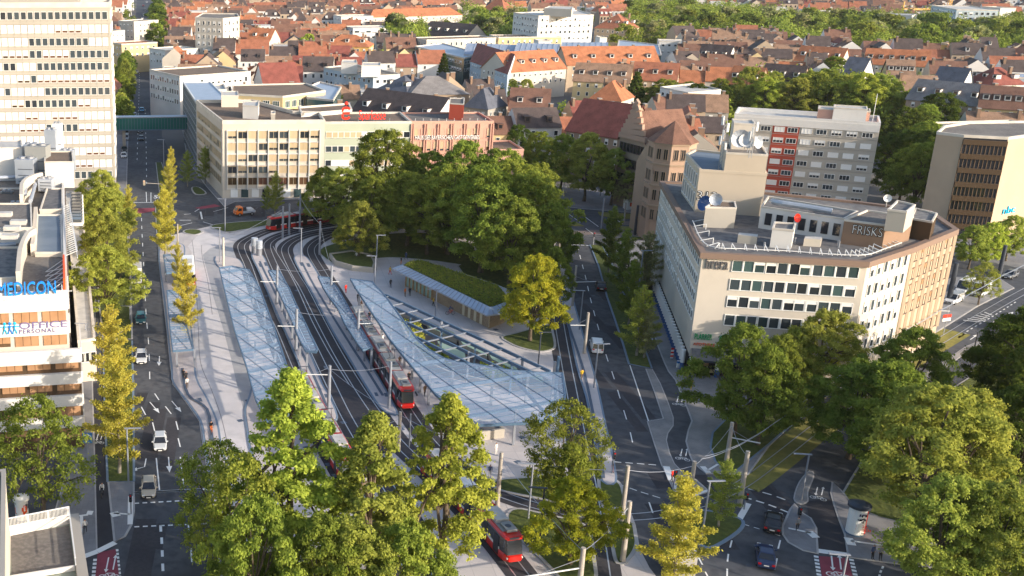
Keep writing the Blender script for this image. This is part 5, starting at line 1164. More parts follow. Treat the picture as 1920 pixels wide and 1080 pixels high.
SB = [
('hospital_block', 'big white rectangular hospital block with rows of dark windows, top centre', P2([(963, 25), (1010, 31), (1113, 29), (1085, 20)], 24), 24, 'wall_white', 'roof_white', 6, 'the white hospital slab', (1.3, 1.5)),
('modern_villa', 'white banded modern block with dark window strips, left of park trees', rbox(662, 54, 731, 53, 13, 18), 13, 'wall_white', 'roof_white', 3, None, (3.0, 1.2)),
('stepped_block', 'white stepped modern block behind the banded one', rbox(640, 32, 700, 31, 16, 16), 16, 'wall_white', 'roof_white', 3, None, (1.2, 1.2)),
('clinic_wing', 'long cream clinic wing with close narrow windows and grey roof', rbox(800, 76, 930, 72, 13, 16), 13, 'wall_cream', 'gravel_brown', 1, None, (1.0, 1.9)),
('clinic_wing', 'long cream clinic wing with close narrow windows in front of the hospital slab', rbox(935, 71, 1053, 70, 13, 16), 13, 'wall_yellow', 'gravel_brown', 2, None, (1.0, 1.9)),
('glass_hall', 'blue roofed glass hall at the left of the office park', P2([(778, 88), (870, 110), (905, 103), (830, 82)], 12), 12, 'green_glass', 'metal_roof', 2, 'the blue roofed glass halls', (2.2, 1.5)),
('glass_hall', 'white and blue hall with barrel roof behind orange mansard block', P2([(870, 104), (1000, 108), (1005, 97), (880, 92)], 12), 12, 'wall_white', 'metal_roof', 1, None, (2.2, 1.5)),
('glass_hall', 'blue striped barrel roofed hall in the middle of office park', P2([(963, 104), (1045, 106), (1050, 94), (975, 92)], 13), 13, 'wall_white', 'metal_roof', 1, None, (2.2, 1.5)),
('glass_hall', 'grey barrel roofed hall at the right of the office park', P2([(1050, 103), (1140, 104), (1135, 90), (1055, 90)], 13), 13, 'wall_white', 'metal_roof', 1, None, (2.2, 1.5)),
('glass_hall', 'blue glass fronted hall with pale roofs left of red roofs', P2([(1155, 98), (1240, 104), (1235, 85), (1160, 76)], 13), 13, 'green_glass', 'metal_roof', 2, None, (2.2, 1.5)),
('stair_tower', 'white cubic stair tower rising among the blue halls', rbox(1010, 78, 1034, 78, 17, 9), 17, 'wall_white', 'roof_white', 0, None, (1, 1)),
('stair_tower', 'white narrow stair tower beside the rightmost blue hall', rbox(1125, 72, 1138, 72, 18, 7), 18, 'wall_white', 'roof_white', 0, None, (1, 1)),
('white_apartment_slab', 'light blue grey four storey slab with white roof blocks behind the corner office', P2([(607, 128), (700, 144), (756, 141), (665, 122)], 15), 15, 'wall_lightblue', 'gravel', 4, 'the light blue grey slab', (1.4, 1.3)),
('cream_grid_tower', 'cream gridded office tower with external stair, upper left', P2([(366, 34), (418, 36), (449, 33), (445, 27), (380, 26)], 27), 27, 'wall_cream', 'gravel', 7, 'the cream gridded tower', (1.2, 1.9)),
('white_flat_house', 'low white flat roofed house with three windows beside the far street', rbox(310, 96, 372, 92, 13, 15), 13, 'wall_white', 'roof_white', 2, None, (1.2, 1.4)),
('long_white_row', 'low white terraces with parapets behind the red roofs', rbox(472, 86, 560, 90, 11, 14), 11, 'wall_white', 'roof_white', 2, None, (1.4, 1.2)),
('yellow_side_house', 'yellow fronted house with orange pent roof beside the tower', rbox(206, 80, 228, 84, 14, 20), 14, 'wall_yellow', 'roof_orange', 2, None, (1.2, 1.4)),
('white_corner_house', 'white corner house with balconies on the left of the far street', rbox(206, 60, 234, 58, 17, 12), 17, 'wall_white', 'gravel', 3, None, (1.4, 1.4)),
('cream_street_house', 'cream five storey house lining the left of the far street', rbox(222, 40, 251, 42, 18, 20), 18, 'wall_cream', 'gravel', 5, None, (1.1, 1.3)),
('white_terrace_block', 'white modern block with roof terraces in front of park trees, right of centre', P2([(1238, 165), (1290, 176), (1352, 170), (1300, 158)], 13), 13, 'wall_white', 'roof_white', 2, 'the white terrace block', (1.6, 1.3)),
('white_shop_block', 'small white block with grey roof right of the blue halls', rbox(1236, 78, 1322, 80, 12, 12), 12, 'wall_white', 'roof_white', 2, None, (1.4, 1.2)),
('pale_slab', 'pale slab at the right edge with a blue vaulted roof', rbox(1865, 145, 1990, 150, 13, 18), 13, 'wall_lightblue', 'metal_roof', 3, None, (1.4, 1.3)),
('far_white_slab', 'far white slab building left of yellow crane', rbox(1655, 28, 1710, 30, 15, 20), 15, 'wall_white', 'roof_white', 0, None, (1.6, 1.6)),
('far_pale_office', 'far pale green office with slanted roof, top right', rbox(1820, 12, 1872, 20, 20, 24), 20, 'wall_lightblue', 'roof_white', 4, None, (1.8, 1.8)),
('far_white_block', 'far white cube next to the pale green office, top right', rbox(1876, 16, 1905, 16, 16, 20), 16, 'wall_white', 'roof_white', 0, None, (1.6, 1.6)),
('office_right_rear', 'brick building with flat roof behind the bronze glass block', rbox(1800, 245, 1960, 240, 13, 12), 13, 'wall_brownp', 'gravel', 1, None, (1.4, 1.4))]
for (nm, lb, poly, z, wl, rfm, rw, an, wh) in SB:
 B = simple(nm, lb, 'building', poly, z, wl, rfm, rows=rw, anch=an, wh=wh)
 if nm == 'hospital_block':
  roofbox(B, P2([(1020, 16), (1072, 18), (1075, 13), (1030, 12)], z + 4), z, z + 4, 'wall_cream', 'roof_white', 'plant_room')
 if nm == 'white_apartment_slab':
  for q in ([(678, 124), (714, 124), (713, 118), (680, 118)], [(640, 118), (670, 119), (668, 113), (642, 113)]): roofbox(B, P2(q, z + 4), z, z + 4, 'wall_white', 'roof_white', 'lift_house')
 if nm == 'glass_hall' and 'barrel' in lb:
  f = B.foot; a, b, c, d = f; m = MB(); N = 10; rows_ = []
  for k in range(N + 1):
   s = k / N; h = math.sin(math.pi * s) * 4.2; rows_.append((a.lerp(d, s) + Vector((0, 0, z + h)), b.lerp(c, s) + Vector((0, 0, z + h))))
  for k in range(N): m.face([rows_[k][0], rows_[k][1], rows_[k + 1][1], rows_[k + 1][0]], 'metal_roof')
  for s_ in (0, 1): m.face([r_[s_] for r_ in rows_], 'metal_roof')
  for k in range(9):
   for j in range(N): p, q = rows_[j][0].lerp(rows_[j][1], k / 8), rows_[j + 1][0].lerp(rows_[j + 1][1], k / 8); m.bar(p + Vector((0, 0, .06)), q + Vector((0, 0, .06)), .35, .2, 'zinc')
  m.build('vaulted_roof', B.r)
 if nm == 'cream_grid_tower':
  m = MB(); p = P(395, 60, 20);
  for k in range(7): m.bar((p.x, p.y - 1.5, 3 + k * 3), (p.x + (6 if k % 2 else -6), p.y - 1.5, 6 + k * 3), 1.0, .25, 'dark_metal')
  m.build('fire_escape', B.r)
 B.done()
# brick stack and cranes
q = P(1758, 150); h = hgt(1758, 150, 80); r = root('brick_chimney_stack', (q.x, q.y, 0), 'tall tapering yellow brick factory chimney among orange roofs', 'chimney stack'); m = MB(); m.tube([q + Vector((0, 0, k)) for k in (0, h * .5, h - 1)], [2.0, 1.6, 1.25], 'wall_ochre', 14); m.build('shaft', r); m = MB(); m.tube([q + Vector((0, 0, h - 1)), q + Vector((0, 0, h))], 1.5, 'wall_tan', 14); m.build('cap', r)
for (u, v, vt, lb) in ((1772, 52, -30, 'tall yellow tower crane at the top right'), (1687, 52, 18, 'short yellow crane mast in front of the far white slab')):
 q = P(u, v); h = hgt(u, v, vt) if vt > -25 else 52; r = root('tower_crane', (q.x, q.y, 0), lb, 'crane'); m = MB()
 for dx in (-1, 1):
  for dy in (-1, 1): m.bar((q.x + dx, q.y + dy, 0), (q.x + dx, q.y + dy, h), .35, .35, 'wall_ochre')
 for k in range(int(h / 2.5)): m.bar((q.x - 1, q.y - 1, k * 2.5), (q.x + 1, q.y - 1, k * 2.5 + 2.5), .3, .3, 'wall_ochre'); m.bar((q.x + 1, q.y - 1, k * 2.5), (q.x + 1, q.y + 1, k * 2.5 + 2.5), .3, .3, 'wall_ochre')
 m.build('mast', r); m = MB(); m.bar((q.x - 12, q.y, h), (q.x + 34, q.y + 8, h), 1.2, 1.4, 'wall_ochre'); m.bar((q.x, q.y, h), (q.x, q.y, h + 6), .8, .8, 'wall_ochre'); m.build('jib', r); m = MB(); m.box((q.x + 1.6, q.y - 1, h - 1), (1.6, 1.6, 2), 'white_metal'); m.build('cab', r)
# ------------------------------------------------------------------ glass canopies
def clipline(a, b, poly):
 """pieces of the line a-b inside a plan polygon"""
 ts = [0, 1]; d = (b[0] - a[0], b[1] - a[1]); n = len(poly)
 for i in range(n):
  p, q = poly[i], poly[(i + 1) % n]; e = (q[0] - p[0], q[1] - p[1]); den = d[0] * e[1] - d[1] * e[0]
  if abs(den) < 1e-9: continue
  t = ((p[0] - a[0]) * e[1] - (p[1] - a[1]) * e[0]) / den; s = ((p[0] - a[0]) * d[1] - (p[1] - a[1]) * d[0]) / den
  if 0 <= s <= 1 and 0 < t < 1: ts.append(t)
 ts.sort(); out = []
 for t0, t1 in zip(ts, ts[1:]):
  m_ = (t0 + t1) / 2
  if t1 - t0 > 1e-4 and inpoly(a[0] + d[0] * m_, a[1] + d[1] * m_, poly): out.append((Vector((a[0] + d[0] * t0, a[1] + d[1] * t0, 0)), Vector((a[0] + d[0] * t1, a[1] + d[1] * t1, 0))))
 return out
def canopy(name, label, px, z, ax1, sp1, ax2, sp2, beams, posts, big=.35):
 poly = P2(px, z); poly = ccw([Vector((p.x, p.y, 0)) for p in poly]); c = sum(poly, Vector()) / len(poly)
 r = root(name, (c.x, c.y, 0), label, 'canopy'); m = MB(); m.prism(poly, z, z + .05, 'canopy_glass', 'canopy_glass'); m.build('glass_roof', r)
 m = MB()
 for i in range(len(poly)): m.bar(poly[i] + Vector((0, 0, z - .05)), poly[(i + 1) % len(poly)] + Vector((0, 0, z - .05)), .16, .34, 'blue_metal')
 m.build('edge_frame', r); m = MB()
 for ax, spc, w, zz, mm in ((ax1, sp1, .075, z + .09, 'blue_metal'), (ax2, sp2, .05, z + .085, 'blue_metal')):
  n = Vector((-ax.y, ax.x, 0)); k0 = int(-150 / spc)
  for k in range(k0, -k0):
   for p, q in clipline(c + n * k * spc - ax * 150, c + n * k * spc + ax * 150, poly): m.bar(p + Vector((0, 0, zz)), q + Vector((0, 0, zz)), w, .06, mm)
 m.build('glazing_bars', r); m = MB()
 for ax, spc in beams:
  n = Vector((-ax.y, ax.x, 0)); k0 = int(-150 / spc)
  for k in range(k0, -k0):
   for p, q in clipline(c + n * (k + .5) * spc - ax * 150, c + n * (k + .5) * spc + ax * 150, poly): m.bar(p + Vector((0, 0, z - .3)), q + Vector((0, 0, z - .3)), .2, .5, 'blue_metal')
 m.build('beams', r)
 for (u, v) in posts:
  p = P(u, v) if not isinstance(u, Vector) else u; m = MB(); m.box((p.x, p.y, z / 2 + .05), (.32, .32, z - .1), 'pole_grey'); m.build('post', r)
 return r, poly
def axis(a, b): d = P(*b) - P(*a); d.z = 0; return d.normalized()
ax_d = axis((411, 510), (541, 695)); ax_a = axis((440, 620), (470, 722))
# crossing diagonals on the bus canopy run down to the right
dg = axis((440, 570), (541, 640)); tr_ = axis((411, 560), (500, 545))
canopy('bus_canopy', 'long blue glass bus station canopy with diagonal bars, left of all tram tracks', [(411, 502), (435, 499), (467, 506), (487, 540), (510, 602), (530, 661), (541, 696), (575, 765), (560, 790), (500, 790), (480, 750), (471, 720), (463, 690), (440, 620), (425, 560)], 4.4, dg, 2.6, tr_, 1.25, ((tr_, 7.5),),
  [(430, 540), (447, 590), (463, 640), (478, 690), (490, 740), (475, 570), (496, 625), (516, 680), (535, 735)])
sb = [(503, 507), (524, 509), (543, 542), (557, 575), (575, 611), (595, 655), (593, 660), (573, 658), (560, 633), (548, 603), (523, 548)]
axb = axis((524, 509), (595, 655)); tb2 = axis((548, 603), (571, 600)); db = axis((523, 548), (570, 590))
canopy('platform_shelter', 'narrow blue glass platform shelter on slim posts between first and second tracks', sb, 3.9, db, 4.0, tb2, 1.3, ((tb2, 9),), [(520, 566 + 0), (529, 588), (538, 606), (548, 640), (562, 680), (575, 700)])
sc_ = [(596, 518), (617, 521), (633, 540), (660, 588), (672, 607), (698, 652), (680, 656), (673, 648), (647, 608), (633, 578), (617, 557), (607, 541)]
canopy('platform_shelter', 'narrow blue glass platform shelter beside the tram roof, third platform', sc_, 3.9, axis((617, 541), (665, 590)), 4.0, axis((647, 607), (672, 603)), 1.3, ((axis((647, 607), (672, 603)), 9),), [(617, 561), (630, 587), (650, 621), (660, 639), (683, 680), (695, 700)])
canopy('entrance_shelter', 'small bus shelter with blue glass roof under golden street trees', [(313, 545), (342, 545), (346, 580), (352, 620), (362, 655), (324, 658), (318, 610)], 3.2, axis((324, 600), (362, 640)), 3.0, axis((318, 600), (350, 598)), 1.2, ((axis((318, 600), (350, 598)), 6),), [(327, 600), (330, 650), (332, 690), (365, 690)])
canopy('entrance_shelter', 'short glass shelter roof half hidden beneath upper golden tree', [(306, 478), (328, 478), (336, 510), (312, 512)], 3.2, axis((306, 478), (336, 510)), 3.0, axis((306, 490), (330, 490)), 1.2, ((axis((306, 490), (330, 490)), 6),), [(311, 530), (337, 530)])
big = [(657, 523), (698, 528), (703, 535), (720, 552), (743, 583), (757, 602), (783, 637), (805, 656), (833, 672), (863, 680), (892, 683), (947, 693), (1000, 698), (1055, 700), (1060, 740), (1058, 762), (1040, 785), (995, 793), (880, 798), (817, 740), (777, 693), (750, 660), (730, 635), (695, 583), (668, 542)]
d1 = axis((800, 700), (1000, 790)); d2 = axis((760, 690), (1050, 668));
BC, bigpoly = canopy('station_canopy', 'vast blue glass station roof with diagonal grid in the middle of the plaza', big, 5.2, axis((700, 560), (900, 690)), 3.2, axis((800, 745), (1000, 712)), 1.55, ((axis((800, 745), (1000, 712)), 9), (axis((760, 640), (860, 780)), 14)),
  [(673, 575), (697, 600), (715, 640), (731, 668), (758, 689), (772, 712), (787, 736), (803, 760), (825, 660), (875, 720), (920, 760), (975, 730), (1035, 740), (962, 835), (1030, 800), (985, 760), (845, 755)])
# pergola grid over the planted court
pb_ = [P(720, 552, 4.9), P(1032, 697, 4.9)]; c4 = P(757, 602, 4.9)
A1, B1 = pb_; dirp = (B1 - A1).normalized(); nn = Vector((-dirp.y, dirp.x, 0)); nn = nn if nn.dot(c4 - A1) > 0 else -nn
c = (A1 + B1) / 2; r = root('pergola_frame', (c.x, c.y, 0), 'open dark blue steel grid over the sunken planted court beside the pavilion', 'pergola'); m = MB()
court = P2([(720, 552), (1032, 697), (1000, 703), (940, 698), (880, 688), (830, 678), (795, 655), (757, 602)], 4.9)
for k, w in enumerate((0, 2.6, 5.4, 8.2, 11.0, 13.8)):
 for p, q in clipline(A1 + nn * w - dirp * 60, A1 + nn * w + dirp * 60, [v + (nn * -.2) for v in court]): m.bar(p + Vector((0, 0, 4.9)), q + Vector((0, 0, 4.9)), .26, .45, 'blue_metal')
m.build('long_beams', r); m = MB(); LL = (B1 - A1).length; crs = axis((838, 675), (933, 652))
for k in range(10):
 p0 = A1 + dirp * (1.5 + k * LL / 9.8)
 for p, q in clipline(p0 - crs * 40, p0 + crs * 40, court): m.bar(p + Vector((0, 0, 4.98)), q + Vector((0, 0, 4.98)), .3, .12, 'steel')
 m.build  # cross members
m.build('cross_beams', r)
for k in range(5): p = A1 + dirp * (3 + k * LL / 5) + nn * 2.6; m = MB(); m.box((p.x, p.y, 2.4), (.25, .25, 4.8), 'blue_metal'); m.build('post', r)
# the court below: floor coloured dark and wall raised for a sunken pit's shade, glazed rooflights and planting
ctg = P2([(735, 590), (780, 600), (860, 640), (940, 678), (1030, 722), (1040, 735), (985, 735), (900, 722), (840, 708), (800, 690), (765, 645)])
g = MB(); g.sheet(ctg, .05, 'asphalt_dark'); o = g.build('court_floor'); o['kind'] = 'structure'
g = MB(); ci = inset(ctg, .35); ct = ccw(ctg)
for i in range(len(ct)): j = (i + 1) % len(ct); g.prism([ct[i], ct[j], ci[j], ci[i]], .02, 1.0, 'wall_grey', 'wall_concrete')
o = g.build('court_wall'); tag(o, 'low grey retaining wall around the planted court under the steel grid', 'wall')
for i, (q, lb) in enumerate((([(800, 612), (850, 634), (856, 645), (806, 624)], 'glazed rooflight in the court, first from the pavilion front'), ([(860, 645), (905, 664), (912, 678), (868, 656)], 'glazed rooflight in the middle of the planted court'), ([(915, 672), (965, 694), (970, 708), (922, 684)], 'glazed rooflight near the far right end of the court'), ([(820, 650), (870, 672), (872, 686), (826, 662)], 'glazed rooflight in the court nearest the curved canopy edge'), ([(975, 700), (1015, 716), (1018, 728), (982, 714)], 'last glazed rooflight beside the yellow tree lawn'))):
 pp = ccw(P2(q)); c = sum(pp, Vector()) / 4; r = root('rooflight', (c.x, c.y, 0), lb, 'rooflight', 'rooflights in the court'); m = MB(); m.prism(pp, .05, .9, 'wall_concrete', None); m.build('kerb', r); m = MB(); m.prism(inset(pp, -.05), .9, 1.0, 'pale_glass', 'pale_glass'); m.build('glass', r)
# ------------------------------------------------------------------ pavilion with planted roof
zE = 3.5; pv = [P(735, 503, zE), P(913, 591, zE), P(938, 588, zE), P(978, 573, zE), P(950, 541, zE), P(795, 489, zE), P(757, 493, zE)]
for v in pv: v.z = 0
pin = inset(pv, 1.7); pin2 = inset(pv, 2.4); cc = sum(pv, Vector()) / len(pv); pv = ccw(pv)
r = root('pavilion', (cc.x, cc.y, 0), 'low brick pavilion with planted green roof and wide metal eaves', 'pavilion')
m = MB(); m.prism(pin2, .02, zE + .2, 'brickwall', None); m.build('wall', r)
m = MB(); n = len(pv)
for i in range(n):
 j = (i + 1) % n; z1 = zE + .75; m.face([pv[i] + Vector((0, 0, zE)), pv[j] + Vector((0, 0, zE)), pin[j] + Vector((0, 0, z1)), pin[i] + Vector((0, 0, z1))], 'metal_roof'); m.face([pv[j] + Vector((0, 0, zE - .25)), pv[j] + Vector((0, 0, zE)), pv[i] + Vector((0, 0, zE)), pv[i] + Vector((0, 0, zE - .25))], 'zinc')
 L = (pv[j] - pv[i]).length; k = int(L / 1.1)
 for s in range(1, k): m.bar(pv[i].lerp(pv[j], s / k) + Vector((0, 0, zE + .04)), pin[i].lerp(pin[j], s / k) + Vector((0, 0, z1 + .04)), .06, .09, 'pole_grey')
m.sheet(pv, zE - .25, 'zinc'); m.build('metal_eaves', r)
m = MB(); m.sheet(pin, zE + .74, 'grass_a'); m.build('roof_bed', r)
ca = np.random.default_rng(5)
def scatter_leaves(poly, z0, h, n, size, mname, name, par=None, label=None, cat=None, kind=None):
 xs = [p[0] for p in poly]; ys = [p[1] for p in poly]; pts = []
 while len(pts) < n:
  x, y = ca.uniform(min(xs), max(xs)), ca.uniform(min(ys), max(ys))
  if inpoly(x, y, poly): pts.append((x, y, z0 + ca.random() ** 1.5 * h))
 me = leafmesh(name, np.array(pts), ca.normal(size=(n, 3)) + np.array([0, 0, 1.2]), size, mname, ca)
 o = bpy.data.objects.new(name, me); scene.collection.objects.link(o)
 if par: o.parent = par; o.location = -par.location
 return tag(o, label, cat, kind=kind)
def leafmesh(name, pts, nrm, size, mname, rg):
 n = len(pts); nrm = nrm / (np.linalg.norm(nrm, axis=1, keepdims=True) + 1e-9)
 t = np.cross(nrm, rg.normal(size=(n, 3))); t /= (np.linalg.norm(t, axis=1, keepdims=True) + 1e-9); b = np.cross(nrm, t)
 s = (size * rg.uniform(.6, 1.35, size=(n, 1))); w = s * rg.uniform(.5, .8, size=(n, 1))
 v = np.stack([pts - t * s, pts + b * w - t * s * .1, pts + t * s, pts - b * w - t * s * .1], axis=1).reshape(-1, 3).astype(np.float32)
 me = bpy.data.meshes.new(name); me.vertices.add(4 * n); me.vertices.foreach_set('co', v.ravel()); me.loops.add(4 * n); me.loops.foreach_set('vertex_index', np.arange(4 * n, dtype=np.int32))
 me.polygons.add(n); me.polygons.foreach_set('loop_start', np.arange(0, 4 * n, 4, dtype=np.int32)); me.polygons.foreach_set('loop_total', np.full(n, 4, dtype=np.int32)); me.materials.append(MT[mname]); me.update(); me.validate(); return me
scatter_leaves(inset(pin, .2), zE + .76, .35, 5200, .17, 'leaf_sedum', 'sedum_planting', r)
ea, eb = pin2[0], pin2[1]
fr_ = [(p, q) for p, q in zip(ccw(pin2), ccw(pin2)[1:] + ccw(pin2)[:1])]
fr_.sort(key=lambda s: -(s[1] - s[0]).length * (1 if (s[0] + s[1]).y < cc.y * 2 else 0)); p, q = fr_[0]
if p.x > q.x: p, q = q, p
t = (q - p).normalized(); o_ = Vector((t.y, -t.x, 0)); o_ = o_ if o_.y < 0 else -o_
m = MB(); m.bar(p + o_ * .05 + Vector((0, 0, 1.7)), p.lerp(q, .34) + o_ * .05 + Vector((0, 0, 1.7)), .08, 3.0, 'pale_glass')
m.build('glazed_front', r); m = MB()
for k in range(8): s = p.lerp(q, .005 + .048 * k) + o_ * .12; m.bar(s, s + Vector((0, 0, 3.3)), .28, .28, 'timber')
m.build('timber_posts', r)
for k in range(4): s0 = p.lerp(q, .70 + .065 * k) + o_ * .04; s1 = p.lerp(q, .725 + .065 * k) + o_ * .04; m = MB(); m.bar(s0 + Vector((0, 0, 1.35)), s1 + Vector((0, 0, 1.35)), .08, 2.5, 'panel_cream'); m.build('door', r)
p2_, q2_ = [s for s in fr_ if abs((s[0] - q).length) < .01 or abs((s[1] - q).length) < .01][-1]
s0, s1 = (q, p2_ if (p2_ - q).length > .01 else q2_); t = (s1 - s0).normalized(); o_ = Vector((t.y, -t.x, 0)); m = MB(); m.bar(s0.lerp(s1, .1) + o_ * .05 + Vector((0, 0, 1.3)), s0.lerp(s1, .95) + o_ * .05 + Vector((0, 0, 1.3)), .1, 2.1, 'panel_cream'); m.build('service_door', r)
# planters and street furniture
def planter(px, h, label, soil='grass_a', curve=False):
 pp = P2(px); pp = ccw(smooth_line(pp, 4, True) if curve else pp); c = sum(pp, Vector()) / len(pp); r = root('planter', (c.x, c.y, 0), label, 'planter'); ii = inset(pp, .35); m = MB()
 for i in range(len(pp)): j = (i + 1) % len(pp); m.prism([pp[i], pp[j], ii[j], ii[i]], .02, h, 'wall_concrete', 'wall_grey')
 m.build('wall', r); m = MB(); m.sheet(ii, h - .25, soil); m.build('soil', r)
planter([(876, 806), (888, 828), (945, 821), (930, 802), (895, 800)], 1.3, 'empty square concrete planter at the front edge of the big glass roof', 'gravel_dark')
planter([(617, 484), (627, 498), (660, 508), (700, 512), (703, 500), (697, 486), (660, 478)], 1.1, 'low curved concrete planter with lawn and two trees beside the fourth track', 'grass_a')
for (u, v, vt, lb) in ((477, 475, 446, 'left one of two blue topped steel cylinders between the curved tracks'), (486, 481, 451, 'right one of two blue topped steel cylinders between the curved tracks')):
 q = P(u, v); h = hgt(u, v, vt); r = root('ventilation_cylinder', (q.x, q.y, 0), lb, 'ventilation shaft', 'steel cylinders on the first platform'); m = MB(); m.tube([q, q + Vector((0, 0, h * .5))], .62, 'steel', 16); m.build('base', r); m = MB(); m.tube([q + Vector((0, 0, h * .5)), q + Vector((0, 0, h))], .68, 'canopy_glass', 16); m.build('glass_drum', r); m = MB()
 for k in range(7): m.tube([q + Vector((0, 0, h * (.52 + .075 * k))), q + Vector((0, 0, h * (.52 + .075 * k) + .06))], .71, 'white_metal', 16)
 m.build('hoops', r)
def adcol(u, v, vt, rr, label, kind):
 q = P(u, v); h = hgt(u, v, vt); r = root('advertising_column', (q.x, q.y, 0), label, 'advertising column'); m = MB(); N = 24
 m.tube([q + Vector((0, 0, .02)), q + Vector((0, 0, .25))], rr * 1.06, 'blue_metal', N); m.build('base', r); m = MB(); m.tube([q + Vector((0, 0, .25)), q + Vector((0, 0, h - .3))], rr, 'frame_white', N); m.build('drum', r)
 m = MB(); m.tube([q + Vector((0, 0, h - .3)), q + Vector((0, 0, h)), q + Vector((0, 0, h + .25))], [rr * 1.25, rr * 1.25, rr * .6], 'dark_metal' if kind else 'frame_white', N); m.build('cap', r)
 rg = random.Random(int(u)); m = MB()
 def patch(a0, a1, z0, z1, mm, e=.02):
  n = max(2, int((a1 - a0) / .18))
  for i in range(n):
   x0, x1 = a0 + (a1 - a0) * i / n, a0 + (a1 - a0) * (i + 1) / n
   m.face([(q.x + math.cos(x) * (rr + e), q.y + math.sin(x) * (rr + e), z) for x, z in ((x0, z0), (x1, z0), (x1, z1), (x0, z1))], mm)
 if kind:
  patch(-math.pi * .75, -math.pi * .33, .3, h - .35, 'sign_white'); patch(-math.pi * .33, -.1, .3, h - .35, 'sign_red')
  for k in range(26): a = rg.uniform(-2.1, -1.2); z = h * rg.uniform(.48, .75); s = rg.uniform(.08, .3); patch(a, a + s, z, z + rg.uniform(.08, .3), rg.choice(['glass_dark', 'glass_dark', 'sign_dark', 'sign_purple']), .03 + k * .0008)
  m.build('poster', r)
  for i, (tx, sz, zz, dx) in enumerate((('LEDA', .5, h * .33, .0), ('WITSCH', .42, h * .22, 0), ('THE BEWEIS', .2, h * .13, 0))):
   txo = text('poster_lettering', tx, sz, q + Vector((-.62 * rr * .9, -rr * .86, zz)), (rad(90), 0, rad(-12)), 'sign_red' if i < 2 else 'sign_dark', r, .01)
 else:
  for k in range(16): a = rg.uniform(-2.8, -.3); z = rg.uniform(.8, h - 1.2); patch(a, a + rg.uniform(.25, .5), z, z + rg.uniform(.4, .8), rg.choice(['sign_red', 'sign_white', 'sign_orange', 'sign_dark']), .02 + k * .001)
  m.build('poster', r)
adcol(1602, 1000, 945, .95, 'white advertising column with red and black poster under a black cap', 1); adcol(42, 974, 932, .75, 'white and red advertising column behind the terrace railing', 0)
q = P(1188 + 0, 392); r = root('billboard_box', (q.x, q.y, 0), 'white and yellow billboard container in front of the sandstone building', 'billboard'); m = MB(); h = hgt(1190, 395, 377); m.box((q.x, q.y, h / 2), (4.6, 2.2, h), 'frame_white', .1); m.build('body', r); m = MB(); m.box((q.x + .8, q.y - 1.05, h * .5), (1.6, .12, h * .7), 'wall_yellow', .1); m.box((q.x - 1.2, q.y - 1.2, h * .6), (.6, .12, h * .4), 'sign_orange', .1); m.build('poster', r)
# P sign
q = P(165, 850); h = hgt(165, 850, 812); r = root('parking_sign', (q.x, q.y, 0), 'blue parking garage sign with white P beside the terraced office block', 'sign'); m = MB(); m.tube([q, q + Vector((0, 0, h))], .06, 'pole_grey', 6); m.build('post', r); m = MB(); m.box((q.x, q.y, h - .7), (1.25, .1, 1.4), 'sign_traffic'); m.build('board', r); text('lettering', 'P', 1.15, q + Vector((-.25, -.08, h - 1.25)), (rad(90), 0, 0), 'sign_white', r, .01); m = MB(); m.bar(q + Vector((-.5, -.08, h - .45)), q + Vector((0, -.08, h - .1)), .04, .1, 'sign_white'); m.bar(q + Vector((.5, -.08, h - .45)), q + Vector((0, -.08, h - .1)), .04, .1, 'sign_white'); m.build('roof_symbol', r)
q = P(1766, 660 - 0); q = P(1769, 626); r = root('traffic_sign', (q.x, q.y, 0), 'red and white street sign hanging near the tan hotel wing', 'sign');
m = MB(); m.tube([q, q + Vector((0, 0, 5))], .07, 'pole_grey', 6); m.build('post', r); m = MB(); m.box((q.x, q.y, 3.2), (1.7, .12, .5), 'sign_red', .3); m.box((q.x, q.y, 2.55), (1.7, .12, .5), 'sign_white', .3); m.build('board', r)
q = P(1259, 673); r = root('warning_beacon', (q.x, q.y, 0), 'red and white striped beacon board beside the hotel arcade', 'beacon'); m = MB()
for k in range(6): m.box((q.x, q.y, .2 + k * .3), (.45, .06, .3), 'sign_red' if k % 2 else 'sign_white')
m.build('board', r)
q = P(1273, 690); r = root('shop_board', (q.x, q.y, 0), 'small white and blue standing shop board near the arcade corner', 'sandwich board'); m = MB(); m.box((q.x, q.y, .65), (.75, .3, 1.1), 'sign_white'); m.box((q.x, q.y, 1.0), (.77, .32, .35), 'sign_traffic'); m.build('board', r)
def hedge_court(px, n, sz, lb, mt, z0=.05, h=1.4): scatter_leaves(ccw(P2(px)), z0, h, n, sz, mt, 'court_shrub', None, lb, 'shrub')
hedge_court([(748, 608), (785, 618), (800, 640), (775, 640)], 900, .22, 'yellow green shrubs in the left end of the planted court', 'leaf_olive')
hedge_court([(765, 640), (820, 660), (850, 690), (790, 672)], 1500, .22, 'dark shrubs close under the curved edge of the glass roof', 'leaf_mid')
hedge_court([(900, 688), (955, 705), (975, 728), (915, 720)], 1800, .24, 'bright green shrubs in the right end of the planted court', 'leaf_bright')
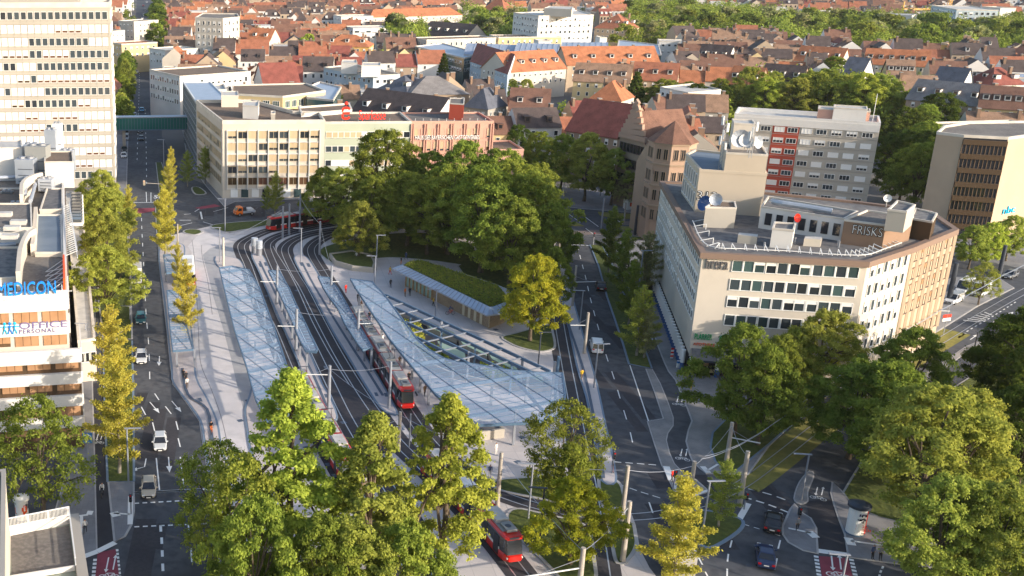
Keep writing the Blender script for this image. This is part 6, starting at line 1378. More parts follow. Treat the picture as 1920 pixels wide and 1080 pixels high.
# ------------------------------------------------------------------ trees
def crown_points(rg, kind, n):
 """leaf positions and directions of one crown, height 1 unit = 1 m, canonical tree 12 m high with its trunk at the origin"""
 P_ = []; N_ = []
 if kind == 'round': nb = 230; H0, H1 = 2.4, 12.0; R_ = 5.0
 elif kind == 'column': nb = 200; H0, H1 = 1.6, 12.0; R_ = 2.6
 elif kind == 'gold': nb = 0
 elif kind == 'far': nb = 26; H0, H1 = 1.5, 12; R_ = 5.2
 elif kind == 'conifer': nb = 0
 if kind in ('round', 'column', 'far'):
  lob = rg.uniform(0, 6.28, 5); cl = []
  for _ in range(nb):
   h = rg.random() ** .8; a = rg.uniform(0, 6.283)
   if kind == 'column': prof = math.sin(math.pi * min(1, (h * .90 + .10)) ** .62) ** .75
   else: prof = math.sin(math.pi * (h * .88 + .10) ** .8) ** .62
   prof *= 1 + .26 * math.sin(a * 2 + lob[0] + h * 3) + .20 * math.sin(a * 3 + lob[1] - h * 4) + .08 * math.sin(5 * a + lob[2])
   r = R_ * prof * (.55 + .42 * rg.random() ** .5); z = H0 + (H1 - H0) * h
   cl.append((r * math.cos(a), r * math.sin(a), z, (R_ * (.21 if kind == 'round' else .24 if kind == 'column' else .42)) * rg.uniform(.55, 1.15) * (1 - .35 * h)))
  cl = np.array(cl); w = cl[:, 3] ** 2; idx = rg.choice(len(cl), size=n, p=w / w.sum()); d = rg.normal(size=(n, 3)); d /= np.linalg.norm(d, axis=1, keepdims=True)
  d[:, 2] = np.where(d[:, 2] < -.35, -d[:, 2], d[:, 2]); rr = cl[idx, 3] * rg.random(n) ** .42 * (1 + .5 * (rg.random(n) < .12))
  p = cl[idx, :3] + d * rr[:, None] * np.array([1, 1, .72]); nr = d + rg.normal(size=(n, 3)) * .6 + np.array([0, 0, .35])
  if kind != 'far': q = p * 1.7; k_ = np.sin(q[:, 0] + lob[0]) * np.sin(q[:, 1] * 1.1 + lob[1]) * np.sin(q[:, 2] * 1.2 + lob[2]) + .25 * np.sin(q[:, 0] * 2.7) * np.sin(q[:, 1] * 2.9) > -.22 - .25 * rg.random(n); p = p[k_]; nr = nr[k_]
  return p, nr, cl
 if kind == 'gold':
  cl = []; p = []; nr = []; nbr = 34
  for k in range(nbr):
   h = (k + .5) / nbr; z = 1.6 + 9.4 * h; a = k * 2.4 + rg.uniform(-.4, .4); L = (2.7 * (1 - h) ** .7 + .35) * rg.uniform(.75, 1.25) * (1 if h > .12 else .7); el = .35 + .5 * h
   cl.append((a, z, L, el)); m_ = int(n * L / 62)
   s = rg.random(m_) ** .7; off = rg.normal(size=(m_, 3)) * (.24 * (1.2 - s * .7))[:, None]
   q = np.stack([np.cos(a) * L * s, np.sin(a) * L * s, z + L * s * el], 1) + off; p.append(q); nr.append(rg.normal(size=(m_, 3)) + np.array([0, 0, .6]))
  m_ = int(n * .08); q = np.stack([rg.normal(size=m_) * .18, rg.normal(size=m_) * .18, rg.uniform(4, 12, m_)], 1); p.append(q); nr.append(rg.normal(size=(m_, 3)))
  return np.concatenate(p), np.concatenate(nr), cl
 if kind == 'conifer':
  h = rg.random(n) ** .75; a = rg.uniform(0, 6.283, n); tier = np.floor(h * 13) / 13; fr_ = (h - tier) * 13; br = np.round(a / .7 + tier * 5) * .7 - tier * 3.5
  a = a * .35 + br * .65; r = (3.0 * (1 - tier) ** .85 + .15) * (rg.random(n) ** .5); p = np.stack([np.cos(a) * r, np.sin(a) * r, 1.2 + 10.8 * (tier + fr_ * .03) - r * .12 + rg.normal(size=n) * .12], 1)
  return p, rg.normal(size=(n, 3)) + np.array([0, 0, 1.]), []
def tree_proto(kind, seed, n, size, leafm, barkm='bark'):
 rg = np.random.default_rng(seed); p, nr, cl = crown_points(rg, kind, n)
 r = root({'round': 'broadleaf_tree', 'column': 'columnar_tree', 'gold': 'ginkgo_tree', 'far': 'distant_tree', 'conifer': 'conifer_tree'}[kind], (0, 0, 0), 'tree', 'tree')
 me = leafmesh('crown', p, nr, size, leafm, rg); o = bpy.data.objects.new('crown', me); scene.collection.objects.link(o); o.parent = r
 o.material_slots[0].link = 'OBJECT'; o.material_slots[0].material = MT[leafm]
 m = MB(); top = {'round': 7.5, 'column': 10.5, 'gold': 11.6, 'far': 6, 'conifer': 11.5}[kind]; rb = {'round': .30, 'column': .26, 'gold': .14, 'far': .3, 'conifer': .22}[kind]
 pts = [Vector((rg.uniform(-.12, .12) * k, rg.uniform(-.12, .12) * k, top * k / 5)) for k in range(6)]; m.tube(pts, [rb * (1.25 if k == 0 else 1 - .17 * k) for k in range(6)], barkm, 8)
 if kind in ('round', 'column'):
  for k in range(14):
   c = cl[int(rg.integers(len(cl)))]; b0 = pts[1].lerp(pts[4], rg.random()); c_ = Vector((c[0], c[1], c[2] - .3)); mid = b0.lerp(c_, .5) + Vector((0, 0, .5)); m.tube([b0, mid, b0.lerp(c_, .9)], [.12, .08, .03], barkm, 5)
 if kind == 'gold':
  for (a, z, L, el) in cl: m.tube([(0, 0, z), (math.cos(a) * L * .5, math.sin(a) * L * .5, z + L * .5 * el), (math.cos(a) * L * .95, math.sin(a) * L * .95, z + L * el)], [.05, .035, .012], barkm, 4)
 t = m.build('trunk', r, loc=(0, 0, 0)); return r
PR = {'round0': tree_proto('round', 1, 52000, .125, 'leaf_mid'), 'round1': tree_proto('round', 2, 52000, .125, 'leaf_mid'), 'round2': tree_proto('round', 3, 48000, .13, 'leaf_mid'), 'sparse': tree_proto('round', 7, 16000, .13, 'leaf_mid'),
  'col0': tree_proto('column', 4, 50000, .095, 'leaf_bright'), 'col1': tree_proto('column', 5, 50000, .095, 'leaf_bright'),
  'gold0': tree_proto('gold', 6, 22000, .085, 'leaf_gold', 'bark_pale'), 'gold1': tree_proto('gold', 8, 13000, .085, 'leaf_gold', 'bark_pale'),
  'gold2': tree_proto('gold', 21, 17000, .09, 'leaf_gold', 'bark_pale'), 'con': tree_proto('conifer', 9, 9000, .20, 'leaf_dark'), 'far0': tree_proto('far', 10, 5200, .34, 'leaf_mid'), 'far1': tree_proto('far', 12, 5200, .34, 'leaf_mid'), 'far2': tree_proto('far', 13, 4200, .38, 'leaf_mid')}
note_kids()
RT = random.Random(3)
def tree(kind, u, v, h, w, leafm, label, group=None, loc=None, name=None):
 """h: height in m; w: crown width against the canonical tree of that height"""
 q = loc or P(u, v); s = h / 12.0; o = place(PR[kind], (q.x, q.y, 0), RT.uniform(0, 6.28), (s * w, s * w * RT.uniform(.94, 1.06), s), label, 'tree', group)
 if o is not PR[kind]: note_kids() if False else None
 for c in (scene.objects if False else o.children):
  if c.name.startswith('crown'): c.material_slots[0].link = 'OBJECT'; c.material_slots[0].material = MT[leafm]
 return o
NEARG = 'trees at the plaza and along the roads'
# left street
for a in (('round0', 200, 600, 13, 1.0, 'leaf_olive', 'light green street tree, lowest of the dense row beside the arcade roof'), ('round1', 202, 535, 13.5, 1.05, 'leaf_olive', 'light green street tree, middle of the dense row beside the arcade roof'), ('round2', 197, 475, 14, 1.0, 'leaf_olive', 'light green street tree, upper one of the dense row beside the arcade roof'), ('round1', 193, 425, 13, .95, 'leaf_olive', 'light green street tree, topmost of dense row beside the arcade roof'),
   ('gold1', 243, 455, 13, .9, 'leaf_gold', 'thin golden tree on the left kerb just below the junction'),
   ('gold0', 309, 490, 16, .85, 'leaf_gold', 'full golden tree on the left road island below the junction'), ('gold1', 318, 405, 14, .8, 'leaf_gold', 'golden tree at the corner of the junction, above fuller one'), ('gold1', 322, 358, 12, .8, 'leaf_gold', 'airy golden tree in the far street median'), ('gold1', 385, 345, 10.5, 1.2, 'leaf_olive', 'airy pale tree in front of the cream corner office side'), ('gold1', 352, 350, 10, 1.1, 'leaf_olive', 'thin pale tree between far street and cream corner office'),
   ('gold2', 350, 638, 14, .9, 'leaf_gold', 'golden tree beside the bus shelter, in front of the bus'), ('gold1', 335, 560, 11, .7, 'leaf_gold', 'smaller golden tree directly above the bus shelter roof'),
   ('gold1', 213, 765, 15.5, 1.2, 'leaf_gold', 'tall golden tree in the road median, upper one'), ('gold2', 224, 888, 17, 1.0, 'leaf_gold', 'tall golden tree at the near end of the road median'), ('gold0', 214, 830, 12, .8, 'leaf_gold', 'golden tree between two taller ones in the road median'),
   ('sparse', 82, 975, 15, .85, 'leaf_mid', 'open dark green tree behind the terrace railing, lower left'),
   ('gold1', 516, 405, 11, 1.0, 'leaf_olive', 'thin green tree left of the far red tram'), ('gold1', 500, 400, 7, 1.0, 'leaf_olive', 'small thin tree beside the orange truck'),
   # front row
   ('col0', 540, 1085, 23, 1.12, 'leaf_bright', 'tallest bright green columnar tree in the front, left one'), ('col1', 690, 1120, 20, 1.12, 'leaf_olive', 'bright green columnar tree in the middle of front group'), ('col0', 824, 1085, 20.5, .95, 'leaf_bright', 'bright green columnar tree at the right of the front group'),
   ('round0', 600, 1240, 14.5, .72, 'leaf_mid', 'broad dark tree filling the bottom below the left columnar tree'), ('round1', 755, 1230, 13.5, .75, 'leaf_mid', 'broad dark tree at the bottom between columnar trees'), ('round2', 480, 1230, 16, .7, 'leaf_mid', 'broad dark tree in the very bottom left of the front group'), ('round2', 825, 1260, 10, .6, 'leaf_olive', 'low dark tree at the bottom, left of the red tram front'), ('round0', 655, 1240, 14, .75, 'leaf_olive', 'olive green tree low in the middle of the front group'),
   ('sparse', 412, 1035, 13, .8, 'leaf_mid', 'open dark tree overhanging the left road stop line'), ('sparse', 455, 1110, 15, .8, 'leaf_mid', 'open dark tree at the left side of the front group'),
   ('sparse', 1048, 942, 12.8, .85, 'leaf_mid', 'open dark green tree in front of the big glass roof'), ('round2', 1060, 960, 8.5, .75, 'leaf_mid', 'lower dense green tree beneath the open dark tree'), ('round0', 1068, 1060, 9.8, .95, 'leaf_yellow', 'round yellow green tree on the lawn beside the near red tram'),
   ('gold2', 1255, 1120, 14, 1.15, 'leaf_gold', 'golden tree at the bottom in front of the blue and white truck'), ('gold1', 1347, 988, 8.5, 1.25, 'leaf_olive', 'young green tree on the rounded traffic island'),
   ('round1', 993, 640, 14.5, .85, 'leaf_yellow', 'golden yellow round tree on the lawn beside the pavilion'),
   # plaza park
   ('round0', 672, 487, 12, .95, 'leaf_olive', 'bright green tree rising from the low curved planter'), ('round2', 640, 440, 15, 1.05, 'leaf_olive', 'green tree left of the curved planter, behind'), ('round1', 715, 425, 22, .95, 'leaf_mid', 'tall tree at the left end of plaza park in front of grey bank'), ('round2', 800, 435, 18, 1.0, 'leaf_mid', 'mid sized park tree below the salmon pink building'), ('round0', 865, 445, 21, .95, 'leaf_mid', 'tall park tree in front of the salmon pink building'), ('round1', 930, 452, 20, .95, 'leaf_mid', 'tall park tree right of the salmon pink building'), ('round2', 985, 500, 19, 1.0, 'leaf_mid', 'dark park tree above the yellow one'), ('round0', 900, 512, 21, 1.0, 'leaf_mid', 'large dark park tree directly behind the pavilion'), ('round1', 838, 478, 19, 1.0, 'leaf_mid', 'large park tree behind the left end of pavilion'), ('round2', 1025, 530, 15.5, .75, 'leaf_mid', 'dark tree beside the road right of the yellow tree'), ('round0', 1030, 590, 12, .6, 'leaf_mid', 'fresh green tree half hidden behind the yellow tree'), ('round1', 762, 462, 16, 1.0, 'leaf_mid', 'dark tree between the planter tree and the pavilion'), ('round2', 950, 480, 20, .95, 'leaf_mid', 'park tree in the middle of dense plaza grove'), ('round1', 1000, 440, 16, .8, 'leaf_mid', 'park tree at the upper right of plaza grove'), ('round0', 770, 415, 14, .8, 'leaf_mid', 'low park tree hiding the base of the grey bank'), ('round1', 606, 418, 13, .9, 'leaf_mid', 'leftmost park tree hanging over the far tram'), ('round0', 700, 462, 15, .95, 'leaf_mid', 'park tree between the planter tree and lawn paths'), ('round2', 955, 535, 17, .95, 'leaf_mid', 'dark tree overhanging the right end of the planted roof'), ('round0', 800, 478, 16, .95, 'leaf_mid', 'park tree just behind the left half of the planted roof'),
   # avenue
   ('round0', 965, 330, 14, .8, 'leaf_dark', 'dark avenue tree beside the pink annex'), ('round1', 1005, 345, 14, .9, 'leaf_mid', 'second avenue tree from the pink annex'), ('round2', 1050, 360, 15, .9, 'leaf_mid', 'third avenue tree from the pink annex'), ('round0', 1095, 378, 17, .95, 'leaf_olive', 'biggest avenue tree, sunlit, in front of the red skylight roof'), ('round1', 1145, 385, 14, .9, 'leaf_olive', 'last avenue tree before the sandstone gable'), ('sparse', 1020, 390, 9.5, .9, 'leaf_olive', 'small pale tree in front of the avenue trees'), ('sparse', 1172, 392, 9, .8, 'leaf_pale', 'small pale tree beside the white and yellow billboard'),
   # strip beside the plaza road
   ('gold0', 1140, 515, 14, 1.0, 'leaf_mid', 'dark feathery tree at the top of the road side strip'), ('gold0', 1163, 560, 13.5, 1.05, 'leaf_mid', 'dark feathery tree in the road side strip, second'), ('gold0', 1178, 610, 12, 1.0, 'leaf_mid', 'dark feathery tree in the road side strip, third'), ('gold1', 1193, 668, 12, 1.3, 'leaf_olive', 'olive leaning tree at the near end of road side strip'), ('gold1', 1207, 672, 9, 1.3, 'leaf_pale', 'thin pale tree next to the hotel arcade'), ('gold1', 1205, 560, 13, 1.3, 'leaf_pale', 'bare looking tree between road strip and hotel'),
   # right park
   ('round0', 1375, 815, 15, .9, 'leaf_mid', 'dark tree on the triangular lawn below the hotel, left one'), ('round2', 1420, 835, 13, .8, 'leaf_mid', 'dark tree on the triangular lawn nearest the tram curve'), ('round1', 1478, 745, 10.5, .85, 'leaf_mid', 'dark tree left of the pale one below hotel front'), ('round0', 1530, 745, 12.8, 1.0, 'leaf_olive', 'pale green round tree in front of the hotel corner'), ('round2', 1445, 770, 11, .8, 'leaf_mid', 'low dark tree on the lawn left of the grassy tracks'),
   ('round1', 1590, 860, 13, .95, 'leaf_mid', 'dark tree over the street, upper left of right park'), ('round2', 1690, 800, 14, .9, 'leaf_mid', 'dark tree right of the grassy tracks'), ('round0', 1640, 880, 14, 1.0, 'leaf_mid', 'dark green tree behind the big pale park tree'), ('round1', 1715, 985, 16.5, 1.05, 'leaf_olive', 'big pale green park tree above the advertising column'), ('round2', 1780, 940, 14, .95, 'leaf_olive', 'pale green park tree right of the biggest one'),
   ('round0', 1745, 1120, 13, .9, 'leaf_olive', 'light green tree at the bottom beside the advertising column'), ('round1', 1840, 1130, 13, .9, 'leaf_olive', 'green tree at the bottom right corner'), ('round2', 1910, 1140, 12, .8, 'leaf_olive', 'pale green tree cut by the bottom right frame'), ('round0', 1800, 1070, 10, .8, 'leaf_mid', 'mid green shrubby tree at the right bottom'),
   ('round0', 1900, 800, 17, 1.0, 'leaf_dark', 'very dark park tree at the right edge, upper'), ('round1', 1960, 860, 18, 1.0, 'leaf_dark', 'very dark park tree beyond the right edge'), ('round2', 1905, 930, 14, .9, 'leaf_dark', 'very dark park tree at the right edge, lower'), ('round1', 1870, 740, 10, .9, 'leaf_mid', 'green tree at the park edge beside the right street'),
   ('round2', 1815, 505, 9, .9, 'leaf_olive', 'sunlit street tree right of the tan hotel wing'), ('round0', 1848, 500, 9, .85, 'leaf_bright', 'sunlit street tree below the bronze glass building'), ('round1', 1885, 490, 9.5, .9, 'leaf_olive', 'sunlit street tree at the right edge above parked vans'), ('sparse', 1834, 572, 8, .8, 'leaf_olive', 'small young street tree in front of the parked vans')):
 tree(*a, NEARG)
# parks and gardens further out
def grove(label, group, spots, kinds, mats_, hr, wr):
 for i, (u, v) in enumerate(spots):
  tree(kinds[i % len(kinds)], u, v, RT.uniform(*hr), RT.uniform(*wr), mats_[(i * 7 + i // 3) % len(mats_)], label(i), group)
def ordn(i): return ('first', 'second', 'third', 'fourth', 'fifth', 'sixth', 'seventh', 'eighth', 'ninth', 'tenth', 'eleventh', 'twelfth', 'thirteenth', 'fourteenth', 'fifteenth', 'sixteenth', 'seventeenth', 'eighteenth', 'nineteenth', 'twentieth')[i] if i < 20 else '%dth' % (i + 1)
sp_ = [(1395, 225), (1425, 232), (1455, 228), (1485, 236), (1515, 232), (1545, 240), (1575, 236), (1605, 244), (1635, 245), (1500, 215), (1540, 212), (1440, 212), (1590, 222)]
grove(lambda i: 'park tree behind the grey and red apartment block, %s of that grove' % ordn(i), 'grove behind the apartment block', sp_, ['round0', 'round1', 'round2'], ['leaf_olive', 'leaf_mid', 'leaf_olive', 'leaf_bright'], (14, 20), (.85, 1.1))
sp_ = [(1268, 228), (1300, 232), (1330, 230), (1360, 228), (1210, 222), (1240, 226), (1285, 215), (1345, 214)]
grove(lambda i: 'dark green tree in the row behind the sandstone tower, %s counted there' % ordn(i), 'trees behind the sandstone tower', sp_, ['round1', 'round2'], ['leaf_mid', 'leaf_dark', 'leaf_olive'], (11, 15), (.9, 1.15))
sp_ = [(1668, 345), (1685, 380), (1710, 400), (1700, 350), (1725, 330), (1690, 300), (1720, 290), (1750, 280), (1660, 300), (1735, 370)]
grove(lambda i: 'dark tree between apartment block and bronze glass block, %s of the dense group' % ordn(i), 'dense dark trees between two blocks', sp_, ['round0', 'round1', 'round2'], ['leaf_dark', 'leaf_dark', 'leaf_mid'], (13, 18), (.95, 1.15))
sp_ = [(1675, 235), (1700, 245), (1730, 240), (1760, 248), (1790, 238), (1815, 240), (1850, 238), (1890, 232), (1745, 222)]
grove(lambda i: 'green tree before the tenements at right, %s from the apartment block' % ordn(i), 'trees before the right tenements', sp_, ['round0', 'round2', 'round1'], ['leaf_mid', 'leaf_pale', 'leaf_dark', 'leaf_olive'], (11, 15), (.85, 1.1))
sp_ = [(232, 250), (230, 225), (231, 205), (233, 188), (235, 170), (237, 155), (239, 140), (228, 238)]
grove(lambda i: 'street tree along the left of the long street, %s from the footbridge' % ordn(i), 'left row of the long street', sp_, ['round0', 'round1'], ['leaf_mid', 'leaf_olive'], (11, 14), (.7, .9))
sp_ = [(291, 108), (295, 98), (293, 88), (300, 80), (292, 72), (298, 64), (295, 55), (300, 47), (296, 40), (302, 33), (298, 27), (304, 20), (300, 14), (306, 8), (302, 2)]
grove(lambda i: 'dark tree in the median of the far street, %s counted from near' % ordn(i), 'median trees of the far street', sp_, ['far0', 'far1'], ['leaf_dark', 'leaf_mid'], (14, 18), (.9, 1.1))
for a in (('con', 829, 172, 17, 1.0, 'leaf_dark', 'pointed cypress behind the sandstone villa'), ('con', 1186, 225, 18, 1.25, 'leaf_dark', 'dark fir with drooping branches behind the sandstone gable'), ('round0', 578, 118, 15, .9, 'leaf_bright', 'lone bright green tree among red roofs, upper left centre'), ('round1', 815, 182, 8, 1.0, 'leaf_olive', 'small garden tree left of the sandstone villa front'), ('round2', 862, 205, 8, 1.0, 'leaf_bright', 'garden tree right of the sandstone villa front'), ('round0', 835, 205, 10, 1.0, 'leaf_mid', 'garden tree below the sandstone villa'), ('round1', 955, 190, 9, 1.0, 'leaf_mid', 'garden tree left of the brown twin house'), ('round2', 985, 190, 9, 1.0, 'leaf_olive', 'garden tree beside the brown twin house'), ('round0', 920, 235, 10, .8, 'leaf_olive', 'pale tree squeezed behind the pink annex'), ('far2', 815, 115, 10, .9, 'leaf_pale', 'pale tree at the left end of the orange mansard block'),
   ('round1', 1555, 185, 17, 1.25, 'leaf_mid', 'huge dark green domed tree above the park grove'), ('round1', 1338, 88, 11, 1, 'leaf_mid', 'garden tree left of the dark roofed row, upper right'), ('con', 697, 208, 9, 1, 'leaf_mid', 'small fir beside the slate villa'), ('far0', 1505, 105, 8, 1.2, 'leaf_mid', 'ivy green garden tree above the long orange row')): tree(*a, 'single trees among the houses')
# belts towards the horizon, each tree its own object
belts = [('tree left of the hospital slab, %s in that park', 'park left of the hospital', [(730 + (i * 37) % 60, 104 - (i * 11) % 30) for i in range(8)] + [(870 + (i * 31) % 95, 90 - (i * 7) % 36) for i in range(14)], (14, 18)),
  ('tree right of the hospital slab, %s in the wood there', 'wood right of the hospital', [(1165 + (i * 53) % 150, 104 - (i * 13) % 66) for i in range(24)], (13, 18)),
  ('tree in the wide park belt at the upper right, %s there', 'upper right park belt', [(1300 + (i * 97) % 330, 78 - (i * 5) % 34 + int((i * 97) % 330 * .07)) for i in range(42)], (13, 18)),
  ('tree in the park below the yellow crane, %s there', 'park below the yellow crane', [(1620 + (i * 83) % 300, 112 - (i * 7) % 40 + int((i * 83) % 300 * .03)) for i in range(34)], (14, 20)),
  ('tree between the far roofs at the top left centre, %s there', 'far trees at the top left', [(450 + (i * 71) % 480, 22 - (i * 9) % 34) for i in range(22)], (11, 15))]
for lb, gp_, sp_, hr in belts: grove(lambda i: lb % ordn(i), gp_, sp_, ['far0', 'far1', 'far2'], ['leaf_mid', 'leaf_dark', 'leaf_olive', 'leaf_mid', 'leaf_pale'], hr, (.95, 1.35))
# ------------------------------------------------------------------ vehicles
def part(mb, name, par, paint=False, smooth=False):
 o = mb.build(name, par, smooth=smooth, loc=(0, 0, 0))
 if paint: o.material_slots[0].link = 'OBJECT'; o.material_slots[0].material = o.data.materials[0]; o['paint'] = 1
 return o
def loft(m, secs, mm, cap=True):
 """closed rings of points joined along the vehicle"""
 b = len(m.v); n = len(secs[0])
 for s in secs: m.v += s
 for k in range(len(secs) - 1):
  for i in range(n): j = (i + 1) % n; m.f.append((b + k * n + i, b + (k + 1) * n + i, b + (k + 1) * n + j, b + k * n + j)); m.m.append(mm)
 if cap: m.f.append(tuple(b + i for i in range(n))); m.m.append(mm); m.f.append(tuple(b + (len(secs) - 1) * n + i for i in reversed(range(n)))); m.m.append(mm)
def ring(x, w, z0, z1, ch=.12): h = w / 2; return [(x, -h + ch, z0), (x, -h, z0 + ch), (x, -h, z1 - ch), (x, -h + ch, z1), (x, h - ch, z1), (x, h, z1 - ch), (x, h, z0 + ch), (x, h - ch, z0)]
def wheel(par, x, y, r=.33):
 w = MB(); w.tube([(x, y - .11, r), (x, y + .11, r)], r, 'tyre', 14); o = part(w, 'wheel', par); w = MB(); s = 1 if y > 0 else -1; w.tube([(x, y + s * .10, r), (x, y + s * .13, r)], r * .62, 'rim', 10); part(w, 'rim', o)
def car_proto(kind):
 L, Wd, H = dict(hatch=(4.2, 1.78, 1.47), saloon=(4.7, 1.82, 1.42), suv=(4.4, 1.85, 1.62), van=(4.7, 1.85, 1.85), bigvan=(5.6, 2.0, 2.4))[kind]
 r = root(dict(hatch='parked_car', saloon='saloon_car', suv='sports_utility_car', van='small_van', bigvan='delivery_van')[kind], (0, 0, 0), 'car', 'van' if 'van' in kind else 'car')
 hl = L / 2; belt = .92 if H < 1.7 else 1.05; m = MB()
 loft(m, [ring(-hl, Wd * .86, .34, belt - .16, .1), ring(-hl + .18, Wd * .97, .26, belt, .12), ring(-hl + 1.1, Wd, .22, belt + .02, .12), ring(hl - 1.5, Wd, .22, belt, .12), ring(hl - .9, Wd * .98, .24, belt - .10, .12), ring(hl - .15, Wd * .9, .28, belt - .24, .12), ring(hl, Wd * .8, .36, belt - .36, .08)], 'paint_silver'); part(m, 'body', r, True, False)
 x0, x1, x2, x3 = dict(hatch=(-hl + .12, -hl + .55, .25, 1.05), saloon=(-hl + .7, -hl + 1.35, .2, 1.05), suv=(-hl + .1, -hl + .45, .35, 1.1), van=(-hl + .05, -hl + .2, .75, 1.45), bigvan=(-hl + .03, -hl + .1, 1.35, 2.1))[kind]
 wb, wt = Wd / 2 * .93, Wd / 2 * .74 if H < 1.7 else Wd / 2 * .86; g = MB(); zb, zt = belt - .02, H - .07
 A = [(x0, -wb, zb), (x3, -wb, zb), (x3, wb, zb), (x0, wb, zb)]; B_ = [(x1, -wt, zt), (x2, -wt, zt), (x2, wt, zt), (x1, wt, zt)]
 for i in range(4): j = (i + 1) % 4; g.face([A[i], A[j], B_[j], B_[i]], 'glass_dark')
 part(g, 'window', r); m = MB(); m.face([(x1 - .03, -wt - .02, zt), (x2 + .03, -wt - .02, zt), (x2 - .05, -wt * .9, H), (x1 + .08, -wt * .9, H)], 'paint_silver'); m.face([(x1 + .08, -wt * .9, H), (x2 - .05, -wt * .9, H), (x2 - .05, wt * .9, H), (x1 + .08, wt * .9, H)], 'paint_silver'); m.face([(x1 + .08, wt * .9, H), (x2 - .05, wt * .9, H), (x2 + .03, wt + .02, zt), (x1 - .03, wt + .02, zt)], 'paint_silver')
 m.face([(x2 + .03, -wt - .02, zt), (x2 + .03, wt + .02, zt), (x2 - .05, wt * .9, H), (x2 - .05, -wt * .9, H)], 'paint_silver'); m.face([(x1 - .03, wt + .02, zt), (x1 - .03, -wt - .02, zt), (x1 + .08, -wt * .9, H), (x1 + .08, wt * .9, H)], 'paint_silver')
 for s in (-1, 1):
  for (a, b) in ((0, 0), (1, 1)): m.bar((A[a if s < 0 else 3 - a][0], s * wb, zb), (B_[a if s < 0 else 3 - a][0], s * wt, zt), .09, .07, 'paint_silver')
  m.bar(((x0 + x3) / 2, s * (wb + .01), zb), ((x1 + x2) / 2, s * (wt + .01), zt), .09, .05, 'paint_silver')
  if kind == 'bigvan' or kind == 'van': m.face([(x0 + .1, s * (wb + .012), zb), (.1, s * (wb + .012), zb), (.1, s * (wt + .012), zt), (x1 + .05, s * (wt + .012), zt)], 'paint_silver')
  m.box((x3 - .25, s * (Wd / 2 + .08), belt + .08), (.16, .2, .14), 'paint_silver')
 part(m, 'roof', r, True)
 for s in (-1, 1):
  for x in (-hl + .85, hl - .85): wheel(r, x, s * (Wd / 2 - .1), .33 if H < 2 else .37)
  m = MB(); m.box((hl - .07, s * Wd * .32, belt - .34), (.14, .38, .15), 'headlight'); part(m, 'headlight', r); m = MB(); m.box((-hl + .05, s * Wd * .36, belt - .18), (.12, .3, .18), 'taillight'); part(m, 'taillight', r)
 m = MB(); m.box((hl + .0, 0, .45), (.06, .9, .22), 'glass_dark'); m.box((hl + .02, 0, .35), (.04, .5, .11), 'frame_white'); m.box((-hl - .01, 0, .62), (.04, .5, .12), 'frame_white'); part(m, 'number_plate', r)
 return r
CP = {k: car_proto(k) for k in ('hatch', 'saloon', 'suv', 'van', 'bigvan')}; note_kids()
def car(kind, u, v, head, paint, label, group='cars on the roads', hz=0.0):
 """head: photo pixel the bonnet points towards, or an angle"""
 q = P(u, v); rz = head if isinstance(head, float) else math.atan2((P(*head) - q).y, (P(*head) - q).x)
 o = place(CP[kind], (q.x, q.y, .015 + hz), rz, (1, 1, 1), label, None, group)
 for c in o.children:
  if 'paint' in c: c.material_slots[0].link = 'OBJECT'; c.material_slots[0].material = MT['paint_' + paint]
 return o
for a in (('hatch', 300, 836, (301, 870), 'silver', 'grey hatchback driving towards the stop line on the left road'), ('hatch', 279, 922, (278, 960), 'beige', 'pale silver hatchback waiting on the stop line'), ('hatch', 264, 603, (265, 640), 'teal', 'dark green car below the white truck on the left road'), ('hatch', 265, 676, (266, 710), 'silver', 'grey car half hidden by the tall golden median tree'),
   ('saloon', 1126, 541, (1118, 510), 'black', 'black car with red tail lights driving away beside the feathery trees'), ('van', 1118, 656, (1110, 620), 'white', 'small white van driving away beside the light masts'), ('saloon', 1449, 986, (1455, 950), 'black', 'black car just beyond the lower dashed crossing'), ('saloon', 1434, 1050, (1431, 1010), 'navy', 'dark blue car with red tail lights at the bottom of the road'), ('suv', 1876, 615, (1900, 598), 'white', 'white car on the right hand street'),
   ('bigvan', 1808, 546, (1785, 560), 'white', 'white van parked in front of another beside the right street'), ('bigvan', 1838, 552, (1815, 566), 'silver', 'silver van parked right of the white one, behind young tree'), ('van', 1787, 567, (1770, 575), 'white', 'white small van parked closest to the tall dark mast'), ('hatch', 1893, 520, (1870, 530), 'grey', 'grey car far along the right hand street'),
   ('saloon', 265, 262, (266, 290), 'black', 'black car with lit headlights just in front of footbridge'), ('hatch', 263, 248, (264, 280), 'black', 'black car underneath the footbridge'), ('hatch', 266, 209, (267, 240), 'cyan', 'pale blue car behind the footbridge'), ('hatch', 252, 219, (253, 250), 'white', 'white car left of the pale blue one in far street'), ('saloon', 256, 137, (257, 170), 'silver', 'silver car far up the long street'), ('van', 270, 30, (270, 50), 'white', 'white van high up in the long street')): car(*a)
pk = [(232, 295), (233, 283), (236, 262), (237, 252), (240, 232), (238, 224), (241, 200), (242, 190), (243, 180), (244, 170), (245, 160)]
for i, (u, v) in enumerate(pk): car(['hatch', 'saloon', 'van'][i % 3], u, v, (u + .5, v + 20), ['white', 'black', 'silver', 'grey', 'navy'][i % 5], '%s parked vehicle on the left kerb of the long street, from near' % ordn(i), 'vehicles parked along the left kerb')
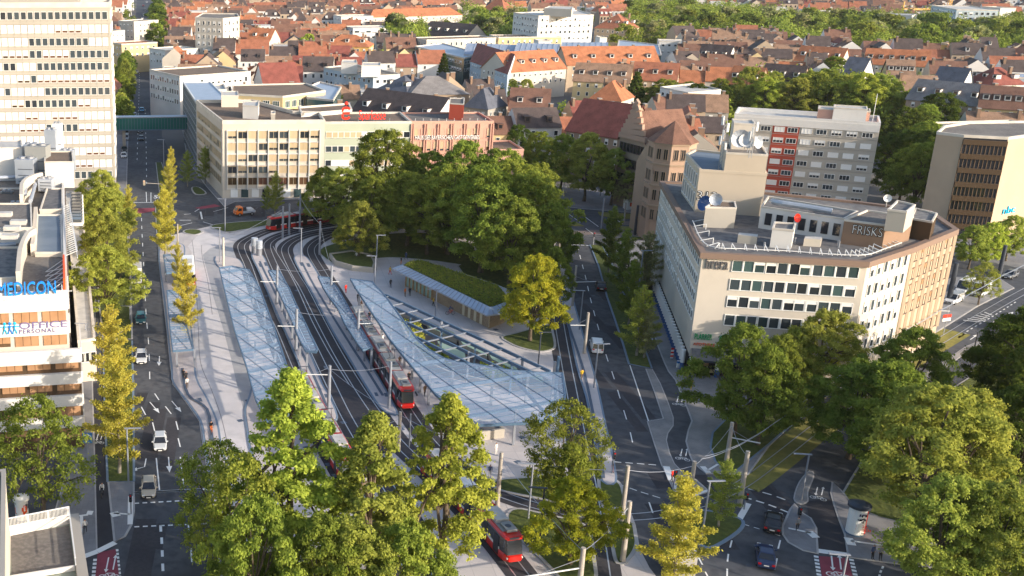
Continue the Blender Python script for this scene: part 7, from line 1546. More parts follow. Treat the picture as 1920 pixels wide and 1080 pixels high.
for i, (u, v) in enumerate([(303, 205), (303, 197), (302, 189), (292, 173), (297, 167), (290, 152), (312, 68), (318, 60), (310, 52), (323, 70), (330, 62), (326, 50), (316, 42), (334, 54), (322, 36)]): car(['saloon', 'hatch', 'suv'][i % 3], u, v, (u + (8 if 2 < i < 6 else 1), v + (3 if 2 < i < 6 else 12)), ['black', 'white', 'silver', 'navy', 'white'][i % 5], '%s vehicle parked right of the long street, from near' % ordn(i), 'vehicles parked right of the long street')
for i, (u, v) in enumerate([(268, 96), (266, 82), (271, 66), (268, 50), (273, 42), (267, 36), (272, 20), (269, 12), (275, 5)]): car(['hatch', 'suv', 'saloon'][i % 3], u, v, (u, v + 10), ['silver', 'white', 'grey', 'red'][i % 4], '%s tiny car in the far lanes of the long street, from near' % ordn(i), 'far traffic of the long street')
# trucks and the bus
def frame_of(u, v, hu, hv): q = P(u, v); d = (P(hu, hv) - q); return q, math.atan2(d.y, d.x)
def boxtruck(u, v, hu, hv, cabc, boxc, label, name='box_truck', bl=4.6, flat=False):
 q, a = frame_of(u, v, hu, hv); r = root(name, (q.x, q.y, .015), label, 'truck', None, a); m = MB(); loft(m, [ring(1.2, 2.1, .45, 2.25, .12), ring(2.3, 2.1, .45, 2.2, .12), ring(2.75, 2.0, .45, 1.4, .1), ring(2.95, 1.9, .5, 1.2, .1)], cabc); part(m, 'cab', r)
 m = MB(); m.face([(2.40, -.9, 2.12), (2.80, -.9, 1.45), (2.80, .9, 1.45), (2.40, .9, 2.12)], 'glass_dark')
 for s in (-1, 1): m.face([(1.5, s * 1.06, 1.35), (2.5, s * 1.06, 1.35), (2.3, s * 1.06, 2.0), (1.5, s * 1.06, 2.0)], 'glass_dark')
 part(m, 'window', r); m = MB()
 if flat: m.box((1.1 - bl / 2, 0, .95), (bl, 2.1, .5), boxc); m.box((.6, 0, 1.5), (.8, 1.6, 1.2), 'dark_metal'); m.box((-.8, 0, 1.35), (1.6, 1.9, .6), 'white_metal')
 else: m.box((1.1 - bl / 2, 0, 1.75), (bl, 2.3, 2.4), boxc); m.box((1.1 - bl / 2, 0, 2.98), (bl - .2, 2.1, .08), 'roof_white')
 part(m, 'load_box', r)
 for s in (-1, 1):
  for x in (2.0, 1.1 - bl * .72): wheel(r, x, s * .95, .42)
  m = MB(); m.box((2.93, s * .7, .75), (.1, .3, .18), 'headlight'); part(m, 'headlight', r)
boxtruck(255, 528, 256, 560, 'paint_white', 'paint_white', 'white box truck beside the dense street trees on the left road'); boxtruck(1271, 1058, 1262, 1020, 'paint_cyan', 'roof_white', 'blue and white truck under the golden tree at the bottom'); boxtruck(461, 403, 440, 405, 'paint_orange', 'zinc', 'orange pickup truck with open grey bed at the junction', 'pickup_truck', 3.2, True)
boxtruck(1655, 684, 1645, 692, 'paint_green', 'paint_green', 'green truck') if False else None
q, a = frame_of(353, 522, 356, 560); r = root('city_bus', (q.x, q.y, .03), 'white and red articulated city bus behind golden trees on the bus lane', 'bus', None, a); m = MB(); loft(m, [ring(-6, 2.5, .35, 1.2), ring(5.9, 2.5, .35, 1.2)], 'paint_red'); part(m, 'lower_body', r); m = MB(); loft(m, [ring(-5.95, 2.46, 1.15, 2.5), ring(5.85, 2.46, 1.15, 2.5)], 'glass_dark'); part(m, 'window_band', r); m = MB(); loft(m, [ring(-6, 2.5, 2.45, 3.05, .2), ring(5.9, 2.5, 2.45, 3.05, .2)], 'paint_white'); m.box((-1, 0, 3.15), (3, 1.6, .25), 'roof_white'); m.box((3.4, 0, 3.12), (1.4, 1.2, .2), 'roof_kit'); part(m, 'roof', r)
m = MB(); m.face([(5.92, -1.05, 1.1), (5.92, 1.05, 1.1), (5.9, 1.0, 2.5), (5.9, -1.0, 2.5)], 'glass_dark'); part(m, 'windscreen', r); m = MB(); m.box((5.88, 0, 2.75), (.1, 1.5, .28), 'sign_dark'); part(m, 'destination_display', r)
for s in (-1, 1):
 for x in (-3.6, 3.4): wheel(r, x, s * 1.1, .48)
 m = MB(); m.box((5.93, s * .9, .7), (.08, .35, .2), 'headlight'); part(m, 'headlight', r)
# trams
def along(trk, dist):
 L_ = TRK[trk]; acc = 0
 for a, b in zip(L_, L_[1:]):
  d = (b - a).length
  if acc + d >= dist: return a.lerp(b, (dist - acc) / d)
  acc += d
 return L_[-1]
def arc_at(trk, u, v):
 q = P(u, v); L_ = TRK[trk]; acc = 0; best = (1e9, 0)
 for a, b in zip(L_, L_[1:]):
  d = b - a; t = max(0, min(1, (q - a).dot(d) / d.length_squared)); e = (a + d * t - q).length
  if e < best[0]: best = (e, acc + d.length * t)
  acc += d.length
 return best[1]
def tram(trk, fu, fv, n, sgn, label, side='paint_darkred', band='paint_white', front='paint_red', roofc='roof_white', kit='roof_kit', seglen=7.4):
 s0 = arc_at(trk, fu, fv); q0 = along(trk, s0); r = root('tram', (q0.x, q0.y, .05), label, 'tram', 'trams in service at the stop')
 for k in range(n):
  a, b = along(trk, s0 - sgn * k * seglen), along(trk, s0 - sgn * (k + 1) * seglen + sgn * .35); c = (a + b) / 2; ang = math.atan2(a.y - b.y, a.x - b.x); h = (a - b).length / 2
  M = Matrix.Translation(c - q0) @ Matrix.Rotation(ang, 4, 'Z')
  def pt(mb, name, par=r): m2 = MB(); m2.add(mb, M); o = m2.build(name, par, loc=(0, 0, 0)); return o
  first = k == 0; x1 = h - (1.5 if first else 0); m = MB()
  loft(m, [ring(-h, 2.3, .25, 1.15, .06), ring(x1, 2.3, .25, 1.15, .06)] + ([ring(h - .55, 2.2, .28, 1.15, .12), ring(h, 1.6, .4, 1.0, .15)] if first else []), front if first else side); car_ = pt(m, 'carriage')
  m = MB(); m.box(((x1 - h) / 2, 0, 1.28), (x1 + h, 2.33, .26), band); pt(m, 'side_stripe', car_)
  m = MB(); loft(m, [ring(-h, 2.26, 1.3, 2.75, .05), ring(x1, 2.26, 1.3, 2.75, .05)], 'glass_dark'); pt(m, 'window_band', car_); m = MB(); loft(m, [ring(-h, 2.3, 2.7, 3.15, .16), ring(x1, 2.3, 2.7, 3.15, .16)] + ([ring(h - .6, 2.1, 2.75, 3.1, .16), ring(h - .4, 1.7, 2.75, 2.95, .08)] if first else []), front if front == side or first else side); m.box(((x1 - h) / 2, 0, 3.17), (x1 + h - .3, 1.7, .1), roofc); pt(m, 'roof', car_)
  m = MB(); m.box((-h * .35, 0, 3.4), (h * .8, 1.45, .4), kit if k % 2 else 'roof_white'); m.box((h * .4, .1, 3.35), (h * .5, 1.2, .3), 'roof_kit'); m.tube([(h * .4, 0, 3.5), (h * .4, 0, 3.53)], .35, 'dark_metal', 10); pt(m, 'roof_equipment', car_)
  if k % 2:
   m = MB()
   for s in (-1, 1): m.bar((-.2, s * .4, 3.6), (1.0, s * .35, 4.2), .07, .07, 'dark_metal'); m.bar((1.0, s * .35, 4.2), (0, s * .5, 5.0), .07, .07, 'dark_metal')
   m.bar((0, -.8, 5.0), (0, .8, 5.0), .12, .07, 'dark_metal'); pt(m, 'pantograph')
  for x in (-.45 * h, .35 * h):
   for s in (-1, 1): m = MB(); m.box((x, s * 1.16, 1.5), (1.2, .04, 2.2), 'paint_black'); pt(m, 'door', car_)
  if k < n - 1: m = MB(); m.box((-h - .2, 0, 1.7), (.5, 2.0, 2.6), 'dark_metal'); pt(m, 'gangway')
  if first:
   m = MB(); m.face([(h - .10, -.85, 1.15), (h - .10, .85, 1.15), (h - .50, .85, 2.8), (h - .50, -.85, 2.8)], 'window_glass')
   for s in (-1, 1): m.face([(x1, s * 1.14, 1.2), (h - .12, s * .86, 1.18), (h - .52, s * .86, 2.78), (x1, s * 1.14, 2.78)], 'glass_dark')
   pt(m, 'windscreen', car_)
   for s in (-1, 1): m = MB(); m.box((h - .12, s * .75, .82), (.2, .32, .18), 'headlight'); pt(m, 'headlight', car_); m = MB(); m.bar((h - .5, s * 1.1, 2.7), (h - .1, s * 1.35, 2.2), .08, .3, 'dark_metal'); pt(m, 'mirror', car_)
   m = MB(); m.box((h - .45, 0, 2.93), (.14, 1.1, .2), 'sign_dark'); pt(m, 'destination_display', car_)
tram('A', 501, 433, 5, 1, 'red and white tram rounding the curve beneath plaza park trees', 'paint_darkred', 'paint_white', 'paint_red')
tram('D', 764, 771, 5, 1, 'dark red tram with red front at the platform beside the big glass roof', 'paint_darkred', 'paint_white', 'paint_red')
tram('A', 655, 905, 4, 1, 'white roofed tram half hidden by left columnar tree', 'paint_darkred', 'paint_white', 'paint_red')
tram('C', 966, 1060, 3, 1, 'bright red tram at the bottom leaving past yellow green tree', 'paint_red', 'paint_white', 'paint_red', 'roof_kit', 'zinc')
# ------------------------------------------------------------------ people, bicycles
def person_mesh(pose):
 """one continuous figure grown over a jointed skeleton"""
 st = {'stand': (.08, .10, 0, .02), 'walk': (.30, -.28, .22, -.2), 'ride': (.42, .30, .35, .35)}[pose]; J = {}; sit = pose == 'ride'; hz = .93
 hip = (0, 0, hz); J['pel'] = hip; lean = .22 if sit else 0.02; J['waist'] = (0 + lean * .3, 0, hz + .18); J['chest'] = (lean * .8, 0, hz + .42); J['neck'] = (lean * 1.1, 0, hz + .56); J['head'] = (lean * 1.2 + .02, 0, hz + .68); J['crown'] = (lean * 1.2 + .01, 0, hz + .80)
 E = [('pel', 'waist'), ('waist', 'chest'), ('chest', 'neck'), ('neck', 'head'), ('head', 'crown')]; Rr = dict(pel=(.15, .12), waist=(.13, .10), chest=(.17, .12), neck=(.055, .055), head=(.10, .085), crown=(.07, .07))
 for s, sw in ((-1, st[0]), (1, st[1])):
  k = str(s); J['hp' + k] = (0, s * .09, hz - .06)
  if sit: kn = (.36, s * .11, hz - .18 - (.1 if s > 0 else 0)); an = (.22 + .08 * s, s * .1, hz - .58 - .1 * s)
  else: kn = (sw * .45 + .03, s * .10, hz - .46); an = (sw * .9, s * .10, .09)
  J['kn' + k] = kn; J['an' + k] = an; J['to' + k] = (an[0] + .17, s * .11, an[2] - .05)
  E += [('pel', 'hp' + k), ('hp' + k, 'kn' + k), ('kn' + k, 'an' + k), ('an' + k, 'to' + k)]; Rr['hp' + k] = (.095, .095); Rr['kn' + k] = (.06, .06); Rr['an' + k] = (.04, .04); Rr['to' + k] = (.035, .03)
  aw = -(st[2] if s > 0 else st[3]) if not sit else 0; J['sh' + k] = (lean * .9, s * .19, hz + .48)
  J['el' + k] = (lean + (.22 if sit else aw * .6), s * .25, hz + .22); J['wr' + k] = (lean + (.45 if sit else aw * 1.3 + .04), s * (.24 if not sit else .2), hz + (.14 if sit else -.03)); J['fi' + k] = (J['wr' + k][0] + .03, s * .235, J['wr' + k][2] - .11)
  E += [('chest', 'sh' + k), ('sh' + k, 'el' + k), ('el' + k, 'wr' + k), ('wr' + k, 'fi' + k)]; Rr['sh' + k] = (.06, .06); Rr['el' + k] = (.042, .042); Rr['wr' + k] = (.03, .03); Rr['fi' + k] = (.025, .02)
 ks = list(J); me = bpy.data.meshes.new('person'); me.from_pydata([J[k] for k in ks], [(ks.index(a), ks.index(b)) for a, b in E], []); o = bpy.data.objects.new('person_tmp', me); scene.collection.objects.link(o)
 sk = o.modifiers.new('s', 'SKIN'); sk.use_smooth_shade = True; lay = me.skin_vertices[0] if me.skin_vertices else None
 if lay is None:
  bm_ = __import__('bmesh').new(); bm_.from_mesh(me); bm_.verts.layers.skin.verify(); bm_.to_mesh(me); bm_.free(); lay = me.skin_vertices[0]
 for i, k in enumerate(ks): lay.data[i].radius = Rr[k]; lay.data[i].use_root = k == 'pel'
 sd = o.modifiers.new('d', 'SUBSURF'); sd.levels = 1; sd.render_levels = 1; bpy.context.view_layer.update(); dg = bpy.context.evaluated_depsgraph_get(); m2 = bpy.data.meshes.new_from_object(o.evaluated_get(dg)); bpy.data.objects.remove(o); return m2
PM = {k: person_mesh(k) for k in ('stand', 'walk', 'ride')}; PV = {}
def person(u, v, pose, top, leg, label, ang=0.0, hairm='hair', z=.03, hood=False, skirt=False, loc=None):
 key = (pose, top, leg, hairm)
 if key not in PV:
  me = PM[pose].copy(); me.materials.clear()
  for m_ in (top, leg, 'skin', hairm, 'cloth_black'): me.materials.append(MT[m_])
  hz = .93
  for f in me.polygons:
   c = f.center; x, y, z_ = c; zz = z_
   f.material_index = 3 if z_ > hz + .735 or (z_ > hz + .62 and x < (.22 * 1.2 if pose == 'ride' else .02) - .02) else 2 if z_ > hz + .54 or (abs(y) > .21 and z_ < hz + .02 and z_ > .6 and pose != 'ride') else 0 if z_ > hz + .0 else 4 if z_ < .12 else 1
  PV[key] = me
 q = loc or P(u, v, z); o = bpy.data.objects.new('person', PV[key]); scene.collection.objects.link(o); o.location = q; o.rotation_euler = (0, 0, ang); o.scale = (1.04, 1.04, 1.03); return tag(o, label, 'person', 'people on the plaza and pavements')
C = lambda k: 'cloth_' + k
for a in ((344, 712, 'stand', C('black'), C('black'), 'person all in black standing at the bus stop under the shelter end', 1.2, 'hair', .17), (349, 716, 'stand', C('black'), C('black'), 'person in long black coat in front of another at the bus stop', -1.0, 'hair', .17), (351, 728, 'walk', C('white'), C('brown'), 'small pale figure at the dark paving band below the bus stop', -1.5, 'hair', .17),
   (160, 999, 'walk', C('white'), C('black'), 'person in white shirt walking on the lower left pavement', -1.6, 'hair', .13), (1090, 712, 'walk', C('yellow'), C('brown'), 'person in yellow on the narrow platform beside the light mast', 1.5, 'hair', .2),
   (668, 487, 'walk', C('white'), C('grey'), 'person in white near the low curved planter', .5), (731, 515, 'walk', C('yellow'), C('red'), 'person in yellow top with red bag walking near the pavilion eaves', .2), (752, 497, 'walk', C('black'), C('orange'), 'person in black and orange behind the pavilion eaves', 2.2), (761, 487, 'walk', C('blue'), C('blue'), 'person in blue walking by the plaza lawn', .4), (732, 539, 'stand', C('black'), C('black'), 'person in dark suit standing left of the pavilion', -1.2), (759, 556, 'stand', C('orange'), C('brown'), 'child in orange beside an adult in black', -.8), (768, 555, 'stand', C('black'), C('black'), 'adult in black coat in front of the timber posts', -1.5), (776, 543, 'stand', C('blue'), C('white'), 'person in blue at the glazed pavilion front', 2), (799, 555, 'walk', C('brown'), C('blue'), 'person in brown near the last timber post', 0), (812, 574, 'walk', C('yellow'), C('black'), 'person in mustard jacket left of the lamp post', -.5),
   (648, 549, 'stand', C('red'), C('red'), 'person in bright red at the end of the fourth track', -1), (671, 567, 'stand', C('black'), C('black'), 'dark figure under the narrow tip of the glass roof', 1), (677, 580, 'walk', C('brown'), C('black'), 'passenger in brown coat under the roof tip', -1), (679, 585, 'stand', C('white'), C('white'), 'passenger in white beside the tram rear', -1.5), (692, 602, 'stand', C('black'), C('blue'), 'passenger in dark jacket beside the first canopy post', 1), (717, 645, 'walk', C('white'), C('grey'), 'passenger in white beside the tram middle', 1.8), (735, 662, 'stand', C('white'), C('grey'), 'passenger with white shirt below the person in white', -2), (749, 687, 'stand', C('brown'), C('grey'), 'passenger in brown top beside the canopy posts', 1.5), (766, 717, 'walk', C('black'), C('black'), 'passenger in black beside the tram front carriage', -1.6), (796, 742, 'walk', C('brown'), C('black'), 'person in brown jacket right of the tram front', -1.4),
   (906, 862, 'walk', C('brown'), C('brown'), 'person in brown dress in front of the empty planter', -1.2), (929, 853, 'stand', C('white'), C('white'), 'person in white beside the one in brown dress', -1), (918, 895, 'stand', C('blue'), C('grey'), 'person in blue near the tall beige mast', -1.6), (1147, 886, 'stand', C('brown'), C('red'), 'person waiting at the traffic light end of the narrow platform', 0, 'hair', .2), (1259, 904, 'walk', C('red'), C('black'), 'person in dark red crossing at the triangular island', -1.2), (1288, 712, 'walk', C('brown'), C('brown'), 'person in brown walking near the arcade corner', -1.6, 'hair', .12), (1295, 731, 'walk', C('yellow'), C('yellow'), 'person dressed in yellow on the cobbled pavement', -1.5, 'hair', .12), (1323, 705, 'walk', C('grey'), C('black'), 'person in grey at the shop entrance under awnings', -1, 'hair', .12),
   (1494, 995, 'walk', C('grey'), C('black'), 'person in grey on the bottom right traffic island', 1.2, 'hair', .12), (1634, 1048, 'stand', C('blue'), C('black'), 'person in blue sweater, left of the pair at the bottom right', -1.2, 'hair', .12), (1649, 1050, 'stand', C('grey'), C('black'), 'person in grey jacket, right one of the pair at the bottom right', -1.5, 'hair', .12), (1672, 670, 'stand', C('red'), C('white'), 'person in pink at the white hotel wing', 1, 'hair', .12)): person(*a)
def bicycle(u, v, ang, frame, label, rider, z=.05, rtop='white', rleg='black'):
 q = P(u, v, z); r = root('bicycle', q, label, 'bicycle', 'bicycles', ang);
 for x in (-.52, .52):
  m = MB(); N = 16
  for i in range(N): a0, a1 = 2 * math.pi * i / N, 2 * math.pi * (i + 1) / N; m.bar((x + math.cos(a0) * .33, 0, .34 + math.sin(a0) * .33), (x + math.cos(a1) * .33, 0, .34 + math.sin(a1) * .33), .045, .05, 'tyre')
  for i in range(4): a0 = math.pi * i / 4; m.bar((x + math.cos(a0) * .33, 0, .34 + math.sin(a0) * .33), (x - math.cos(a0) * .33, 0, .34 - math.sin(a0) * .33), .012, .012, 'rim')
  m.build('wheel', r, loc=(0, 0, 0))
 m = MB()
 for a, b in (((-.52, .34), (-.05, .30)), ((-.05, .30), (.38, .78)), ((-.15, .80), (.40, .82)), ((-.52, .34), (-.18, .78)), ((-.05, .30), (-.20, .92)), ((.38, .95), (.52, .34))): m.bar((a[0], 0, a[1]), (b[0], 0, b[1]), .04, .04, frame)
 m.build('frame', r, loc=(0, 0, 0)); m = MB(); m.bar((.36, -.28, .98), (.36, .28, .98), .035, .035, 'dark_metal'); m.build('handlebar', r, loc=(0, 0, 0)); m = MB(); m.box((-.22, 0, .94), (.26, .14, .06), 'tyre'); m.build('saddle', r, loc=(0, 0, 0))
 person(0, 0, 'ride', C(rtop), C(rleg), rider, ang, loc=q + Vector((math.cos(ang) * -.2, math.sin(ang) * -.2, .06)))
bicycle(192, 930, -1.55, 'paint_grey', 'dark bicycle on the left cycle path', 'cyclist in white top riding down the left cycle path', .06); bicycle(844, 590, .1, 'paint_red', 'red bicycle in front of the brick pavilion wall', 'cyclist in dark clothes in front of the brick pavilion wall', .05, 'blue', 'orange'); bicycle(396, 812, -1.5, 'paint_orange', 'orange bicycle on the dark band beside the left road', 'cyclist in black and orange beside the left road', .18, 'black', 'orange')
# ------------------------------------------------------------------ masts, lamps, signals, wires
MAST = []
def mast(u, v, ut, vt, rr, m_, label, arm=None, wob=0, lamp=0, name='catenary_mast', group='masts and lamp posts'):
 q = P(u, v); h = min(22, hgt(u, v, vt)); r = root(name, (q.x, q.y, 0), label, 'mast' if name == 'catenary_mast' else 'street lamp', group); m = MB(); m.tube([q, q + Vector((0, 0, h))], [rr * 1.1, rr * .85], m_, 12); m.build('pole', r)
 if arm:
  m = MB(); t = Vector((math.cos(arm[1]), math.sin(arm[1]), 0)); z = h * (arm[2] if len(arm) > 2 else .72); m.bar(q + Vector((0, 0, z)), q + t * arm[0] + Vector((0, 0, z)), .11, .11, 'white_metal'); m.bar(q + Vector((0, 0, z + 1.1)), q + t * arm[0] * .7 + Vector((0, 0, z)), .05, .05, 'steel'); m.build('bracket_arm', r)
 if lamp:
  m = MB(); t = Vector((math.cos(lamp), math.sin(lamp), 0)); s = -t * .3; m.bar(q + s + Vector((0, 0, h)), q + t * 1.7 + Vector((0, 0, h)), .28, .09, m_); m.build('lamp_head', r)
 MAST.append((q.x, q.y, h)); return q, h
for i, a in enumerate(((616, 772, 617, 685, .24, 'pole_grey', 'grey mast at the tip of the first tram platform', (3.4, 3.1, .8)), (747, 845, 748, 772, .24, 'pole_beige', 'beige mast between two columnar trees on the track fan', (4.2, 3.3, .62)), (767, 838, 768, 776, .10, 'pole_grey', 'thin post right of the beige mast on the track fan', None), (932, 950, 941, 848, .26, 'pole_beige', 'thick beige mast beside the rear of the near red tram', None), (1165, 978, 1177, 873, .26, 'pole_beige', 'beige mast at the tip of the upper small lawn', None), (1167, 1053, 1180, 940, .28, 'pole_beige', 'beige mast in the lower small lawn beside the single track', None), (1085, 1110, 1092, 1027, .28, 'pole_beige', 'beige mast cut off by the bottom frame', (7, 3.4, .55)), (1362, 865, 1374, 792, .26, 'pole_beige', 'beige mast on the yellowish lawn beside the grassy tracks', (3.5, -.5, .62)), (1386, 950, 1401, 846, .28, 'pole_beige', 'beige mast beside the dashed crossing of the grassy tracks', None), (1288, 967, 1303, 865, .26, 'pole_beige', 'beige mast left of the rounded traffic island', None), (1095, 665, 1102, 586, .24, 'pole_beige', 'beige mast left of the small white van', (2.6, 3.1, .7)), (1047, 477, 1053, 414, .22, 'pole_beige', 'beige mast at the upper end of the road side platform', None), (1060, 520, 1066, 454, .22, 'pole_beige', 'beige mast beside the road, second from the top', None), (1073, 575, 1080, 498, .22, 'pole_beige', 'beige mast beside the road, left of the black car', (4, .1, .6)), (1040, 748, 1047, 668, .24, 'blue_metal', 'dark thick mast rising through the right edge of the glass roof', None),
 (530, 447, 530, 387, .24, 'pole_grey', 'left one of three grey masts beside the far tram', None), (542, 441, 542, 382, .22, 'pole_grey', 'middle one of three grey masts beside the far tram', None), (562, 435, 562, 365, .22, 'pole_grey', 'right one of three grey masts beside the far tram', None), (599, 478, 599, 415, .24, 'pole_grey', 'grey mast at the fourth track beside the bright green tree', None), (419, 500, 419, 445, .22, 'wall_cream', 'pale mast at the far end of the bus canopy', None), (519, 573, 520, 498, .24, 'pole_grey', 'grey mast at the upper end of the first shelter', (3.0, 3.1, .6)), (620, 573, 622, 498, .24, 'pole_grey', 'grey mast at the upper end of the second shelter', (3.0, .05, .6)), (555, 660, 557, 579, .24, 'pole_grey', 'grey mast at the lower end of the first shelter', (3.0, 3.1, .6)), (670, 660, 673, 579, .24, 'pole_grey', 'grey mast at the lower end of the second shelter', (3.2, .05, .66)), (729, 768, 735, 678, .20, 'pole_grey', 'grey mast in front of the dark red tram', None),
 (1708, 637, 1725, 556, .42, 'dark_metal', 'thick dark mast before the tan hotel wing', (5, -.15, .7)), (1778, 568, 1796, 493, .42, 'dark_metal', 'thick dark mast beside the small white parked van', None), (1870, 530, 1888, 460, .38, 'dark_metal', 'thick dark mast near the right edge', None), (334, 490, 335, 420, .16, 'pole_beige', 'slim pale mast beside the upper golden tree island', None), (1198, 392, 1200, 385, .2, 'pole_grey', 'short post by the billboard', None), (1127, 428, 1131, 371, .2, 'pole_grey', 'grey mast on the upper tram crossing', None), (1151, 412, 1153, 384, .18, 'pole_grey', 'grey mast between the two yellow grass beds', None), (1190, 440, 1197, 385, .3, 'dark_metal', 'dark thick mast beside the hotel at the tram crossing', None), (1170, 415, 1172, 380, .2, 'pole_beige', 'pale mast close to the billboard', None))): mast(*a)
for a in ((422, 434, 422, 373, 'lamp post on the pointed lawn at the upper plaza'), (564, 493, 564, 428, 'lamp post on the third platform end'), (412, 493, 412, 427, 'lamp post beside the pale mast at the bus canopy'), (705, 507, 707, 441, 'lamp post behind the curved planter'), (702, 540, 703, 480, 'lamp post at the tip of the big glass roof'), (816, 595, 820, 543, 'lamp post in front of the brick pavilion'), (1009, 684, 1015, 623, 'lamp post beside the yellow tree lawn'), (1113, 729, 1122, 645, 'lamp post in front of the small white van'), (1086, 620, 1094, 545, 'lamp post between two beige masts at the road'), (1644, 670, 1659, 595, 'lamp post before the white hotel wing'), (1681, 653, 1698, 574, 'lamp post left of the thick dark mast'), (1723, 627, 1741, 552, 'lamp post right of the thick dark mast'), (1817, 698, 1836, 622, 'lamp post between street and right park'), (1907, 620, 1919, 570, 'lamp post at the right edge beside the white car'), (1502, 938, 1517, 852, 'lamp post on the slim island at the cycle path'), (1315, 1012, 1330, 902, 'lamp post on the rounded traffic island'), (1570, 1135, 1583, 1040, 'lamp post cut off at the bottom over red crossing'), (241, 907, 237, 803, 'lamp post at the near end of the left median'), (164, 693, 162, 607, 'lamp post beside the terraced office block'), (244, 600, 243, 574, 'short lamp post under the street trees'), (990, 975, 995, 870, 'lamp post beside the thick beige mast and lawn'), (308, 340, 308, 262, 'twin lamp post in the far street median'), (1010, 1030, 1018, 915, 'dark thick post in front of the yellow green tree'), (1175, 530, 1180, 478, 'lamp post between road strip and hotel front'), (1193, 580, 1202, 470, 'tall lamp post beside the hotel arcade'), (1125, 368, 1126, 310, 'tall lamp post before the avenue trees'), (1055, 375, 1056, 337, 'lamp post at the foot of the avenue')):
 u, v, ut, vt, lb = a; mast(u, v, ut, vt, .11, 'dark_metal' if u > 1600 or 1000 < u < 1020 else 'pole_grey', lb, lamp=(.05 if u % 2 else 3.0), name='lamp_post')
def signal(u, v, vt, label, arm=0, ang=0.0):
 q = P(u, v); h = hgt(u, v, vt); r = root('traffic_light', (q.x, q.y, 0), label, 'traffic light', 'traffic lights'); m = MB(); m.tube([q, q + Vector((0, 0, h))], .09, 'pole_beige' if arm else 'pole_grey', 8); e = q + Vector((0, 0, h))
 if arm: e2 = e + Vector((math.cos(ang) * arm, math.sin(ang) * arm, .3)); m.bar(e, e2, .12, .12, 'pole_beige')
 m.build('pole', r)
 for p in ([e2] if arm else [e + Vector((0, -.15, -.5))]):
  m = MB(); m.box((p.x, p.y, p.z), (.5 if arm else .35, .3, 1.2 if arm else .95), 'frame_beige' if arm else 'dark_metal'); m.build('signal_head', r)
  for k, c in enumerate(('taillight', 'sign_orange', 'sign_green')): m = MB(); m.tube([(p.x, p.y - .16, p.z + .33 - .33 * k), (p.x, p.y - .2, p.z + .33 - .33 * k)], .1, 'void' if k else c, 10); m.build('lens', r)
signal(404, 925, 876, 'beige signal gantry reaching over the left road', 3.6, 3.14); signal(246, 965, 925, 'signal post at the corner of the left pavement'); signal(1147, 890, 846, 'signal post at the narrow platform end'); signal(1262, 915, 880, 'signal post on the triangular island'); signal(1395, 955, 922, 'signal post by the grassy track crossing'); signal(1112, 460, 435, 'signal post by the upper feathery tree'); signal(304, 375, 345, 'beige signal gantry over the far street', 4.5, 3.14); signal(1497, 968, 950, 'low signal on the bottom right island')
wr = []
def wire(a, b, sag=.5, label=None):
 m = MB(); a, b = Vector(a), Vector(b); pts = [a.lerp(b, k / 6) - Vector((0, 0, sag * 4 * (k / 6) * (1 - k / 6))) for k in range(7)]; m.tube(pts, .035, 'steel', 4); o = m.build('overhead_wire', loc=(0, 0, 0)); tag(o, label, 'overhead wire', 'tram overhead wires')
def top(u, v, f=.92): q = P(u, v); k = min(MAST, key=lambda s: (s[0] - q.x) ** 2 + (s[1] - q.y) ** 2); return (k[0], k[1], k[2] * f)
for a, b, lb in (((616, 772), (747, 845), 'wire from the first platform tip mast to the track fan mast'), ((747, 845), (932, 950), 'wire from track fan mast to the thick beige mast'), ((932, 950), (1165, 978), 'wire crossing the lawn to the upper small lawn mast'), ((932, 950), (1085, 1110), 'wire from thick beige mast down to the bottom mast'), ((1085, 1110), (1167, 1053), 'wire between the two bottom masts'), ((1165, 978), (1288, 967), 'wire over the road towards the rounded island mast'), ((1288, 967), (1362, 865), 'wire from island mast to the yellowish lawn mast'), ((1386, 950), (1362, 865), 'wire between two masts at the grassy tracks'), ((555, 660), (670, 660), 'cross wire between both lower shelter masts'), ((519, 573), (620, 573), 'cross wire between both upper shelter masts'), ((419, 500), (530, 447), 'wire from the bus canopy mast to the far masts'), ((562, 435), (599, 478), 'wire from the far masts to the fourth track mast'), ((599, 478), (620, 573), 'wire down the fourth track to upper shelter mast'), ((1060, 520), (1047, 477), 'short wire between road side masts'), ((670, 660), (729, 768), 'wire from second shelter to the mast at the red tram'), ((729, 768), (616, 772), 'cross wire between both platform tip masts')): wire(top(*a), top(*b), .5, lb)
for off, lb in ((0, 'left'), (.8, 'right')):
 L_ = [p for p in TRK['D'] if PX(p)[0] > 1300][::4]
 for i in range(len(L_) - 1): wire(L_[i] + Vector((off, off, 6)), L_[i + 1] + Vector((off, off, 6)), .12, '%s contact wire over the grassy tracks, %s span' % (lb, ordn(i)))
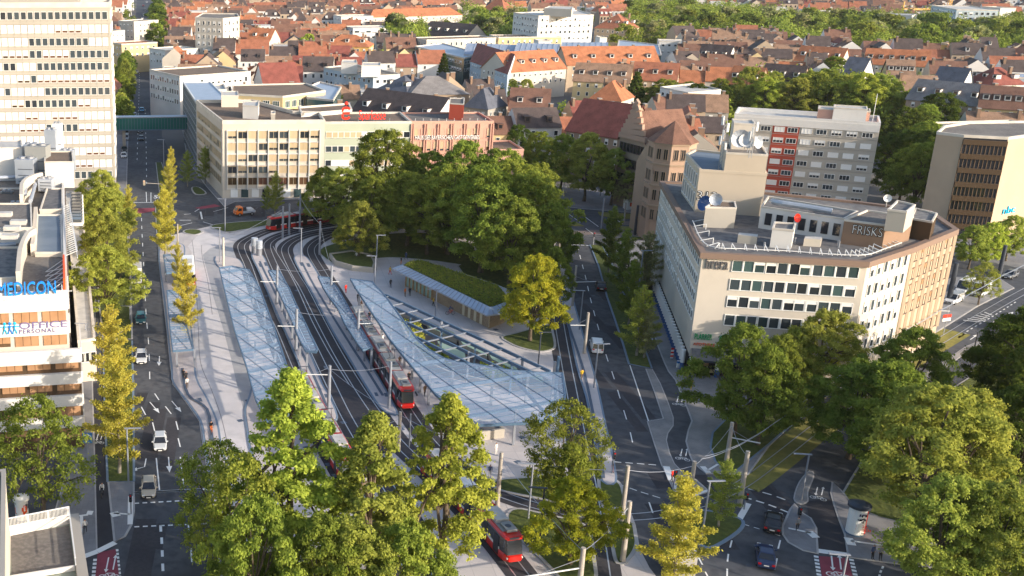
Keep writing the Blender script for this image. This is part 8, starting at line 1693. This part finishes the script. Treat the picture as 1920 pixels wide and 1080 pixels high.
# ------------------------------------------------------------------ the old town: terraced houses in blocks
RC = random.Random(29)
ROOFS = ['orange', 'brown', 'red', 'brown', 'dark', 'tan', 'rust', 'dark', 'tan', 'white', 'brown', 'tan', 'dark', 'rust']; WALLS = ['cream', 'white', 'stone', 'yellow', 'tan', 'stonepink', 'white', 'cream', 'grey', 'white', 'beige', 'warmgrey', 'white', 'stonepink']
HPW = [12, 14, 11, 16, 13, 12, 15, 11, 13, 12, 14, 16, 12, 13]; HPH = [10, 11, 9.5, 10.5, 12, 9.5, 11, 10, 9, 11, 10.5, 9.5, 12, 10.5]; HPR = [4.6, 4.4, 5, 4.6, 4.2, 4.8, 5.4, 4.4, 4.6, 0.5, 4.4, 4.2, 4.8, 5]; DM = [2, 0, 3, 2, 1, 3, 0, 2, 0, 0, 1, 3, 2, 0]; DP = 11
WK = [style(1.1, 1.6, 'frame_white', 'window_glass'), style(1.1, 1.6, 'wall_stone', 'window_glass'), style(1.1, 1.6, 'frame_white', 'window_glass', .6)]
def hshape(m, wall, roof, w, h, rh, hip):
 a, b, c, d = Vector((-w / 2, -DP / 2, 0)), Vector((w / 2, -DP / 2, 0)), Vector((w / 2, DP / 2, 0)), Vector((-w / 2, DP / 2, 0)); U = Vector((0, 0, 1)); e = .5; r0, r1 = Vector((-w / 2, 0, h + rh)), Vector((w / 2, 0, h + rh))
 if hip: r0.x += 3.5; r1.x -= 3.5
 return a, b, c, d, r0, r1
def hproto(k):
 w, h, rh, wl, rf_ = HPW[k], HPH[k], HPR[k], 'wall_' + WALLS[k], 'roof_' + ROOFS[k]; r = root('terraced_house', (0, 0, 0), 'house', 'house'); m = MB(); a, b, c, d, r0, r1 = hshape(m, wl, rf_, w, h, rh, 0); U = Vector((0, 0, 1))
 m.prism([a, b, c, d], 0, h, wl, None); m.face([d + U * h, a + U * h, r0 - U * .1], wl); m.face([b + U * h, c + U * h, r1 - U * .1], wl); part(m, 'wall', r); m = MB(); dz = .5 * rh / (DP / 2); y = Vector((0, .5, 0))
 m.face([a - y + U * (h - dz), b - y + U * (h - dz), r1, r0], rf_); m.face([c + y + U * (h - dz), d + y + U * (h - dz), r0, r1], rf_); part(m, 'roof', r)
 for x in ([-w * .3, w * .32] if k % 2 else [w * .4]): m = MB(); m.box((x, 1.2, h + rh * .9), (.8, 1.6, 2.8), 'wall_brownp'); m.box((x, 1.2, h + rh * .9 + 1.4), (1.0, 1.8, .15), 'wall_grey'); part(m, 'chimney', r)
 for j in range(DM[k]):
  x = -w / 2 + w * (j + .5) / DM[k]; m = MB(); z = h + rh * .22; m.box((x, -DP / 2 + 2.2, z + .8), (1.5, 2.4, 1.7), 'wall_white' if k % 3 else rf_); m.box((x, -DP / 2 + 2.1, z + 1.7), (1.8, 2.8, .16), rf_); m.box((x, -DP / 2 + .98, z + .9), (.9, .06, 1.1), 'glass_dark'); part(m, 'dormer', r)
 kk = WK[k % 3]
 if WCACHE[kk][1] is None: WCACHE[kk][1] = WCACHE[kk][0].mesh('window')
 n = max(3, int(w / 2.8))
 for side in (-1, 1):
  for rr in range(2 if side < 0 else 1):
   for j in range(n if side < 0 else 2):
    o = bpy.data.objects.new('window', WCACHE[kk][1]); scene.collection.objects.link(o); o.parent = r; o.location = (-w / 2 + w * (j + .5) / (n if side < 0 else 2), side * DP / 2, h - 2.9 - 3.2 * rr); o.rotation_euler = (0, 0, math.pi if side < 0 else 0)
 return r
HP = [hproto(k) for k in range(14)]; note_kids()
EXC = [P2(q) for q in ([(1165, 118), (1320, 84), (1480, 98), (1640, 122), (1640, 62), (1300, 26), (1180, 20)], [(1600, 118), (1960, 126), (1960, 60), (1620, 55)], [(722, 112), (800, 112), (800, 62), (722, 62)], [(868, 95), (968, 98), (968, 36), (868, 36)], [(1380, 246), (1668, 262), (1650, 195), (1500, 190), (1380, 200)], [(1200, 236), (1370, 238), (1370, 208), (1200, 208)], [(1640, 420), (1740, 400), (1770, 250), (1640, 250)], [(1650, 258), (1930, 258), (1930, 228), (1650, 228)], [(940, 345), (1180, 395), (1160, 360), (980, 300)], [(778, 152), (955, 165), (1240, 158), (1240, 80), (800, 74)], [(963, 122), (1113, 122), (1113, 50), (963, 50)], [(1390, 350), (1680, 350), (1700, 230), (1380, 230)], [(940, 232), (1060, 250), (1070, 190), (940, 190)], [(690, 210), (900, 225), (900, 165), (690, 165)])]
cells = []
def hblocks(ang, test, x0, x1, y0, y1, bw=84, bd=50, st=11):
 ca, sa = math.cos(ang), math.sin(ang)
 def Wd(x, y): return (x * ca - y * sa, x * sa + y * ca)
 j = y0
 while j < y1:
  off = RC.uniform(0, bw); i = x0 - off
  while i < x1:
   wB, dB = bw - st, bd - st + RC.uniform(-2, 4)
   for side in (0, 1, 2, 3):
    L = wB if side < 2 else dB - 2 * DP - 1; s = 0
    while s < L - 7:
     k = RC.randrange(14); sx = RC.uniform(.9, 1.15); w = HPW[k] * sx
     if s + w > L: w = L - s; sx = w / HPW[k]
     if w < 5: break
     m_ = s + w / 2
     if side == 0: p = (i + m_, j + DP / 2); a = 0
     elif side == 1: p = (i + m_, j + dB - DP / 2); a = math.pi
     elif side == 2: p = (i + DP / 2, j + DP + .5 + m_); a = -math.pi / 2
     else: p = (i + wB - DP / 2, j + DP + .5 + m_); a = math.pi / 2
     s += w; x, y = Wd(*p)
     if RC.random() < .09: continue
     a += RC.uniform(-.05, .05) + (math.pi / 2 if RC.random() < .12 else 0); p = (p[0] + RC.uniform(-1, 1), p[1] + RC.uniform(-1, 1))
     u, v = PX((x, y, 0)); ut, vt = PX((x, y, 16))
     if not (-60 < u < 1990 and v < 330 and vt > -14 and test(u, v)): continue
     ok = True
     for poly in OCC + EXC:
      if abs(poly[0][0] - x) > 400 and len(poly) < 6 and abs(poly[0][1] - y) > 400: continue
      for (cx, cy) in ((0, 0), (-w / 2, -DP / 2), (w / 2, -DP / 2), (w / 2, DP / 2), (-w / 2, DP / 2)):
       X = x + cx * math.cos(a + ang) - cy * math.sin(a + ang); Y = y + cx * math.sin(a + ang) + cy * math.cos(a + ang)
       if inpoly(X, Y, poly): ok = False; break
      if not ok: break
     if ok: cells.append((y, x, a + ang, k, sx, RC.uniform(.86, 1.12), u, v))
   for _ in range(9):
    x, y = Wd(i + RC.uniform(.0, 1.1) * wB, j + RC.uniform(-.12, 1.0) * dB); u, v = PX((x, y, 0))
    if -30 < u < 1960 and v < 300 and PX((x, y, 10))[1] > -10 and test(u, v) and not any(inpoly(x, y, q) for q in OCC + EXC): GT.append((x, y, RC.uniform(7, 13)))
   i += bw
  j += bd
GT = []
hblocks(rad(-4.4), lambda u, v: u < 640 + (200 - v) * .5, -350, 200, 300, 1500)
hblocks(rad(3), lambda u, v: 640 + (200 - v) * .5 <= u < 1300 - v * .1, -60, 520, 260, 1500)
hblocks(rad(-17), lambda u, v: u >= 1300 - v * .1, -200, 1000, 240, 1700)
cells.sort(); N1 = 255
ANCH += [('the tall far street trees', (300, 60)), ('the ochre brick house', (650, 80)), ('the cypress', (828, 150)), ('the long orange mansard', (1060, 115)), ('the lone bright green tree', (578, 95)), ('the dark fir', (1186, 190)), ('the brick stack', (1760, 110)), ('the huge domed tree', (1555, 150)), ('the red hipped mansion', (1145, 45)), ('the school with orange roof', (780, 30)), ('the long bright orange row', (1530, 105)), ('the black roofed white gable', (1335, 105)), ('the yellow crane', (1772, 30)), ('the yellow tenement', (1890, 200))]
cnt = {}; WN = dict(stonepink='pinkish', stone='sandstone', warmgrey='grey', tan='tan', beige='beige')
for (y, x, a, k, sx, sz, u, v) in cells[:N1]:
 uu, vv = PX((x, y, 15)); an = min(ANCH, key=lambda q: (q[1][0] - uu) ** 2 + 4 * (q[1][1] - vv) ** 2); dx, dy = uu - an[1][0], vv - an[1][1]
 rel = ('left of' if dx < 0 else 'right of') if abs(dx) > abs(dy) * 2 else ('above' if dy < 0 else 'below'); key = (ROOFS[k], WN.get(WALLS[k], WALLS[k]), rel, an[0]); cnt.setdefault(key, []).append((uu, y, x, a, k, sx, sz))
WN = dict(stonepink='pinkish', stone='sandstone', warmgrey='grey', tan='tan', beige='beige')
for (rf_, wl, rel, an), L_ in cnt.items():
 L_.sort()
 for i, (uu, y, x, a, k, sx, sz) in enumerate(L_): place(HP[k], (x, y, 0), a, (sx, 1, sz), '%s roofed %s house %s %s%s' % (rf_, wl, rel, an, '' if len(L_) == 1 else ', %s from left' % ordn(i)), 'house', 'terraced houses of the old town')
for p in HP:
 if not p.get('used'): [bpy.data.objects.remove(o) for o in list(p.children)]; bpy.data.objects.remove(p)
far = MB(); U = Vector((0, 0, 1))
for (y, x, a, k, sx, sz, u, v) in cells[N1:]:
 w, h, rh, wl, rf_ = HPW[k] * sx, HPH[k] * sz, HPR[k], 'wall_' + WALLS[k], 'roof_' + ROOFS[k]; hip = k in (3, 8, 12); M = Matrix.Translation((x, y, 0)) @ Matrix.Rotation(a, 4, 'Z'); A = [M @ q for q in hshape(None, 0, 0, w, h, rh, hip)]; a_, b_, c_, d_, r0, r1 = A; H = U * h
 for p, q in ((a_, b_), (b_, c_), (c_, d_), (d_, a_)): far.face([p, q, q + H, p + H], wl)
 far.face([a_ + H, b_ + H, r1, r0], rf_); far.face([c_ + H, d_ + H, r0, r1], rf_); far.face([d_ + H, a_ + H, r0], rf_ if hip else wl); far.face([b_ + H, c_ + H, r1], rf_ if hip else wl)
 q = M @ Vector((w * .25, 1, h + rh * .9)); far.box((q.x, q.y, q.z), (.9, 1.4, 2.6), 'wall_brownp', a)
 if y < 950:
  n = 4
  for s in (-1, 1):
   for rr in range(3):
    for j in range(n): x0 = -w / 2 + w * (j + .3) / n; z0 = h - 2.6 - 3.2 * rr; far.face([M @ Vector((x0, s * (DP / 2 + .03), z0)), M @ Vector((x0 + 1.2, s * (DP / 2 + .03), z0)), M @ Vector((x0 + 1.2, s * (DP / 2 + .03), z0 + 1.6)), M @ Vector((x0, s * (DP / 2 + .03), z0 + 1.6))], 'glass_dark')
  for j in range(DM[k]): x0 = -w / 2 + w * (j + .5) / DM[k]; q = M @ Vector((x0, -DP / 2 + 2, h + rh * .25 + .8)); far.box((q.x, q.y, q.z), (1.5, 2.4, 1.6), 'wall_white', a)
o = far.build('distant_houses'); tag(o, 'distant mass of red and brown roofed houses reaching the top of the photo', 'houses', None, 'stuff')
# far woods and courtyard trees that read as one mass
rgf = np.random.default_rng(77)
WD = EXC[0:4] + EXC[4:5]
for poly, n_ in zip(WD, (330, 260, 30, 45, 25)):
 xs = [p[0] for p in poly]; ys = [p[1] for p in poly]; c = 0; g_ = 0
 while c < n_ and g_ < 20000:
  g_ += 1; x, y = RC.uniform(min(xs), max(xs)), RC.uniform(min(ys), max(ys))
  if inpoly(x, y, poly) and not any(inpoly(x, y, q) for q in OCC): GT.append((x, y, RC.uniform(11, 19))); c += 1
pts = []; nrs = []; byc = {0: [], 1: [], 2: []}
for i, (x, y, h) in enumerate(GT):
 n = 420 if y < 800 else 240; d = rgf.normal(size=(n, 3)); d /= np.linalg.norm(d, axis=1, keepdims=True); d[:, 2] = np.abs(d[:, 2]) * 1.0 - .25; lump = 1 + .22 * np.sin(d[:, 0] * 5 + i) + .22 * np.sin(d[:, 1] * 6 + i * 2) + .15 * np.sin(d[:, 2] * 9 + i)
 p = d * (rgf.random((n, 1)) ** .3) * lump[:, None] * np.array([h * .36, h * .36, h * .5]) + np.array([x, y, h * .52]); byc[i % 3].append((p, d + rgf.normal(size=(n, 3)) * .5))
for k, mm in ((0, 'leaf_mid'), (1, 'leaf_mid'), (2, 'leaf_olive')):
 p = np.concatenate([q[0] for q in byc[k]]); nn_ = np.concatenate([q[1] for q in byc[k]]); me = leafmesh('distant_woods', p, nn_, .62, mm, rgf); o = bpy.data.objects.new('distant_woods', me); scene.collection.objects.link(o); tag(o, ['mid green', 'fresh green', 'olive green'][k] + ' far woods and courtyard trees between the roofs', 'woods', None, 'stuff')
for p in list(PR.values()) + list(CP.values()):
 if not p.get('used'): [bpy.data.objects.remove(o) for o in list(p.children)]; bpy.data.objects.remove(p)
for o in scene.objects:
 for k in ('used', 'paint'):
  if k in o: del o[k]
# ------------------------------------------------------------------ air
hz_ = MB(); hz_.box((700, 2400, 120 / 2 + 0), (5200, 5400, 124), 'void'); ho = hz_.build('haze'); ho['kind'] = 'stuff'
hm = bpy.data.materials.new('haze'); hm.use_nodes = True; nt = hm.node_tree; nt.nodes.remove(nt.nodes['Principled BSDF']); pv_ = nd(nt, 'ShaderNodeVolumePrincipled'); pv_.inputs['Density'].default_value = .00004; pv_.inputs['Color'].default_value = (.93, .94, .96, 1); pv_.inputs['Anisotropy'].default_value = .2
nt.links.new(pv_.outputs[0], nt.nodes['Material Output'].inputs['Volume']); ho.data.materials.clear(); ho.data.materials.append(hm)
scene.cycles.volume_bounces = 0; scene.cycles.volume_step_rate = 10
